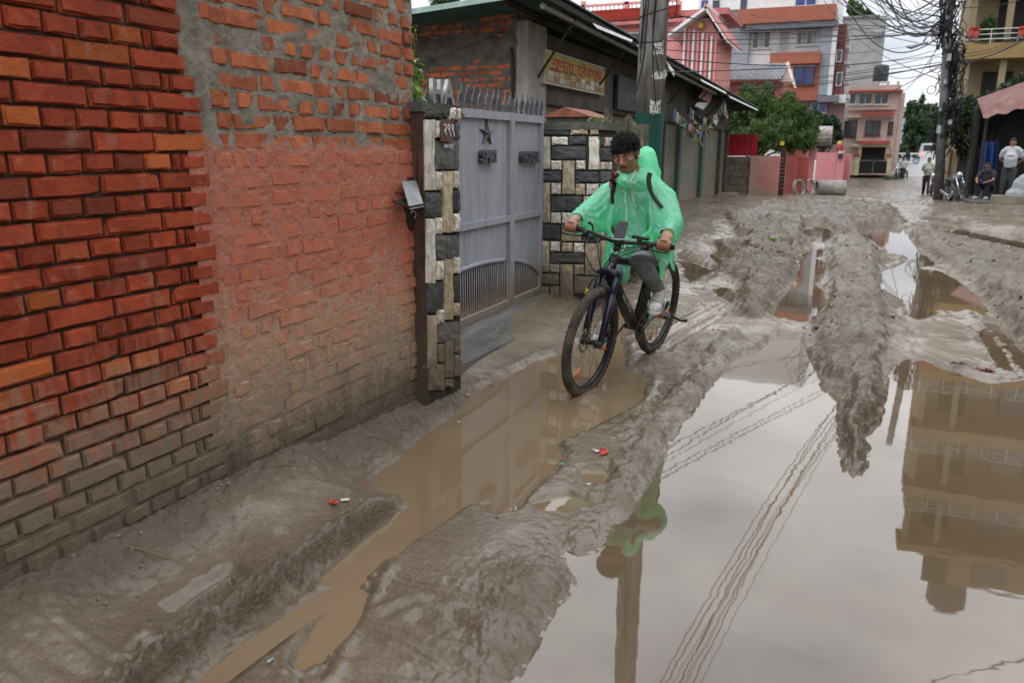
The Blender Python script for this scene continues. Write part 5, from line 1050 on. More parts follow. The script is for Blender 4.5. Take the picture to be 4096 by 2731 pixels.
# ------------------------------------------------------------------ people (built once, posed by joints)
SKIN = mat('brown_skin', (.26, .125, .075), (.22, .10, .06), sc=20, rough=.5)
HAIR = mat('black_hair', (.007, .006, .006), (.012, .010, .009), sc=40, rough=.6, spec=.25)
SHOE = mat('dark_shoe', (.03, .028, .027), rough=.5)
def figure(label, loc, heading, H, J, shirt, trouser, shoe=None, group=None, short=True, voxel=.022):
    k = H / 1.7; M = Matrix.Translation(loc) @ Matrix.Rotation(heading, 4, 'Z') @ Matrix.Scale(k, 4); P_ = {a: M @ Vector(b) for a, b in J.items()}
    r = lambda *a: [x * k for x in a]
    t_ = thing('person', label, 'person', loc, group)
    def limb(mb, names, rad): mb.tube([P_[n] for n in names], r(*rad), 10)
    b = MB()
    for s in 'LR':
        limb(b, ['sh' + s, 'el' + s, 'wr' + s], (.052, .040, .028)); limb(b, ['wr' + s, 'ha' + s], (.030, .026)); limb(b, ['hi' + s, 'kn' + s, 'an' + s], (.085, .058, .040)); limb(b, ['an' + s, 'to' + s], (.04, .035))
        d = (P_['ha' + s] - P_['wr' + s]); o = d.orthogonal().normalized() * .012 * k
        for f in (-1.5, -.5, .5, 1.5): b.tube([P_['ha' + s] + o * f, P_['ha' + s] + o * f + d * .8], .012 * k, 6)
    limb(b, ['pe', 'ch', 'ne'], (.10, .12, .055)); limb(b, ['shL', 'ne', 'shR'], (.05, .06, .05)); limb(b, ['ne', 'he'], (.055, .055))
    hd = P_['he']; up = (P_['he'] - P_['ne']).normalized(); fw = (M.to_3x3() @ Vector((0, 1, 0))).normalized(); sd = fw.cross(up).normalized(); HM = frame_m((0, 0, 0), sd, fw, up).to_3x3().to_4x4()
    b.ell(hd + up * .03 * k, r(.075, .092, .11), 12, 10, HM); b.ell(hd + fw * .085 * k - up * .005 * k, r(.014, .02, .025), 8, 6, HM); b.ell(hd + fw * .03 * k - up * .07 * k, r(.05, .055, .04), 10, 6, HM)
    for s in (-1, 1): b.ell(hd + sd * .078 * k * s, r(.012, .02, .03), 6, 6, HM)
    me = remesh(b, voxel * .75, 2); me.materials.append(SKIN); link('body', me, t_)
    h = MB(); h.ell(hd + up * .07 * k - fw * .012 * k, r(.083, .098, .085), 12, 8, HM); h.ell(hd + up * .02 * k - fw * .05 * k, r(.08, .06, .09), 12, 8, HM)
    me = remesh(h, .02, 1); me.materials.append(HAIR); link('hair', me, t_)
    c = MB(); limb(c, ['pe', 'ch'], (.155, .172)); limb(c, ['ch', 'ne'], (.165, .085)); limb(c, ['shL', 'ne', 'shR'], (.078, .098, .078))
    for s in 'LR':
        e = P_['sh' + s].lerp(P_['el' + s], .75 if short else 1); c.tube([P_['sh' + s], e] + ([] if short else [P_['wr' + s]]), r(.078, .072) if short else r(.075, .06, .045), 10)
    me = remesh(c, voxel, 2); co = getco(me); co += getno(me) * (.006 * k * np.array([mnoise.noise((p[0] * 9, p[1] * 9, p[2] * 14)) for p in co]))[:, None]; setco(me, co); me.materials.append(shirt); link('shirt', me, t_)
    c = MB(); limb(c, ['hiL', 'pe', 'hiR'], (.11, .14, .11))
    for s in 'LR': limb(c, ['hi' + s, 'kn' + s, 'an' + s], (.105, .078, .062))
    me = remesh(c, voxel, 2); me.materials.append(trouser); link('trousers', me, t_)
    for s in 'LR': MB().tube([P_['an' + s] + (P_['an' + s] - P_['to' + s]) * .35 + Vector((0, 0, -.03 * k)), P_['an' + s] + Vector((0, 0, -.025 * k)), P_['to' + s]], r(.035, .048, .035), 10).build('shoe', shoe or SHOE, t_, True)
    return t_
STAND = dict(pe=(0, 0, .93), ch=(0, .01, 1.22), ne=(0, 0, 1.42), he=(0, .025, 1.56), shL=(-.18, 0, 1.38), shR=(.18, 0, 1.38), elL=(-.24, -.03, 1.10), elR=(.24, -.03, 1.10), wrL=(-.24, .04, .86), wrR=(.24, .04, .86), haL=(-.24, .06, .78), haR=(.24, .06, .78),
             hiL=(-.09, 0, .90), hiR=(.09, 0, .90), knL=(-.10, .02, .49), knR=(.10, .02, .49), anL=(-.11, -.02, .08), anR=(.11, -.02, .08), toL=(-.13, .14, .03), toR=(.13, .14, .03))
BACK = dict(STAND, elL=(-.27, -.10, 1.12), elR=(.27, -.10, 1.12), wrL=(-.10, -.19, .98), wrR=(.10, -.19, .98), haL=(-.03, -.20, .96), haR=(.03, -.20, .96), ch=(0, .05, 1.2))
WALK = dict(STAND, knL=(-.09, .16, .52), anL=(-.09, .20, .12), toL=(-.10, .36, .08), knR=(.09, -.02, .49), anR=(.09, -.24, .10), toR=(.10, -.10, .03), elR=(.23, .02, 1.12), wrR=(.12, .2, 1.16), haR=(.07, .24, 1.2))
SIT = dict(STAND, pe=(0, 0, .36), ch=(0, .12, .66), ne=(0, .2, .84), he=(0, .25, .97), shL=(-.18, .17, .80), shR=(.18, .17, .80), elL=(-.24, .32, .58), elR=(.24, .32, .58), wrL=(-.14, .5, .52), wrR=(.14, .5, .52), haL=(-.1, .56, .5), haR=(.1, .56, .5), hiL=(-.10, .02, .34), hiR=(.10, .02, .34), knL=(-.16, .42, .50), knR=(.16, .42, .50), anL=(-.15, .40, .08), anR=(.15, .40, .08), toL=(-.16, .56, .03), toR=(.16, .56, .03))
SH1 = mat('shirt_grey', (.36, .37, .38), (.30, .31, .32), sc=6, rough=.85); SH2 = mat('shirt_sage', (.30, .33, .255), (.25, .28, .21), sc=8, rough=.85); SH3 = mat('shirt_black', (.03, .03, .034), rough=.85); TR1 = mat('trouser_dark', (.035, .037, .042), (.025, .026, .03), rough=.85); TR2 = mat('trouser_black', (.014, .014, .017), rough=.8)
# ------------------------------------------------------------------ motorcycle
TY = mat('tyre_rubber', (.022, .021, .020), (.035, .032, .028), sc=30, rough=.7, bump=.4, bsc=120); STL = mat('chrome', (.55, .55, .56), rough=.25, metal=.9); ENG = mat('engine_grey', (.16, .16, .165), rough=.45, metal=.5)
def motorcycle(label, loc, heading, lean, paint, group=None, s=1.0):
    t_ = thing('motorcycle', label, 'motorcycle', loc, group); M = Matrix.Translation(loc) @ Matrix.Rotation(heading, 4, 'Z') @ Matrix.Rotation(lean, 4, 'Y') @ Matrix.Scale(s, 4)
    def B(mb, name, m, par=None, sm=True):
        mb.v = [tuple(M @ Vector(v)) for v in mb.v]; return mb.build(name, m, par or t_, sm)
    for y in (-.62, .66):
        W = Matrix.Translation((0, y, .30)) @ Matrix.Rotation(R(90), 4, 'Y')
        w_ = B(MB().lathe([(.22, -.03), (.28, -.045), (.30, 0), (.28, .045), (.22, .03), (.22, -.03)], 24, W, False), 'wheel', TY)
        B(MB().lathe([(.205, -.025), (.222, -.03), (.222, .03), (.205, .025), (.205, -.025)], 24, W, False), 'rim', STL, w_); sp = MB()
        for k in range(6): a = k * math.pi / 3; sp.tube([(0, y, .30), (0, y + .21 * math.cos(a), .30 + .21 * math.sin(a))], .016, 5)
        B(sp, 'spokes', ENG, w_)
    for x in (-.09, .09): B(MB().tube([(x, .66, .30), (x * .9, .40, .88)], [.026, .022], 8), 'fork_leg', STL)
    B(MB().ell((0, .12, .72), (.14, .27, .13), 14, 10), 'tank', paint); B(MB().ell((0, -.38, .72), (.12, .36, .065), 14, 8), 'seat', SHOE); B(MB().ell((0, -.62, .62), (.10, .25, .09), 12, 8), 'tail', paint)
    B(MB().cbox((0, .08, .40), (.26, .36, .28)).tube([(0, .12, .5), (0, .2, .66)], [.1, .08], 10), 'engine', ENG, sm=False)
    B(MB().tube([(.14, .2, .40), (.15, .1, .24), (.15, -.3, .26), (.16, -.8, .38)], [.03, .03, .045, .05], 10), 'exhaust', STL)
    B(MB().tube([(-.38, .30, 1.02), (-.2, .38, .98), (.2, .38, .98), (.38, .30, 1.02)], .014, 8), 'handlebar', SHOE)
    B(MB().ell((0, .50, .88), (.09, .08, .10), 12, 10), 'headlight', STL); B(MB().tube([(0, .40, .62), (0, .60, .645), (0, .80, .60), (0, .93, .48)], .045, 8, flat=(1.4, .4)), 'front_fender', paint); B(MB().tube([(0, -.5, .64), (0, -.75, .66), (0, -.95, .52)], .05, 8, flat=(1.4, .4)), 'rear_fender', paint)
    for x in (-1, 1): B(MB().tube([(.3 * x, .34, 1.0), (.36 * x, .30, 1.16)], .007, 5).ell((.37 * x, .29, 1.2), (.05, .015, .03), 8, 6), 'mirror', SHOE)
    return t_
MOTB = mat('motor_blue', (.03, .035, .06), rough=.3, spec=.6); MOTR = mat('motor_red', (.22, .02, .02), rough=.3)
# ------------------------------------------------------------------ cable pole
RP = thing('cable_pole', 'utility pole buried in a thick black tangle of cables', 'pole', (2.0, 25, -.2))
b0 = ony(3752, 815, 30.0); b0.z = -.3; b1 = ony(3800, -10, 30.0); tdir = (b1 - b0).normalized(); ptop = b0 + tdir * 9.0
MB().tube([b0, b0 + tdir * 4, ptop], [.155, .13, .11], 20).build('shaft', mat('pole_grey', (.15, .15, .145), (.09, .09, .088), sc=4, rough=.8), RP, True)
at = lambda z: b0 + tdir * ((z - b0.z) / tdir.z)
r_ = random.Random(5); tg = MB()
for k in range(190):
    z0 = r_.uniform(1.2, 6.0); z1 = z0 + r_.uniform(.6, 2.2) ; a0 = r_.uniform(0, 6.28); n = 12; rad = r_.uniform(.12, .42) * (1 if z0 < 5.2 else .7); P_ = []
    for i in range(n):
        q = i / (n - 1); z = z0 + (min(z1, 6.6) - z0) * q; a = a0 + q * r_.uniform(.5, 2.5); w_ = rad * (.6 + .6 * math.sin(q * 3.1 + a0)); c = at(z) + Vector((-.10 * math.sin(z * 1.4), 0, 0)); P_.append(c + Vector((math.cos(a) * w_ * 1.15, math.sin(a) * w_, r_.uniform(-.04, .04))))
    tg.tube(P_, r_.uniform(.010, .022), 5)
for k in range(24):
    z = r_.uniform(1.6, 6.3); c = at(z) + Vector((r_.choice((-1, 1)) * r_.uniform(.15, .42), r_.uniform(-.25, .1), 0)); R_ = r_.uniform(.1, .28); tl_ = r_.uniform(-.6, .6)
    tg.tube([c + Vector((math.cos(a) * R_ * math.cos(tl_), math.cos(a) * R_ * math.sin(tl_) , math.sin(a) * R_)) for a in np.linspace(0, 6.6, 22)], .011, 5)
o = tg.build('cable_tangle', WR, RP, True); o['kind'] = 'stuff'
for k in range(30):
    z = r_.uniform(1.8, 6.3); c = at(z) + Vector((r_.uniform(-.33, .3), r_.uniform(-.3, -.05), 0)); s = r_.uniform(.05, .12); MB().cbox(c, (s, s, s * r_.uniform(1, 2.2))).build('junction_box', WR if k % 5 else mat('box_grey', (.3, .32, .33), rough=.5), RP)
MB().cbox(ony(3755, 518, 29.4), (.11, .05, .24)).build('meter', mat('meter_green', (.36, .42, .40), rough=.4), RP)
la = thing('street_lamp', 'street lamp head on an arm from the cable pole', 'street lamp', at(5.15)); a = at(5.15); e = ony(3650, 178, 29.8)
MB().tube([a, a.lerp(e, .6) + Vector((0, 0, .1)), ony(3690, 176, 29.8)], .03, 8).build('arm', ENG, la, True); MB().tube([ony(3712, 172, 29.8), ony(3680, 178, 29.8), ony(3645, 190, 29.8), ony(3624, 187, 29.8)], [.06, .09, .11, .05], 10, flat=(.6, 1.2)).build('head', mat('lamp_head', (.34, .35, .36), rough=.4), la, True)
# ------------------------------------------------------------------ yellow apartment house
YB = thing('yellow_building', 'cream yellow apartment house with balconies behind the cable pole', 'building', (6, 38, 0))
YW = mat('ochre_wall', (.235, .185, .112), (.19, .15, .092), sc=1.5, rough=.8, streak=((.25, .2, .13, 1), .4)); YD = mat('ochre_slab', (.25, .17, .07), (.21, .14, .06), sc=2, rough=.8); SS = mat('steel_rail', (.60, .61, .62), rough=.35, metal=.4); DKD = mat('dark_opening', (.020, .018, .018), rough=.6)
YY = 43.0
xl = ony(3875, 300, YY).x
MB().box((xl, YY, -.6), (xl + 9, YY + 8, 18.0)).build('wall', YW, YB); MB().box((xl + 1.2, YY + .8, 18.0), (xl + 9, YY + 8, 20.6)).build('stair_head', YW, YB)
for k, zf in enumerate((2.55, 5.62, 8.7, 11.75, 14.8, 17.9)):
    bl = MB().box((xl - .55, YY - 1.7, zf - .12), (xl + 8.5, YY + .0, zf + .0 + (.38 if k < 5 else .1))).build('balcony', YD if k < 3 else YW, YB)
    MB().box((xl - .60, YY - 1.76, zf - .26), (xl + 8.55, YY - .01, zf - .121)).build('slab_edge', YD, bl)
    if k < 5:
        rl = MB()
        for h in (.55, .75, .95): rl.tube([(xl - .5, YY - 1.6, zf + h), (xl + 8.4, YY - 1.6, zf + h)], .022, 6)
        for i in range(10): rl.tube([(xl - .5 + i * 1.0, YY - 1.6, zf + .36), (xl - .5 + i * 1.0, YY - 1.6, zf + .95)], .018, 6)
        rl.build('railing', SS, bl)
    for x in (xl - .4, xl + 1.0): MB().box((x, YY - 1.5, zf - 2.6), (x + .25, YY - 1.25, zf - .261)).build('column', YW, bl)
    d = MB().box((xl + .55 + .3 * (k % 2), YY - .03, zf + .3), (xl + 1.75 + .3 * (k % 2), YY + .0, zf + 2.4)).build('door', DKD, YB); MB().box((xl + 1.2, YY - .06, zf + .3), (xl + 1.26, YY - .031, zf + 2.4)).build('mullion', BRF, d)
    w_ = MB().box((xl + 3.1, YY - .03, zf + .8), (xl + 4.6, YY - .002, zf + 2.2)).build('window', BRF, YB); MB().box((xl + 3.2, YY - .04, zf + .9), (xl + 4.5, YY - .031, zf + 2.1)).build('pane', GLASS, w_)
MB().box((xl - .9, YY - 1.9, 8.2), (xl + 8.6, YY - 1.75, 8.40)).build('eave_tiles', TILE, YB)
tk = MB().lathe([(.9, 0), (.95, .3), (.95, 1.7), (.8, 1.95), (.3, 2.05)], 20, Matrix.Translation((xl + 2.4, YY + 2, 20.6))).build('water_tank', MATS['tank_black'], None, True); tag(tk, 'large black water tank on top of the yellow apartment house', 'water tank')
for k, (x, y) in enumerate(((3885, 128), (3905, 132), (4085, 128))):
    fp = thing('flower_pot', ('left', 'middle', 'right')[k] + 'most of the red flower pots on the yellow balcony rail', 'flower pot', ony(x, y, YY - 1.6), 'balcony flower pots')
    c = ony(x, y, YY - 1.75); MB().lathe([(.09, -.2), (.13, .05)], 10, Matrix.Translation(c)).build('pot', TILE, fp); leaves(fp, 'flowers', [(c + Vector((0, 0, .12)), (.16, .14, .14))], 60, .07, mat('petal_red', (.45, .02, .015), rough=.6), 0, .9)
tree('balcony_plant', 'leafy green plant in the yellow balcony doorway', 'plant', ony(3950, 165, YY - 1), [blob(3950, 110, YY - 1, 32, 45), blob(3945, 150, YY - 1, 28, 20)], 900, .16, LG, .02)
# ------------------------------------------------------------------ hedge, shed, tarp, block wall on the right
tree('hedge', 'overgrown dark green creeper hedge over the shed roof', 'hedge', (3.4, 28, -.2), [blob(3860, 430, 31.5, 50, 40), blob(3920, 430, 32.0, 60, 40), blob(3990, 405, 31.5, 60, 38), blob(4060, 370, 31.5, 60, 42), blob(3840, 480, 31.0, 45, 55), blob(3900, 490, 31.5, 60, 45), blob(3960, 470, 31.0, 50, 40), blob(3830, 550, 30.4, 25, 45), blob(4120, 345, 31.5, 60, 50), blob(4200, 340, 31.5, 80, 60), blob(3850, 600, 30.6, 22, 40)], 16000, .16, LD, .06, asp=.5)
SD = thing('market_shed', 'dark open-fronted shed with a sagging red tarpaulin awning', 'shed', (4.5, 25, 0))
zs = .14; x0s = ony(3880, 700, 30).x
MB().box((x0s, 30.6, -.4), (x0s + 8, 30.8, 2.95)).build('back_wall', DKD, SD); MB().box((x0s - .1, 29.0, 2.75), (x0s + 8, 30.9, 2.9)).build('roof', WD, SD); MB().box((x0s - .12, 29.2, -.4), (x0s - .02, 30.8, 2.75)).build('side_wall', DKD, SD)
MB().box((x0s - .4, 25.3, -.5), (x0s + 8, 30.6, zs)).build('floor', mat('shed_floor', (.07, .065, .058), rough=.8), SD)
for x in (x0s + .1, x0s + 3.0): MB().tube([(x, 28.6, zs), (x, 28.6, 2.8)], .045, 8).build('post', WD, SD)
aw = []; n = 18
for i in range(n + 1):
    for j in range(7):
        u, v = i / n, j / 6; a = ony(3935, 458, 27.2); b = ony(4300, 330, 27.2); p = a.lerp(b, u); aw.append(p + Vector((0, v * 2.2, v * .55 - .22 * math.sin(math.pi * u) * (1 - v) * .5 - .04 * math.sin(u * 30) * (1 - v) - .1 * (1 - v) ** 2)))
MB().add(aw, [(i * 7 + j, i * 7 + j + 1, (i + 1) * 7 + j + 1, (i + 1) * 7 + j) for i in range(n) for j in range(6)]).build('awning', mat('red_tarp', (.10, .022, .016), (.15, .07, .06), sc=3, rough=.5), SD, True)
# blue tarpaulin curtain
bt = []; n = 30
for i in range(n + 1):
    for j in range(10):
        u, v = i / n, j / 9; xa, xb = 3925 + (3888 - 3925) * v ** 1.3, 3992 + (3978 - 3992) * v; p = ony(xa + (xb - xa) * u, 568 + (772 - 568) * v, 28.6); bt.append(p + Vector((0, .10 * math.sin(u * 16) * (.4 + v), 0)))
bo_ = MB().add(bt, [(i * 10 + j, i * 10 + j + 1, (i + 1) * 10 + j + 1, (i + 1) * 10 + j) for i in range(n) for j in range(9)]).build('tarp_curtain', mat('blue_tarp', (.012, .045, .165), (.008, .03, .11), sc=4, rough=.5), None, True); tag(bo_, 'blue tarpaulin curtain hanging at the shed front', 'tarpaulin')
md = bo_.modifiers.new('t', 'SOLIDIFY'); md.thickness = .004
GPo = thing('garden_wall', 'grey plastered wall with cream end post behind the leaning motorcycle', 'wall', (2.4, 26, 0))
for x0, x1, m_ in ((3776, 3790, CRM), (3790, 3802, mat('rust_post', (.24, .12, .06), rough=.8)), (3808, 3824, CRM)): fbox(GPo, 'post', m_, x0, 600, x1, 790, 30.9, .3)
fbox(GPo, 'panel', mat('grey_render', (.23, .215, .225), (.18, .165, .17), sc=2, rough=.85, dirt=(-.1, .3, (.12, .1, .08, 1), .3)), 3820, 636, 3905, 800, 31.1, .2)
CB = mat('mossy_block', (.21, .19, .145), (.13, .12, .085), sc=3, rough=.9, bump=.5, dirt=(-.1, .12, (.08, .075, .05, 1), .2))
ky = 25.0
KB = thing('block_wall', 'low mossy concrete block wall at the right edge', 'wall', (4.2, ky, 0)); xa = ony(3960, 820, ky).x
for i in range(4):
    MB().box((xa + i * .72, ky + .02 * (i % 2), -.2), (xa + i * .72 + .70, ky + .5, .135)).build('lower_block', CB, KB); MB().box((xa + i * .80 + .04, ky + .01, .14), (xa + i * .80 + .82, ky + .42, .345)).build('upper_block', CB, KB)
SLa = tag(MB().add([ony(3806, 838, 24.6), ony(3878, 812, 26.2), ony(3945, 838, 25.6), ony(3900, 850, 24.5)] + [p + Vector((0, 0, -.12)) for p in (ony(3806, 838, 24.6), ony(3878, 812, 26.2), ony(3945, 838, 25.6), ony(3900, 850, 24.5))], [(0, 1, 2, 3), (0, 3, 7, 4), (3, 2, 6, 7), (0, 4, 5, 1), (1, 5, 6, 2)]).build('paving_slab', CB), 'tilted concrete paving slab leading up to the shed', 'slab')
tree('verge_weeds', 'tuft of weeds growing at the block wall foot', 'plant', ony(3890, 850, 24.6), [blob(3885, 842, 24.6, 22, 18), blob(3915, 848, 24.5, 20, 10)], 700, .07, LG, .01)
# sack
sk = MB(); c = ony(4085, 735, 25.9); c = c + Vector((.15, 0, -.08)); sk.ell(c, (.36, .28, .36), 14, 10); sk.ell(c + Vector((.25, .1, .16)), (.3, .25, .26), 12, 8); sk.ell(c + Vector((-.1, 0, -.2)), (.4, .3, .22), 12, 8); me = remesh(sk, .03, 3); co = getco(me); co += getno(me) * (.03 * np.array([mnoise.noise((p[0] * 5, p[1] * 5, p[2] * 5)) for p in co]))[:, None]; setco(me, co); me.materials.append(mat('woven_white', (.27, .28, .29), (.19, .20, .21), sc=10, rough=.7)); tag(link('sack', me), 'big white woven sack behind the block wall', 'sack')
# people and motorcycle by the shed
p = ony(4022, 785, 26.3); p.z = zs; figure('man in a grey T-shirt standing with hands behind his back', p, R(165), 1.71, BACK, SH1, TR1)
p = ony(3948, 790, 27.3); p.z = zs; figure('person in black crouching on a stool before the blue tarp', p, R(150), 1.62, SIT, SH3, TR2, FRW)
tag(MB().cbox(p + Vector((.03, .05, .16)), (.32, .32, .32)).build('stool', WD), 'low dark stool under the crouching person', 'stool')
mo = ony(3826, 815, 28.3); mo.z = float(gz(28.3)) + .08; motorcycle('dark motorcycle parked leaning beside the cable pole', mo, R(-167), R(12), MOTB)
p = ony(3700, 782, 38); p.z = float(gz(38)) + .05; figure('man in a sage green shirt walking beside the cable pole', p, R(178), 1.60, WALK, SH2, TR2)
m2 = ony(3738, 770, 36); m2.z = float(gz(36)) + .05; motorcycle('red and black motorcycle half hidden behind the cable pole', m2, R(170), R(4), MOTR)
# ------------------------------------------------------------------ far end of the lane
zf = lambda Y: float(gz(Y)) + .03
for k, (x, Y, lab) in enumerate(((3587, 68, 'motorcycle parked nearest the pale pink house corner'), (3598, 70, 'second motorcycle parked at the lane end'), (3610, 73, 'third motorcycle parked at the lane end'))):
    q = ony(x, 690, Y); q.z = zf(Y); motorcycle(lab, q, R(180 + k * 12), R(5), (MOTB, MOTR, MOTB)[k], 'motorcycles at the lane end')
q = ony(3633, 660, 86); q.z = .30; motorcycle('motorcycle ridden across the lane end', q, R(95), 0, MOTB, 'motorcycles at the lane end')
figure('rider in dark clothes on the motorcycle crossing the lane end', q + Vector((0, -.25, .28)), R(95), 1.7, SIT, SH3, TR2, voxel=.04)
q = ony(3610, 690, 66); q.z = zf(66); figure('far pedestrian in a pale shirt beside the parked motorcycles', q, R(160), 1.6, STAND, SH1, TR1, voxel=.04)
_e = MB().add([(-14, 76, -.78), (26, 76, -.78), (26, 89, .62), (-14, 89, .62), (26, 125, .62), (-14, 125, .62), (26, 125, -3), (-14, 125, -3)], [(0, 1, 2, 3), (3, 2, 4, 5), (5, 4, 6, 7)]).build('road_embankment', mat('pale_asphalt', (.30, .31, .32), (.24, .25, .26), sc=.6, rough=.5)); tag(_e, kind='structure')
RAI = thing('roadside_railing', 'white roadside railing across the end of the lane', 'railing', (4, 90, -1)); YR = 90; a, b, c, e = frect(3575, 612, 3800, 642, YR); b = a + 16
MB().box((a, YR, .3), (b, YR + .2, c - .15)).build('kerb_wall', WHP, RAI); MB().box((a, YR, e - .15), (b, YR + .15, e)).build('top_rail', WHP, RAI)
for i in range(22): x = a + (b - a) * i / 21; MB().box((x - .09, YR + .01, c - .15), (x + .09, YR + .14, e - .151)).build('post', WHP, RAI)
VAN = thing('van', 'white van with red tail lights passing the lane end', 'van', ony(3712, 640, 80)); c = ony(3712, 640, 97); c.z = ony(3712, 640, 97).z - .3
VW = mat('van_white', (.62, .63, .64), rough=.3)
bd = MB().prism([c + Vector(v) for v in ((-.85, -2, .3), (.85, -2, .3), (.85, -2, 1.2), (.72, -2, 2.0), (-.72, -2, 2.0), (-.85, -2, 1.2))], (0, 4, 0)).build('body', VW, VAN); MB().box(c + Vector((-.68, -2.02, 1.22)), c + Vector((.68, -1.99, 1.8))).build('rear_window', GLASS, VAN)
EM = bpy.data.materials.new('tail_light'); EM.use_nodes = True; _p = EM.node_tree.nodes['Principled BSDF']; _p.inputs['Base Color'].default_value = (.6, .02, .01, 1); _p.inputs['Emission Color'].default_value = (1, .05, .02, 1); _p.inputs['Emission Strength'].default_value = 6
for x in (-.75, .75): MB().box(c + Vector((x - .1, -2.03, .75)), c + Vector((x + .1, -2.0, 1.1))).build('tail_light', EM, VAN)
for x in (-.8, .8):
    for y in (-1.3, 1.3): MB().lathe([(.32, -.1), (.32, .1)], 16, Matrix.Translation(c + Vector((x, y, .32))) @ Matrix.Rotation(R(90), 4, 'Y')).build('wheel', TY, VAN)
for k, (x0, y0, x1, m_, lab) in enumerate(((3600, 430, 3640, GB, 'small grey far building beyond the street trees'), (3645, 440, 3680, WHP, 'white far building beyond the street trees'), (3682, 420, 3725, RU, 'reddish far building left of the cable pole'), (3735, 470, 3830, GB, 'grey far building behind the cable pole'))):
    f_ = thing('far_building', lab, 'building', ony(x0, 600, 130)); fbox(f_, 'wall', m_, x0, y0, x1, 660, 130 + k * 4, 10); window(f_, x0 + 8, y0 + 14, x1 - 12, y0 + 30, 130 + k * 4 - .02, 3); fbox(f_, 'parapet', WHP, x0 - 2, y0 - 4, x1 + 2, y0, 129.8 + k * 4, 10)
bk = [blob(x, 600 + random.uniform(-20, 10), 120, 55, 60) for x in range(3640, 4400, 60)]
tw = leaves(None, 'far_wood', bk, 9000, 1.0, LD, .2, .6); tag(tw, kind='stuff')

# unseen houses added on the right to hold sky light off the lane
for k, (y0, y1, h, c) in enumerate(((-9, -.5, 7.5, (.34, .26, .17)), (-.2, 8.3, 9.5, (.30, .16, .11)), (8.6, 15.5, 6.5, (.33, .31, .27)))):
    f_ = thing('blocker_house', ('cream', 'brick red', 'grey')[k] + ' plastered house, unseen, added on the right to cut sky light', 'house', (7.2, (y0 + y1) / 2, 0))
    MB().box((6.6, y0, -.3), (12, y1, h)).build('wall', mat('blocker_wall_%s' % 'abc'[k], c, rough=.85, bump=.2), f_)
    for fl_ in range(int(h // 3)):
        for i in range(3):
            yy = y0 + (y1 - y0) * (i + .5) / 3; MB().box((6.55, yy - .5, .9 + fl_ * 3), (6.598, yy + .5, 2.2 + fl_ * 3)).build('window', GLASS, f_)
# ------------------------------------------------------------------ overhead wires
def wire(a, b, sag, r, par, n=26, name='wire'):
    a, b = Vector(a), Vector(b); P_ = [a.lerp(b, q) + Vector((0, 0, -sag * 4 * q * (1 - q))) for q in np.linspace(0, 1, n)]
    return MB().tube(P_, r, 5).build(name, WR, par, True)
OW = thing('cable_bundle', 'sagging bundle of black overhead cables between the concrete pole and the cable pole', 'cables', (0, 17, 6))
rr = random.Random(9); polet = Vector((-2.33, 9.5, 0))
for k in range(9): wire(polet + Vector((rr.uniform(-.1, .2), rr.uniform(-.1, .1), 6.9 + k * .16)), at(5.6 + rr.uniform(-.3, .6)) + Vector((rr.uniform(-.25, .1), rr.uniform(-.1, .1), 0)), rr.uniform(1.0, 1.75), rr.choice((.006, .008, .010)), OW)
O2 = thing('cable_bundle', 'thin overhead wires fanning from the left rooftops to the cable pole', 'cables', (-4, 30, 5))
for x, y, Y, z2 in ((2650, 130, 9.5, 5.5), (2655, 165, 9.5, 5.25), (2650, 200, 9.5, 5.0), (2660, 235, 9.5, 4.7), (2660, 290, 9.5, 4.5), (2800, 318, 30, 4.5), (2900, 350, 33, 4.25), (2905, 356, 33, 4.2), (2910, 362, 33, 4.15), (2700, 60, 20, 5.2), (2870, 175, 41, 5.2), (3000, 60, 58, 5.3)):
    a = ony(x, y, Y); wire(a, at(z2) + Vector((-.1, rr.uniform(-.1, .1), 0)), rr.uniform(.05, .35), rr.choice((.005, .007, .008)) if Y < 10 else rr.choice((.009, .012, .018)), O2)
O3 = thing('cable_bundle', 'curtain of black cables drooping into the cable pole top from upper left', 'cables', (0, 40, 8))
for k in range(22):
    a = ony(3250 + rr.uniform(0, 420), -60 + rr.uniform(-80, 30), 29 + rr.uniform(2, 26)); wire(a, at(4.9 + rr.uniform(0, 1.6)) + Vector((-.15, rr.uniform(-.15, .15), 0)), rr.uniform(.2, 1.5), rr.choice((.010, .014, .02, .026)), O3)
for x, y, Y in ((3355, 60, 60), (3380, 110, 60), (3500, 240, 78), (3400, 430, 70), (3600, 372, 72)): wire(ony(x, y, Y), at(4.0 + rr.uniform(-.4, 1.2)), rr.uniform(.2, .9), .016, O3)
O4 = thing('cable_bundle', 'cables running right from the cable pole to the yellow balconies', 'cables', (4, 27, 5))
for x, y, Y, z2 in ((4096, 150, 33, 4.4), (4096, 140, 33, 4.5), (4096, 160, 33, 4.25), (3950, 175, 36, 5.5), (4200, -40, 31, 5.9), (4160, 120, 33, 4.1)): wire(at(z2), ony(x, y, Y), .2, rr.choice((.012, .02)), O4)
O5 = thing('cable_bundle', 'three thin service wires crossing the lane overhead to the right', 'cables', (2, 14, 7))
for k in range(3): wire(polet + Vector((0, 0, 7.3 + .1 * k)), (9.5, 21.5 + .5 * k, 8.8 + .22 * k), .5, .008, O5)
wire((-7.5, 10.2, 2.25), (-4.5, 10.19, 3.0), .05, .004, O2, name='gable_wire')
MB().tube([ony(2044, 190, 10.21), ony(2050, 290, 10.21), ony(2047, 395, 10.21)], .022, 6).build('drain_pipe', mat('pipe_black', (.03, .03, .03), rough=.6), SH)
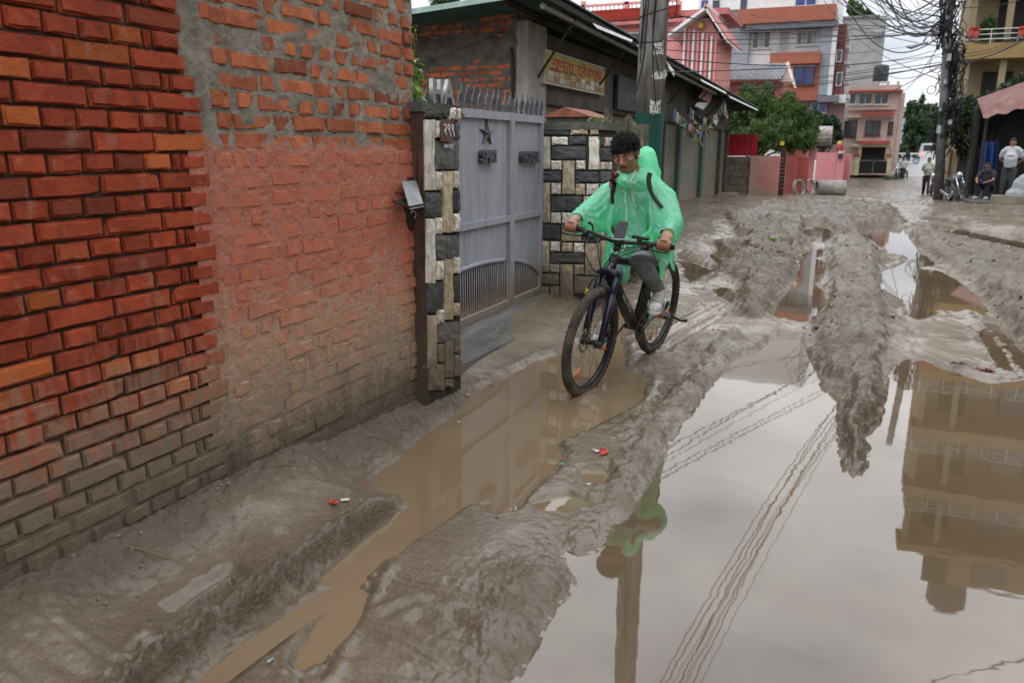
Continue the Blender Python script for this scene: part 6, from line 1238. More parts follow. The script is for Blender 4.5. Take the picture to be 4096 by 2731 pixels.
# ------------------------------------------------------------------ bicycle (local axes: f forward, l rider's left, z up)
BR0 = Vector((-1.324, 5.784, .019)); hd, lean, pit = -.153, .113, .045
be = Vector((math.sin(hd) * math.cos(pit), -math.cos(hd) * math.cos(pit), -math.sin(pit))); bl0 = Vector((0, 0, 1)).cross(be).normalized(); bu0 = be.cross(bl0)
bL = bl0 * math.cos(lean) - bu0 * math.sin(lean); bU = bu0 * math.cos(lean) + bl0 * math.sin(lean)
BM = frame_m(BR0, be, bL, bU)
def bp(f, l, z): return BM @ Vector((f, l, z))
BK = thing('bicycle', 'black mountain bicycle ridden through the muddy pool', 'bicycle', BR0)
FRM = mat('frame_black', (.007, .007, .008), (.011, .011, .013), sc=20, rough=.4, spec=.35, dirt=(.12, .62, (.085, .065, .045, 1), .5)); NVY = mat('fork_navy', (.006, .008, .026), rough=.3, spec=.4, dirt=(.05, .55, (.085, .065, .045, 1), .4)); ALU = mat('dull_alloy', (.28, .28, .29), rough=.35, metal=.8); BLR = mat('rim_black', (.018, .018, .019), rough=.4)
TYR = mat('muddy_tyre', (.036, .031, .027), (.095, .075, .053), sc=11, rough=.75, bump=.4, bsc=160)
def bb_(mb, name, m, par=None, sm=True):
    mb.v = [tuple(BM @ Vector(v)) for v in mb.v]; return mb.build(name, m, par or BK, sm)
def wheel(fx, disc):
    W = Matrix.Translation((fx, 0, .355)) @ Matrix.Rotation(R(90), 4, 'X')
    n = 240; vs = []; fs = []; prof = [(.300, -.017), (.312, -.025), (.328, -.0285), (.343, -.022), (.351, -.011), (.355, 0), (.351, .011), (.343, .022), (.328, .0285), (.312, .025), (.300, .017)]; m_ = len(prof)
    for i in range(n):
        a = 2 * math.pi * i / n
        for j, (r_, z) in enumerate(prof):
            kb = (.0040 if ((i // 2 + j) % 2 == 0) else -.001) if j in (2, 3, 4, 5, 6, 7, 8) else 0
            vs.append(W @ Vector(((r_ + kb) * math.cos(a), (r_ + kb) * math.sin(a), z * (1 + (.08 if kb > 0 and j in (2, 8) else 0)))))
    for i in range(n):
        for j in range(m_ - 1): fs.append((i * m_ + j, i * m_ + j + 1, ((i + 1) % n) * m_ + j + 1, ((i + 1) % n) * m_ + j))
    w_ = bb_(MB().add(vs, fs), 'wheel', TYR, None, False); w_.name = 'tyre'
    rm = bb_(MB().lathe([(.283, -.012), (.300, -.0165), (.306, -.014), (.306, .014), (.300, .0165), (.283, .012), (.283, -.012)], 64, W, False), 'rim', BLR, w_)
    sp = MB()
    for k in range(28):
        a = 2 * math.pi * k / 28; s = (-1) ** k; a2 = a + .55 * (1 if (k // 2) % 2 else -1)
        sp.tube([W @ Vector((.024 * math.cos(a2), .024 * math.sin(a2), .03 * s)), W @ Vector((.286 * math.cos(a), .286 * math.sin(a), .003 * s))], .0014, 4, False)
    bb_(sp, 'spokes', ALU, w_)
    hb = MB().lathe([(.008, -.065), (.018, -.06), (.028, -.034), (.026, -.028), (.017, -.02), (.017, .02), (.026, .028), (.028, .034), (.018, .06), (.008, .065)], 20, W); bb_(hb, 'hub', BLR, w_)
    dr = MB(); rs = [(.062, .045), (.08, .045), (.08, .047), (.062, .047), (.062, .045)]; dr.lathe(rs, 36, W, False)
    for k in range(5): a = k * 1.257; dr.tube([W @ Vector((.02 * math.cos(a), .02 * math.sin(a), .046)), W @ Vector((.064 * math.cos(a + .5), .064 * math.sin(a + .5), .046))], .004, 5)
    bb_(dr, 'disc_rotor', ALU, w_)
    for a in (R(205), R(310) if fx > .5 else R(-70)):
        c = W @ Vector((.225 * math.cos(a), .225 * math.sin(a), 0)); d = (W.to_3x3() @ Vector((math.cos(a), math.sin(a), 0))); t_ = W.to_3x3() @ Vector((-math.sin(a), math.cos(a), 0))
        bb_(MB().cbox((0, 0, 0), (.024, .075, .012), frame_m(c, t_, d, t_.cross(d))), 'reflector', mat('amber_reflector', (.75, .17, .015), rough=.25, spec=.7), w_)
    return w_
wheel(1.115, 1); wheel(0, 1)
T = lambda pts, r, **k: MB().tube(pts, r, 14, **k)
hl, ht = (.962, 0, .735), (.905, 0, .885)
fr = bb_(T([hl, ht], [.027, .025]), 'head_tube', FRM)
bb_(T([(.945, 0, .755), (.80, 0, .625), (.62, 0, .465), (.47, 0, .325)], [.034, .040, .044, .040], flat=(1.15, .85)), 'down_tube', FRM)
bb_(T([(.915, 0, .855), (.60, 0, .785), (.30, 0, .715)], [.024, .023, .021]), 'top_tube', FRM); bb_(T([(.44, 0, .30), (.285, 0, .74)], .021), 'seat_tube', FRM); bb_(T([(.30, 0, .70), (.225, 0, .915)], .0145), 'seat_post', BLR)
for s in (-1, 1):
    bb_(T([(.43, .03 * s, .305), (.25, .055 * s, .335), (.0, .062 * s, .355)], [.014, .013, .012]), 'chain_stay', FRM); bb_(T([(.30, .018 * s, .69), (.15, .05 * s, .53), (0, .062 * s, .355)], [.010, .009, .010]), 'seat_stay', FRM)
    lg = bb_(T([(.975, .058 * s, .765), (1.03, .058 * s, .60)], [.021, .018]), 'fork_leg', NVY); bb_(T([(1.012, .058 * s, .66), (1.105, .058 * s, .36)], [.024, .022]), 'fork_slider', NVY, lg); bb_(MB().ell((1.112, .06 * s, .352), (.022, .018, .028)), 'dropout', NVY, lg)
bb_(T([(.962, -.075, .762), (.972, -.03, .785), (.972, .03, .785), (.962, .075, .762)], [.022, .028, .028, .022]), 'fork_crown', NVY); bb_(T([(1.02, -.05, .665), (1.055, 0, .715), (1.02, .05, .665)], .013), 'fork_arch', NVY)
bb_(T([(.897, 0, .905), (.885, 0, .945)], .022), 'steerer', FRM); bb_(T([(.885, 0, .945), (.905, 0, .972)], [.024, .022]), 'stem', FRM)
bar = bb_(T([(.845, -.405, .990), (.858, -.22, .989), (.885, -.10, .975), (.900, -.04, .970), (.900, .04, .970), (.885, .10, .975), (.858, .20, .987), (.845, .345, .985)], [.011, .011, .012, .0155, .0155, .012, .011, .011]), 'handlebar', BLR)
for s in (-1.17, 1):
    bb_(T([(.847, .225 * s, .989 if s < 0 else .987), (.845, .352 * s, .990 if s < 0 else .985)], .0165), 'grip', mat('grip_rubber', (.015, .015, .015), rough=.8), bar)
    bb_(MB().cbox((.868, .205 * s, .975), (.035, .03, .04)), 'brake_clamp', BLR, bar)
    bb_(T([(.875, .205 * s, .968), (.915, .225 * s, .962), (.915, .29 * s, .958), (.905, .335 * s, .958)], [.008, .007, .006, .006]), 'brake_lever', BLR, bar); bb_(MB().cbox((.862, .175 * s, .955), (.05, .04, .025)), 'shifter', BLR, bar)
bb_(T([(.868, -.19, 1.00), (.868, -.20, 1.035), (.872, -.225, 1.05)], [.005, .006, .012]), 'bell_lever', BLR, bar); bb_(MB().cbox((.865, .135, 1.012), (.035, .105, .016)), 'display_unit', BLR, bar); bb_(MB().cbox((.875, .135, .995), (.02, .03, .02)), 'display_mount', BLR, bar)
def hose(pts, r=.0038):
    pts = [Vector(p) for p in pts]; P_ = []
    for i in range(len(pts) - 1):
        p0, p1, p2, p3 = pts[max(i - 1, 0)], pts[i], pts[i + 1], pts[min(i + 2, len(pts) - 1)]
        for q in np.linspace(0, 1, 8, endpoint=False): P_.append(.5 * ((2 * p1) + (-p0 + p2) * q + (2 * p0 - 5 * p1 + 4 * p2 - p3) * q * q + (-p0 + 3 * p1 - 3 * p2 + p3) * q ** 3))
    P_.append(pts[-1]); return MB().tube(P_, r, 6)
for pts in ([(.88, -.20, .965), (1.00, -.17, .90), (1.03, -.09, .80), (.99, -.035, .76), (.93, -.03, .72)], [(.87, -.16, .965), (.97, -.10, .94), (1.02, -.05, .84), (.97, -.03, .74)], [(.88, .20, .962), (.99, .12, .955), (1.03, .02, .88), (.99, -.04, .78), (1.03, -.075, .62), (1.09, -.07, .42)], [(.87, .15, .965), (.96, .06, .94), (.99, .0, .88), (.95, .035, .76), (.88, .04, .68)], [(.88, .19, .955), (.98, .10, .92), (1.01, .0, .83), (.97, .03, .75)]):
    bb_(hose(pts), 'cable', BLR)
bb_(hose([(.985, -.05, .77), (1.03, -.085, .72), (1.04, -.10, .66)], .005), 'lamp_lead', BLR); bb_(T([(1.04, -.10, .668), (1.046, -.108, .632)], [.010, .012]), 'cable_plug', mat('plug_yellow', (.50, .40, .04), rough=.5))
# drive train
PEDL = None
BBX = (.44, 0, .30)
bb_(T([(.44, -.06, .30), (.44, .06, .30)], .026), 'bottom_bracket', BLR)
for k, rr_ in enumerate((.085,)): bb_(MB().lathe([(.06, -.052), (rr_, -.052), (rr_ + .004, -.050), (rr_, -.048), (.06, -.048), (.06, -.052)], 40, Matrix.Translation(BBX) @ Matrix.Rotation(R(90), 4, 'X'), False), 'chainring', BLR)
bb_(MB().lathe([(.02, .04), (.05, .045), (.05, .062), (.02, .066)], 20, Matrix.Translation((0, 0, .355)) @ Matrix.Rotation(R(90), 4, 'X')), 'cassette', ALU)
bb_(MB().tube([(.44, -.05, .386), (0, -.052, .40)], .004, 5).tube([(.44, -.05, .214), (.05, -.052, .22), (.02, -.052, .30)], .004, 5), 'chain', ALU); bb_(MB().cbox((.02, -.075, .26), (.04, .03, .10)), 'derailleur', BLR)
cd = Vector((-.145, 0, .085)); 
for s, c_ in ((1, cd), (-1, -cd)):
    ca = bb_(T([(.44, .075 * s, .30), tuple(Vector((.44, .085 * s, .30)) + c_)], [.014, .011], flat=(1.2, .7)), 'crank', ALU)
    pc = Vector((.44, .145 * s, .30)) + c_; pd = bb_(MB().cbox(pc, (.10, .085, .022)), 'pedal', BLR, ca, False); bb_(T([tuple(pc - Vector((0, .06 * s, 0))), tuple(pc + Vector((0, .055 * s, 0)))], .006), 'pedal_spindle', ALU, ca)
    bb_(MB().cbox(pc + Vector((.048, 0, 0)), (.006, .05, .016)), 'pedal_reflector', MATS['amber_reflector'], pd, False)
bb_(T([(.06, .085, .33), (-.16, .13, .235), (-.20, .16, .235)], [.010, .009, .012]), 'side_stand', BLR)
bb_(MB().cbox((.05, .075, .40), (.06, .025, .035)), 'rear_caliper', BLR); bb_(MB().cbox((1.06, .075, .43), (.035, .025, .06)), 'front_caliper', BLR)
# saddle
sd_ = MB(); sd_.tube([(.36, 0, .935), (.28, 0, .945), (.16, 0, .95), (.08, 0, .955)], [.018, .03, .065, .06], 14, flat=(.45, 1.0)); bb_(sd_, 'saddle', SHOE)
# lettering and badge on the tubes
dt0, dt1 = Vector((.80, 0, .625)), Vector((.56, 0, .41)); dv = (dt1 - dt0).normalized(); nv = Vector((dv.z, 0, -dv.x)) * -1
TXW = mat('decal_white', (.42, .42, .43), rough=.5)
me = text_mb('LECTRO', .062, .0006, BM @ frame_m(dt0 + Vector((0, .0405, 0)) + nv * .022 + dv * .01, dv, nv if nv.z > 0 else -nv, Vector((0, 1, 0))), .001); me.materials.append(TXW); link('lettering', me, BK)
bdg = [Vector((0, .0, .026)), Vector((0, .012, .012)), Vector((0, .004, .006)), Vector((0, .010, -.012)), Vector((0, -.004, -.026)), Vector((0, -.012, -.004)), Vector((0, -.004, .002)), Vector((0, -.011, .014))]
o_ = Vector((.962, 0, .815)); bb_(MB().prism([o_ + Vector((.001 - v.z * .36, v.y * 1.3, v.z * 1.2)) for v in bdg], (.004, 0, .0015)), 'badge', TXW, None, False)
# phone on its holder
ph = thing('phone', 'black smartphone clipped to the bicycle handlebar', 'phone', bp(.90, .0, .99))
_py = (bU * .72 - be * .69 - bL * .16).normalized(); _px = (bL - _py * bL.dot(_py)).normalized()
phm = frame_m(bp(.865, .0, 1.028), _px, _py, _px.cross(_py))
def rr_box(w_, h, t, r_, n=5):
    pts = []
    for cx, cy, a0 in ((w_ / 2 - r_, h / 2 - r_, 0), (-w_ / 2 + r_, h / 2 - r_, 90), (-w_ / 2 + r_, -h / 2 + r_, 180), (w_ / 2 - r_, -h / 2 + r_, 270)):
        for k in range(n + 1): a = R(a0 + 90 * k / n); pts.append((cx + r_ * math.cos(a), cy + r_ * math.sin(a)))
    return pts
MB().prism([phm @ Vector((x, y, 0)) for x, y in rr_box(.070, .140, .009, .010)], (phm.to_3x3() @ Vector((0, 0, .009)))).build('case', mat('phone_black', (.02, .02, .022), rough=.35), ph); MB().prism([phm @ Vector((x, y, .0092)) for x, y in rr_box(.065, .134, .001, .008)], (phm.to_3x3() @ Vector((0, 0, .0006)))).build('screen', mat('phone_screen', (.006, .006, .008), rough=.12), ph)
MB().prism([phm @ Vector((x, y, -.001)) for x, y in rr_box(.073, .143, .002, .011)], (phm.to_3x3() @ Vector((0, 0, .003)))).build('rim', ALU, ph); MB().tube([phm @ Vector((0, -.05, -.004)), bp(.89, .02, .975)], .012, 8).build('holder', BLR, ph)
# ------------------------------------------------------------------ the cyclist
RID = thing('person', 'cyclist in a translucent green rain poncho riding the bicycle, head bowed', 'person', bp(.2, 0, .95))
J = dict(pe=dep(2598, 985, 5.62), wa=dep(2580, 900, 5.55), ch=dep(2555, 825, 5.46), ne=dep(2545, 728, 5.38), shR=dep(2447, 765, 5.54), shL=dep(2650, 778, 5.28), elR=dep(2340, 858, 5.33), elL=dep(2692, 893, 5.10),
         hiR=dep(2545, 1005, 5.74), hiL=dep(2625, 1005, 5.52), knL=dep(2556, 1040, 5.12), anL=dep(2643, 1170, 5.43), toL=dep(2617, 1228, 5.26))
J['knR'] = bp(.66, -.12, .68); J['anR'] = bp(.545, -.145, .30); J['toR'] = bp(.70, -.145, .245)
gR, gL = bp(.845, -.355, .990), bp(.845, .290, .985)
upw = Vector((0, 0, 1))
hc = dep(2503, 612, 5.25)
hf = (-FW * .74 - RT * .42 - UPV * .54).normalized(); hs = hf.cross(upw).normalized(); hs = hf.cross((UPV + hf * 0).normalized()).normalized(); hu = hs.cross(hf).normalized()   # face forward, side (rider's left -> image right), up
HS = -hs if hs.dot(RT) < 0 else hs
hu = (UPV - hf * UPV.dot(hf)).normalized(); HS = (RT - hf * RT.dot(hf) - hu * RT.dot(hu)).normalized()
HMx = frame_m((0, 0, 0), HS, hf, hu)
def hp(x, y, z): return hc + HS * x + hf * y + hu * z
b = MB()
b.ell(hp(0, -.012, .022), (.076, .092, .090), 16, 12, HMx); b.ell(hp(0, .030, -.040), (.064, .062, .080), 16, 12, HMx); b.ell(hp(0, .042, -.094), (.044, .044, .034), 12, 8, HMx); b.ell(hp(0, .020, -.075), (.058, .055, .045), 12, 8, HMx)
b.ell(hp(0, .072, .010), (.052, .018, .014), 12, 8, HMx)                                                        # brow
b.tube([hp(0, .086, -.002), hp(0, .098, -.024), hp(0, .112, -.043)], [.010, .0125, .0145], 10); b.ell(hp(-.013, .096, -.047), (.010, .012, .009), 8, 6, HMx); b.ell(hp(.013, .096, -.047), (.010, .012, .009), 8, 6, HMx)
for s in (-1, 1): b.ell(hp(.044 * s, .058, -.030), (.022, .024, .018), 10, 8, HMx); b.ell(hp(.079 * s, -.006, -.022), (.010, .020, .032), 10, 8, HMx); b.ell(hp(.029 * s, .074, -.012), (.016, .012, .010), 10, 8, HMx)
b.ell(hp(0, .087, -.076), (.024, .011, .007), 10, 6, HMx); b.ell(hp(0, .085, -.088), (.021, .012, .008), 10, 6, HMx)
nk = J['ne']
b.tube([hp(0, -.02, -.06), hp(0, -.03, -.11).lerp(nk, .4), nk], [.055, .056, .065], 14)
b.tube([J['pe'], J['wa'], J['ch'], nk], [.11, .105, .12, .06], 16); b.tube([J['shR'], J['ch'].lerp(nk, .6), J['shL']], [.045, .07, .045], 12)
def hand(g, gdir, wrist, s):
    """palm on top of the grip, four fingers closed round it, thumb under from the inner side"""
    gd = gdir.normalized(); back = (wrist - g); back = (back - gd * back.dot(gd)).normalized(); top = gd.cross(back).normalized()
    if top.z < 0: top = -top
    b.tube([wrist, g + back * .045 + top * .022, g + top * .028], [.027, .030, .026], 12, flat=(.85, 1.25)); b.ell(g + top * .024 + back * .02, (.040, .034, .016), 12, 8, frame_m((0, 0, 0), gd, back, top))
    for i, (o, ln) in enumerate(((-.033, .94), (-.011, 1.05), (.011, 1.0), (.032, .82))):
        c = g + gd * o * 1.05; Rr = .0275; P_ = []
        for a in np.linspace(72, -118, 8): an = R(a * 1.0 + (1 - ln) * 40); P_.append(c - back * math.cos(an) * Rr + top * math.sin(an) * Rr)
        b.tube([c + top * .030 + back * .012] + P_, [.0102, .0102, .0098, .0095, .0092, .0088, .0084, .0078, .006], 8)
    ti = g - gd * s * 0 + gd * (-.048); P_ = [g + back * .03 - gd * .035 + top * .012, ti + back * .012 - gd * .004 - top * .004, ti - back * .012 - top * .020, ti - back * .022 - top * .014 + gd * .012]
    b.tube(P_, [.013, .0115, .0102, .007], 8)
gdR, gdL = (bp(.845, -.40, .990) - bp(.847, -.25, .989)), (bp(.845, .35, .985) - bp(.847, .22, .987))
J['wrR'] = gR + (J['elR'] - gR).normalized() * .085 + Vector((0, 0, .035)); J['wrL'] = gL + (J['elL'] - gL).normalized() * .085 + Vector((0, 0, .04))
for s in 'RL':
    b.tube([J['sh' + s], J['el' + s], J['wr' + s]], [.044, .036, .028], 12); b.tube([J['hi' + s], J['kn' + s], J['an' + s]], [.078, .048, .030], 14); b.tube([J['an' + s], J['to' + s]], [.026, .018], 10)
hand(gR, gdR, J['wrR'], -1); hand(gL, gdL, J['wrL'], 1)
b.tube([J['hiR'], J['pe'], J['hiL']], [.09, .13, .09], 12)
me = remesh(b, .0052, 3, .45)
SKN = mat('warm_skin', (.285, .130, .078), (.245, .105, .062), sc=22, rough=.42, spec=.5, bump=.08, bsc=220); me.materials.append(SKN); link('body', me, RID)
# face detail
for s in (-1, 1):
    MB().tube([hp((.012 + .036 * q) * s, .093 - .030 * q ** 2, .010 + .008 * math.sin(q * 2.4)) for q in np.linspace(0, 1, 6)], [.002, .0032, .0034, .003, .0024, .001], 6).build('eyebrow', HAIR, RID, True)
    MB().tube([hp((.016 + .027 * q) * s, .0885 - .016 * q ** 2, -.0125 - .005 * math.sin(q * 3.14)) for q in np.linspace(0, 1, 6)], [.0006, .0012, .0015, .0014, .0012, .0005], 6).build('eyelash', HAIR, RID, True)
MB().tube([hp(.027 * q, .0965 - .010 * q * q, -.0655 - .005 * q * q) for q in np.linspace(-1, 1, 9)], [.0008, .0022, .0030, .0032, .0024, .0032, .0030, .0022, .0008], 6).build('moustache', mat('thin_hair', (.035, .020, .015), rough=.7), RID, True)
MB().tube([hp(.020 * q, .0965 - .006 * q * q, -.0815) for q in np.linspace(-1, 1, 7)], [.0006, .0016, .002, .002, .002, .0016, .0006], 6).build('mouth', mat('lip', (.13, .05, .04), rough=.5), RID, True)
# curly hair
hb = MB(); hb.ell(hp(0, -.020, .038), (.083, .097, .084), 16, 10, HMx); hb.ell(hp(0, -.055, -.01), (.078, .060, .080), 14, 10, HMx); r_ = random.Random(21)
hb2 = MB()
for k in range(1500):
    d = Vector((r_.gauss(0, 1), r_.gauss(-.25, 1), r_.gauss(.5, .9))).normalized()
    if (d.y > .5 and d.z < .30) or d.z < -.35: continue
    q = hp(d.x * .084, -.016 + d.y * .100, .036 + d.z * .086) + (HS * d.x + hf * d.y + hu * d.z) * r_.uniform(-.006, .012); rad = r_.uniform(.005, .0105); t1 = Vector((r_.gauss(0, 1), r_.gauss(0, 1), r_.gauss(0, 1))).normalized(); t2 = t1.orthogonal().normalized(); nn_ = t1.cross(t2)
    hb2.tube([q + (t1 * math.cos(a) + t2 * math.sin(a)) * rad + nn_ * a * .002 for a in np.linspace(0, r_.uniform(3, 6.5), 8)], [.001, .0018, .0021, .0022, .0022, .002, .0016, .0006], 4)
for k in range(120):   # fringe curls over the forehead
    x = r_.uniform(-.066, .066); p0 = hp(x, .070 - x * x * 6, .058 + r_.uniform(-.01, .02)); w_ = r_.uniform(-.012, .012); L_ = r_.uniform(.6, 1.15)
    hb2.tube([p0, p0 + hf * .018 - hu * .012 * L_, p0 + hf * .017 - hu * .026 * L_ + HS * w_, p0 + hf * .011 - hu * .038 * L_ + HS * w_ * 1.6], [.0028, .0026, .002, .0006], 4)
hb2.build('hair_curls', HAIR, RID, True)
me = remesh(hb, .0042, 1, .3); me.materials.append(HAIR); link('hair', me, RID)
# clothes under the poncho
HOOD = mat('grey_sweater', (.10, .11, .11), rough=.9); JEAN = mat('grey_jeans', (.175, .185, .198), (.115, .122, .132), sc=9, rough=.85, bump=.25, bsc=200, dirt=(.3, .62, (.15, .125, .095, 1), .4))
c = MB(); c.tube([J['pe'], J['wa'], J['ch'], nk.lerp(J['ch'], .15)], [.135, .13, .143, .07], 16); c.tube([J['shR'], J['ch'].lerp(nk, .6), J['shL']], [.056, .088, .056], 12)
for s in 'RL': c.tube([J['sh' + s], J['el' + s], J['wr' + s].lerp(J['el' + s], .25)], [.056, .045, .033], 12)
me = remesh(c, .012, 3); me.materials.append(HOOD); link('sweater', me, RID)
c = MB(); c.tube([J['hiR'], J['pe'], J['hiL']], [.11, .15, .11], 14)
for s in 'RL':
    k_, a_ = J['kn' + s], J['an' + s]; c.tube([J['hi' + s], J['hi' + s].lerp(k_, .6), k_, k_.lerp(a_, .35), k_.lerp(a_, .92)], [.105, .086, .070, .062, .046], 16)
me = remesh(c, .007, 3); co = getco(me); kn = np.array(J['knL']); an = np.array(J['anL']); no = getno(me)
ax = (an - kn) / np.linalg.norm(an - kn); tt = (co - kn) @ ax; d_ = np.array([mnoise.noise((p[0] * 6, p[1] * 6, p[2] * 26)) for p in co])
wr = np.exp(-((tt - .02) / .07) ** 2) * .9 + np.exp(-((tt - .34) / .09) ** 2) * .9 + .25; co += no * (.0075 * d_ * wr)[:, None]; setco(me, co); me.materials.append(JEAN); link('jeans', me, RID)
# canvas shoes
CAN = mat('canvas_grey', (.37, .36, .335), (.29, .28, .26), sc=18, rough=.9); RUB = mat('rubber_white', (.62, .62, .60), (.5, .49, .46), sc=20, rough=.5); LAC = mat('lace', (.6, .6, .58), rough=.8)
def shoe(an, to, par):
    d = (to - an); d.z *= .75; fwd = d.normalized(); up = (upw - fwd * upw.dot(fwd)).normalized(); sd = fwd.cross(up); base = to.lerp(an, .52) - up * .028; fm = frame_m(base, fwd, sd, up); L = .135
    def sec(x, w_, h0, h1): return [(x, w_ * math.cos(a), h0 + (h1 - h0) * (.5 + .5 * math.sin(a))) for a in np.linspace(0, 2 * math.pi, 14, endpoint=False)]
    def loft(secs):
        m_ = MB(); vs = [fm @ Vector(p) for s_ in secs for p in s_]; n = 14; fs = [(i * n + k, i * n + (k + 1) % n, (i + 1) * n + (k + 1) % n, (i + 1) * n + k) for i in range(len(secs) - 1) for k in range(n)] + [tuple(range(n)), tuple((len(secs) - 1) * n + k for k in range(n - 1, -1, -1))]; return m_.add(vs, fs)
    s_ = loft([sec(-L, .024, -.01, .06), sec(-L * .85, .036, -.014, .095), sec(-L * .45, .040, -.016, .112), sec(-.02, .042, -.016, .080), sec(L * .45, .046, -.016, .052), sec(L * .8, .042, -.014, .036), sec(L, .022, -.008, .018)]).build('shoe', CAN, par, True)
    loft([sec(-L * 1.04, .022, -.040, -.004), sec(-L * .85, .040, -.042, -.002), sec(0, .046, -.042, -.002), sec(L * .5, .050, -.042, 0), sec(L * .86, .044, -.040, .002), sec(L * 1.06, .020, -.036, .002)]).build('sole', RUB, s_, True)
    loft([sec(L * .66, .043, -.008, .046), sec(L * .86, .040, -.008, .034), sec(L * 1.02, .020, -.006, .018)]).build('toe_cap', RUB, s_, True)
    loft([sec(-L * .97, .030, -.014, -.008), sec(0, .0468, -.014, -.008), sec(L * .5, .0508, -.014, -.008), sec(L * .88, .0445, -.014, -.008)]).build('stripe', FRM, s_, True)
    for i in range(6):
        x = L * .48 - i * .026; h = .056 + i * .0085; MB().tube([fm @ Vector((x, -.022, h - .008)), fm @ Vector((x + .006 * (-1) ** i, 0, h + .006)), fm @ Vector((x, .022, h - .008))], .0035, 6).build('lace', LAC, s_, True)
shoe(J['anL'], J['toL'], RID); shoe(J['anR'], J['toR'], RID)
# ---- poncho
pm = MB(); D = dep
pm.tube([nk, J['ch'] + upw * .03, J['wa'], J['pe'] + upw * .02, D(2575, 1035, 5.45)], [.112, .200, .205, .215, .20], 18)
pm.tube([J['shR'] + upw * .012, D(2555, 742, 5.40), J['shL'] + upw * .008], [.095, .14, .095], 14)
wRo, wLo = gR + (J['elR'] - gR).normalized() * .058 + upw * .012, gL + (J['elL'] - gL).normalized() * .070 + upw * .015
pm.tube([J['shR'], J['shR'].lerp(J['elR'], .5) - upw * .012, J['elR'] - upw * .018, J['elR'].lerp(wRo, .55) - upw * .014, wRo - upw * .010], [.115, .102, .098, .086, .062], 14, flat=(1.1, .92))
pm.tube([J['shL'], J['shL'].lerp(J['elL'], .5), J['elL'] - upw * .01, J['elL'].lerp(wLo, .6), wLo], [.120, .108, .098, .084, .058], 14, flat=(1.1, .92))
pm.tube([D(2450, 812, 5.5), D(2410, 868, 5.45), D(2340, 912, 5.33)], [.085, .070, .040], 12)                                     # drape under the right arm
pm.tube([J['elR'].lerp(wRo, .5) - upw * .03, wRo - upw * .035, wRo - upw * .075 - RT * .03], [.065, .050, .016], 12)
pm.tube([D(2668, 820, 5.42), D(2680, 900, 5.36), D(2678, 970, 5.32), D(2662, 1040, 5.30), D(2646, 1092, 5.29)], [.085, .075, .070, .058, .016], 14)     # fall of cloth at the left side
pm.tube([D(2505, 930, 5.40), D(2486, 1010, 5.38), D(2462, 1105, 5.40)], [.15, .12, .075], 14); pm.tube([D(2590, 940, 5.28), D(2600, 990, 5.24), D(2640, 1020, 5.26)], [.14, .11, .06], 14)
pm.tube([D(2640, 930, 5.72), D(2645, 1010, 5.78)], [.15, .14], 14)
for x, y, z, r0 in ((2584, 662, 5.40, (.080, .10, .110)), (2586, 626, 5.40, (.062, .08, .070)), (2588, 705, 5.40, (.090, .10, .070)), (2615, 695, 5.44, (.06, .08, .06)), (2540, 714, 5.27, (.090, .06, .042)), (2500, 714, 5.24, (.055, .05, .036)), (2470, 702, 5.28, (.030, .045, .04))):
    pm.ell(D(x, y, z), r0, 14, 10)
me = remesh(pm, .0145, 6, .5)
bm = bmesh.new(); bm.from_mesh(me); kill = []
for f in bm.faces:
    c_ = f.calc_center_median(); n_ = f.normal
    if n_.z < -.35 and c_.z < .90 and (c_ - J['wrL']).length > .12: kill.append(f)
    elif (c_ - wRo).length < .062 and n_.dot((wRo - J['elR']).normalized()) > .45: kill.append(f)
    elif (c_ - wLo).length < .062 and n_.dot((wLo - J['elL']).normalized()) > .45: kill.append(f)
    elif (c_ - hp(0, -.0, -.03)).length < .088: kill.append(f)
bmesh.ops.delete(bm, geom=kill, context='FACES')
for _ in range(14):
    mv = {}
    for v in bm.verts:
        nb_ = [e.other_vert(v) for e in v.link_edges if e.is_boundary]
        if len(nb_) == 2: mv[v] = v.co * .5 + (nb_[0].co + nb_[1].co) * .25
    for v, c_ in mv.items(): v.co = c_
loose = [v for v in bm.verts if not v.link_faces]; bmesh.ops.delete(bm, geom=loose, context='VERTS'); bm.to_mesh(me); bm.free()
# let the sheet hang: short cloth simulation over the body
cb_ = MB(); cb_.tube([J['pe'], J['wa'], J['ch'], nk], [.145, .14, .155, .06], 16); cb_.tube([J['shR'], J['ch'].lerp(nk, .6), J['shL']], [.068, .10, .068], 12); cb_.tube([J['hiR'], J['pe'], J['hiL']], [.08, .11, .08], 12)
for s in 'RL': cb_.tube([J['sh' + s], J['el' + s], J['wr' + s].lerp(J['el' + s], .15)], [.068, .056, .036], 12)
cme = remesh(cb_, .022, 2); cob = link('collider', cme); cob.modifiers.new('c', 'COLLISION'); cob.collision.thickness_outer = .004; cob.collision.cloth_friction = 12
pob = link('cloth', me); vg = pob.vertex_groups.new(name='pin'); co = getco(me)
pinw = np.zeros(len(co))
for c_, r0 in ((wRo, .055), (wLo, .055)): pinw = np.maximum(pinw, np.clip(1.6 - np.linalg.norm(co - np.array(c_), axis=1) / r0, 0, 1))
pinw = np.maximum(pinw, np.clip(1.5 - np.linalg.norm(co - np.array(hp(0, -.03, -.06)), axis=1) / .115, 0, 1) * .8)
pinw = np.maximum(pinw, np.clip(1.5 - np.linalg.norm(co - np.array(dep(2585, 645, 5.40)), axis=1) / .10, 0, 1) * .75)
for i in np.nonzero(pinw > .02)[0]: vg.add([int(i)], float(pinw[i]), 'REPLACE')
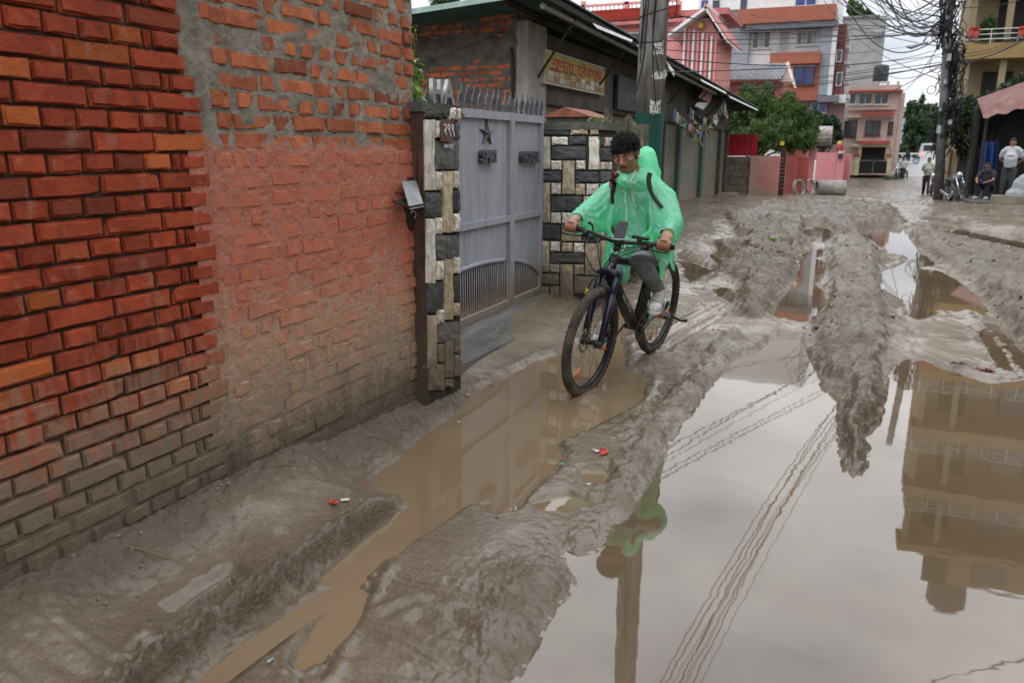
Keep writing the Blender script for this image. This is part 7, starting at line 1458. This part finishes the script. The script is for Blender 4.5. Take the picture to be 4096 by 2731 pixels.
cm = pob.modifiers.new('cloth', 'CLOTH'); st_ = cm.settings; st_.quality = 5; st_.mass = .12; st_.tension_stiffness = 12; st_.compression_stiffness = 6; st_.shear_stiffness = 4; st_.bending_stiffness = .06; st_.air_damping = 1.5; st_.vertex_group_mass = 'pin'; st_.pin_stiffness = 1.0
cm.collision_settings.use_collision = True; cm.collision_settings.distance_min = .006; cm.collision_settings.use_self_collision = False
SC.frame_start = 1; SC.frame_end = 40; cm.point_cache.frame_start = 1; cm.point_cache.frame_end = 40
for f_ in range(1, 14): SC.frame_set(f_)
me2 = evalmod(pob); SC.frame_set(1); bpy.data.objects.remove(pob); bpy.data.objects.remove(cob); me = me2
tmp = link('tmp', me); sb_m = tmp.modifiers.new('s', 'SUBSURF'); sb_m.levels = 1; me2 = evalmod(tmp); bpy.data.objects.remove(tmp); me = me2
co = getco(me); no = getno(me); A_, B_ = np.array(RT), np.array(UPV); uu, vv, ww = co @ A_, co @ B_, co @ np.array(FW)
def nz(a, b_, c_, seed): return np.array([mnoise.noise((x + seed, y, z)) for x, y, z in zip(a, b_, c_)])
dR = np.min([np.linalg.norm(co - np.array(J['elR'].lerp(wRo, q)), axis=1) for q in (.2, .5, .8)], 0); dL = np.min([np.linalg.norm(co - np.array(J['elL'].lerp(wLo, q)), axis=1) for q in (0, .3, .6, .9)], 0); arm = np.exp(-(np.minimum(dR, dL) / .12) ** 2)
hoodm = np.exp(-(np.linalg.norm(co - np.array(D(2570, 680, 5.38)), axis=1) / .16) ** 2)
w2 = 1 - np.abs(nz(uu * 20, vv * 13 + uu * 6, ww * 12, 7)) * 2; w4 = 1 - np.abs(nz(uu * 34 + vv * 12, vv * 30, ww * 26, 11)) * 2
co = co + no * (.004 * w2 * (.3 + arm + hoodm) + .003 * w4 * (.3 + arm + hoodm))[:, None]; setco(me, co)
def poncho_mat():
    m, t, p, o = nodes('green_poncho'); v = pos_n(t); n1 = noise_n(t, v, 9, 4, .6); n2 = noise_n(t, v, 60, 5, .65)
    col = mixc(t, ramp(t, n1, .35, .65), (.28, .97, .61), (.42, .98, .72)); t.links.new(col, p.inputs['Base Color']); p.inputs['Roughness'].default_value = .24; p.inputs['Specular IOR Level'].default_value = .8
    n3 = mth(t, 'ABSOLUTE', mth(t, 'SUBTRACT', noise_n(t, pos_n(t, (1, 1, .45)), 26, 3, .6, .6), .5)); h = mth(t, 'SUBTRACT', mth(t, 'MULTIPLY', n2, .25), mth(t, 'MULTIPLY', n3, 2.2)); bump_n(t, p, h, .8, .012)
    tl = N(t, 'ShaderNodeBsdfTranslucent'); t.links.new(mixc(t, .5, col, (.20, .95, .55)), tl.inputs['Color']); tp = N(t, 'ShaderNodeBsdfTransparent'); tp.inputs['Color'].default_value = (.35, .98, .62, 1)
    a = N(t, 'ShaderNodeMixShader', Fac=.48); t.links.new(p.outputs[0], a.inputs[1]); t.links.new(tl.outputs[0], a.inputs[2]); b2 = N(t, 'ShaderNodeMixShader', Fac=.30); t.links.new(a.outputs[0], b2.inputs[1]); t.links.new(tp.outputs[0], b2.inputs[2]); t.links.new(b2.outputs[0], o.inputs['Surface']); return m
me.materials.clear(); me.materials.append(poncho_mat()); me.polygons.foreach_set('use_smooth', [True] * len(me.polygons)); pon = link('poncho', me, RID)
# ---- surface following helper for things lying on the poncho
from mathutils.bvhtree import BVHTree
_bvh = BVHTree.FromPolygons([tuple(v.co) for v in me.vertices], [tuple(p.vertices) for p in me.polygons])
def onp(x, y, lift=.006):
    d = ray(x, y).normalized(); h = _bvh.ray_cast(CPOS + d * 3, d, 4); return (h[0] - d * lift) if h[0] is not None else dep(x, y, 5.3)
def strap(pxs, wid, m, name, par, lift=.008):
    P_ = [onp(x, y, lift) for x, y in pxs]
    for _ in range(2): P_ = [P_[0]] + [(P_[i - 1] + P_[i] * 2 + P_[i + 1]) / 4 for i in range(1, len(P_) - 1)] + [P_[-1]]
    vs = []; fs = []
    for i, p in enumerate(P_):
        t_ = (P_[min(i + 1, len(P_) - 1)] - P_[max(i - 1, 0)]).normalized(); s_ = t_.cross(FW).normalized() * (wid[i] if isinstance(wid, list) else wid) / 2
        vs += [p - s_ - FW * .004, p + s_ - FW * .004, p + s_ + FW * .006, p - s_ + FW * .006]
    for i in range(len(P_) - 1):
        for k in range(4): fs.append((4 * i + k, 4 * i + (k + 1) % 4, 4 * i + 4 + (k + 1) % 4, 4 * i + 4 + k))
    return MB().add(vs, fs).build(name, m, par, True)
BAG = thing('backpack', 'maroon and black backpack worn over the green poncho', 'backpack', J['ch'])
MAR = mat('maroon_strap', (.20, .022, .038), (.15, .018, .03), sc=20, rough=.8); BKS = mat('black_strap', (.012, .012, .013), rough=.8); RFS = mat('reflective_grey', (.36, .33, .33), rough=.4)
def lin(p, n): return [(p[i][0] + (p[i + 1][0] - p[i][0]) * q, p[i][1] + (p[i + 1][1] - p[i][1]) * q) for i in range(len(p) - 1) for q in np.linspace(0, 1, n, endpoint=False)] + [p[-1]]
s1 = strap(lin([(2468, 690), (2458, 705), (2452, 725), (2450, 748)], 4), .050, MAR, 'strap', BAG, .012); strap(lin([(2464, 692), (2455, 708), (2450, 730)], 4), .010, RFS, 'reflective_stripe', s1, .020)
strap(lin([(2450, 745), (2448, 770), (2450, 815)], 5), .022, BKS, 'strap', BAG, .010); strap(lin([(2462, 712), (2457, 740), (2451, 768)], 4), .03, BKS, 'strap_pad', BAG, .010)
strap(lin([(2600, 692), (2593, 720), (2602, 765), (2622, 800), (2648, 830)], 4), [.03] * 8 + [.022] * 9, BKS, 'strap', BAG, .010)
bg_ = MB(); bg_.ell(J['ch'].lerp(J['wa'], .3) - Vector((be.x, be.y, 0)) * .27, (.14, .10, .20), 14, 10); me = remesh(bg_, .02, 2); me.materials.append(MAR); link('bag_body', me, BAG)
# ---- earphone cord and hood drawstring
EP = thing('earphones', 'white earphone cord running from the cyclist’s ear down to the phone', 'earphones', hp(.08, 0, 0)); WCB = mat('white_cord', (.72, .72, .70), rough=.4)
ear = hp(.086, .006, -.036); MB().ell(ear, (.010, .010, .012), 8, 6).build('earbud', WCB, EP, True)
def cord(pxs, name, par, lift=.012, r_=.0026):
    P_ = [onp(x, y, lift) if not isinstance(x, Vector) else x for x, y in pxs]
    for _ in range(2): P_ = [P_[0]] + [(P_[i - 1] + P_[i] * 2 + P_[i + 1]) / 4 for i in range(1, len(P_) - 1)] + [P_[-1]]
    return MB().tube(P_, r_, 6).build(name, WCB, par, True)
cord([(ear, 0)] + lin([(2552, 632), (2545, 670), (2533, 705), (2520, 728)], 4), 'cord', EP, .02); cord(lin([(2520, 728), (2508, 752), (2501, 775), (2501, 800)], 4), 'cord', EP); cord(lin([(2476, 702), (2480, 735), (2490, 762), (2501, 778)], 4), 'cord', EP)
cord(lin([(2501, 800), (2507, 840), (2506, 872), (2499, 900)], 4) + [(phm @ Vector((.02, .08, .004)), 0)], 'cord', EP); strap(lin([(2500, 800), (2503, 818)], 3), .010, WCB, 'inline_remote', EP, .014)
P_ = [phm @ Vector((-.03, -.07, .012)), bp(.93, -.03, .985), bp(.935, .03, .99), bp(.92, .06, 1.0)]; MB().tube(P_, .0026, 6).build('cord', WCB, EP, True); MB().tube([bp(.9, .06, .97), bp(.93, .06, .93), bp(.94, .03, .90), bp(.93, -.01, .90), bp(.92, -.03, .92)], .0026, 6).build('cord', WCB, EP, True)
cord(lin([(2492, 712), (2510, 728), (2520, 732)], 3), 'drawstring', pon, .014); cord(lin([(2520, 732), (2524, 765), (2533, 812), (2546, 830)], 4), 'drawstring', pon, .014); cord(lin([(2522, 732), (2529, 770), (2539, 812)], 4), 'drawstring', pon, .014); cord(lin([(2522, 732), (2540, 730), (2548, 718)], 3), 'drawstring', pon, .014)
# ------------------------------------------------------------------ litter, pebbles, small plants
def scrap(px, size, col, name, label, cat, seed, asp=.5):
    """crumpled bit of wrapper lying on the mud"""
    p = onz(px[0] / .57422, px[1] / .57422, .03); size = size * .62; r_ = random.Random(seed); z = max(gh(p.x, p.y), 0) + .006; n = 6; vs = []; a = r_.uniform(0, 3.1)
    for i in range(n + 1):
        for j in range(n + 1):
            u, v = (i / n - .5) * size, (j / n - .5) * size * asp; e = (abs(i / n - .5) > .4 or abs(j / n - .5) > .4); u += r_.uniform(-.1, .1) * size * (1.6 if e else .5); v += r_.uniform(-.1, .1) * size * asp * (1.6 if e else .5)
            vs.append((p.x + u * math.cos(a) - v * math.sin(a), p.y + u * math.sin(a) + v * math.cos(a), z + abs(r_.gauss(0, 1)) * size * .09))
    m = mat('scrap_%02x%02x%02x' % tuple(int(c * 255) for c in col), col, tuple(c * .6 for c in col), sc=40, rough=.4)
    o = MB().add(vs, [(i * (n + 1) + j, (i + 1) * (n + 1) + j, (i + 1) * (n + 1) + j + 1, i * (n + 1) + j + 1) for i in range(n) for j in range(n)]).build(name, m); md = o.modifiers.new('t', 'SOLIDIFY'); md.thickness = .0015
    return tag(o, label, cat)
for k, a in enumerate((((488, 1210), .045, (.62, .46, .01), 'wrapper', 'bright yellow crumpled wrapper near the wall foot', 'litter', 1, .8), ((768, 1196), .085, (.45, .09, .04), 'wrapper', 'orange-red torn wrapper on the mud left of the pool', 'litter', 2), ((795, 1188), .055, (.62, .62, .60), 'paper_scrap', 'white paper scrap beside the orange-red wrapper', 'litter', 3), ((843, 1117), .045, (.42, .10, .05), 'wrapper', 'small rust red scrap at the left pool edge', 'litter', 4),
        ((1386, 1045), .10, (.62, .06, .06), 'wrapper', 'red and white plastic wrapper between the two pools', 'litter', 5), ((1368, 1040), .06, (.6, .58, .57), 'paper_scrap', 'pale crumpled end of wrapper between the two pools', 'litter', 6), ((1290, 1060), .05, (.10, .30, .20), 'wrapper', 'small green scrap on the mud between the pools', 'litter', 7), ((222, 1360), .03, (.5, .03, .06), 'wrapper', 'tiny crimson scrap near the bottom left wall', 'litter', 8), ((622, 1521), .03, (.45, .52, .58), 'paper_scrap', 'pale blue scrap in the foreground mud', 'litter', 9),
        ((377, 1283), .018, (.5, .02, .05), 'wrapper', 'tiny red scrap by the pebbles along the wall', 'litter', 10), ((1075, 902), .05, (.50, .38, .20), 'leaf_litter', 'tan dead leaf below the near gate pillar', 'leaf', 11), ((1053, 960), .03, (.62, .62, .6), 'paper_scrap', 'small white scrap at the far edge of the long pool', 'litter', 12), ((1127, 877), .04, (.40, .08, .05), 'wrapper', 'little red scrap near the gate ramp', 'litter', 13), ((2200, 838), .16, (.06, .06, .06), 'board_scrap', 'dark flat board scrap on the mud by the right pool', 'litter', 14, .2), ((2255, 845), .22, (.25, .12, .10), 'net_scrap', 'reddish frayed netting lying by the right pool', 'litter', 15, .5), ((1350, 1105), .05, (.6, .6, .58), 'paper_scrap', 'white scrap on the wet mud left of the big pool', 'litter', 16), ((250 / 1.306 + 1420, 700), .06, (.55, .55, .53), 'paper_scrap', 'pale scrap on the mud bank behind the cyclist', 'litter', 17))):
    scrap(*a)
def pebbles():
    n = 260; y = rng.uniform(1.5, 4.4, n); x = -2.19 + np.abs(rng.normal(0, .10, n)); h = height(x, y)[0]; mb = MB()
    for i in range(n):
        r = .002 + .006 * random.random() ** 4; mb.ell((x[i], y[i], h[i] + r * .4), (r * random.uniform(.8, 1.4), r, r * .7), 6, 4)
    return tag(mb.build('pebbles', mat('pale_pebble', (.26, .24, .20), (.10, .09, .07), sc=60, rough=.7), None, True), kind='stuff')
pebbles()
for k, (px, lab) in enumerate((((3090, 988), 'small bright green tuft growing on the churned mud'), ((3560, 770), 'low weeds at the foot of the far gate'))):
    p = onz(*px, .02) if k == 0 else ony(3570, 690, 66); t_ = thing('grass_tuft', lab, 'plant', p); p.z = gh(p.x, p.y); MB().tube([p, p + Vector((0, 0, .03))], .004, 5).build('stem', MATS['weed_stem'], t_); leaves(t_, 'blades', [(p + Vector((0, 0, .03)), (.10, .08, .035) if k == 0 else (.8, .3, .25))], 160, .05 if k == 0 else .2, WL if k == 0 else LG, -.6, .2)
for k in range(7):
    y = 1.7 + k * .37; MB_ = [Vector((-2.16 + .03 * k % .1, y, gh(-2.14, y) + .006)), Vector((-2.10, y + .05, gh(-2.1, y + .05) + .010)), Vector((-2.03 + .02 * (k % 3), y + .10 - .1 * (k % 2), gh(-2.03, y + .1) + .006))]
    tag(MB().tube(MB_, .0022, 5).build('twig', mat('dry_twig', (.20, .14, .08), rough=.8)), 'dry twig number %s from the camera lying along the wall foot' % ('one', 'two', 'three', 'four', 'five', 'six', 'seven')[k], 'twig', 'twigs along the wall foot')
bpy.context.view_layer.update()
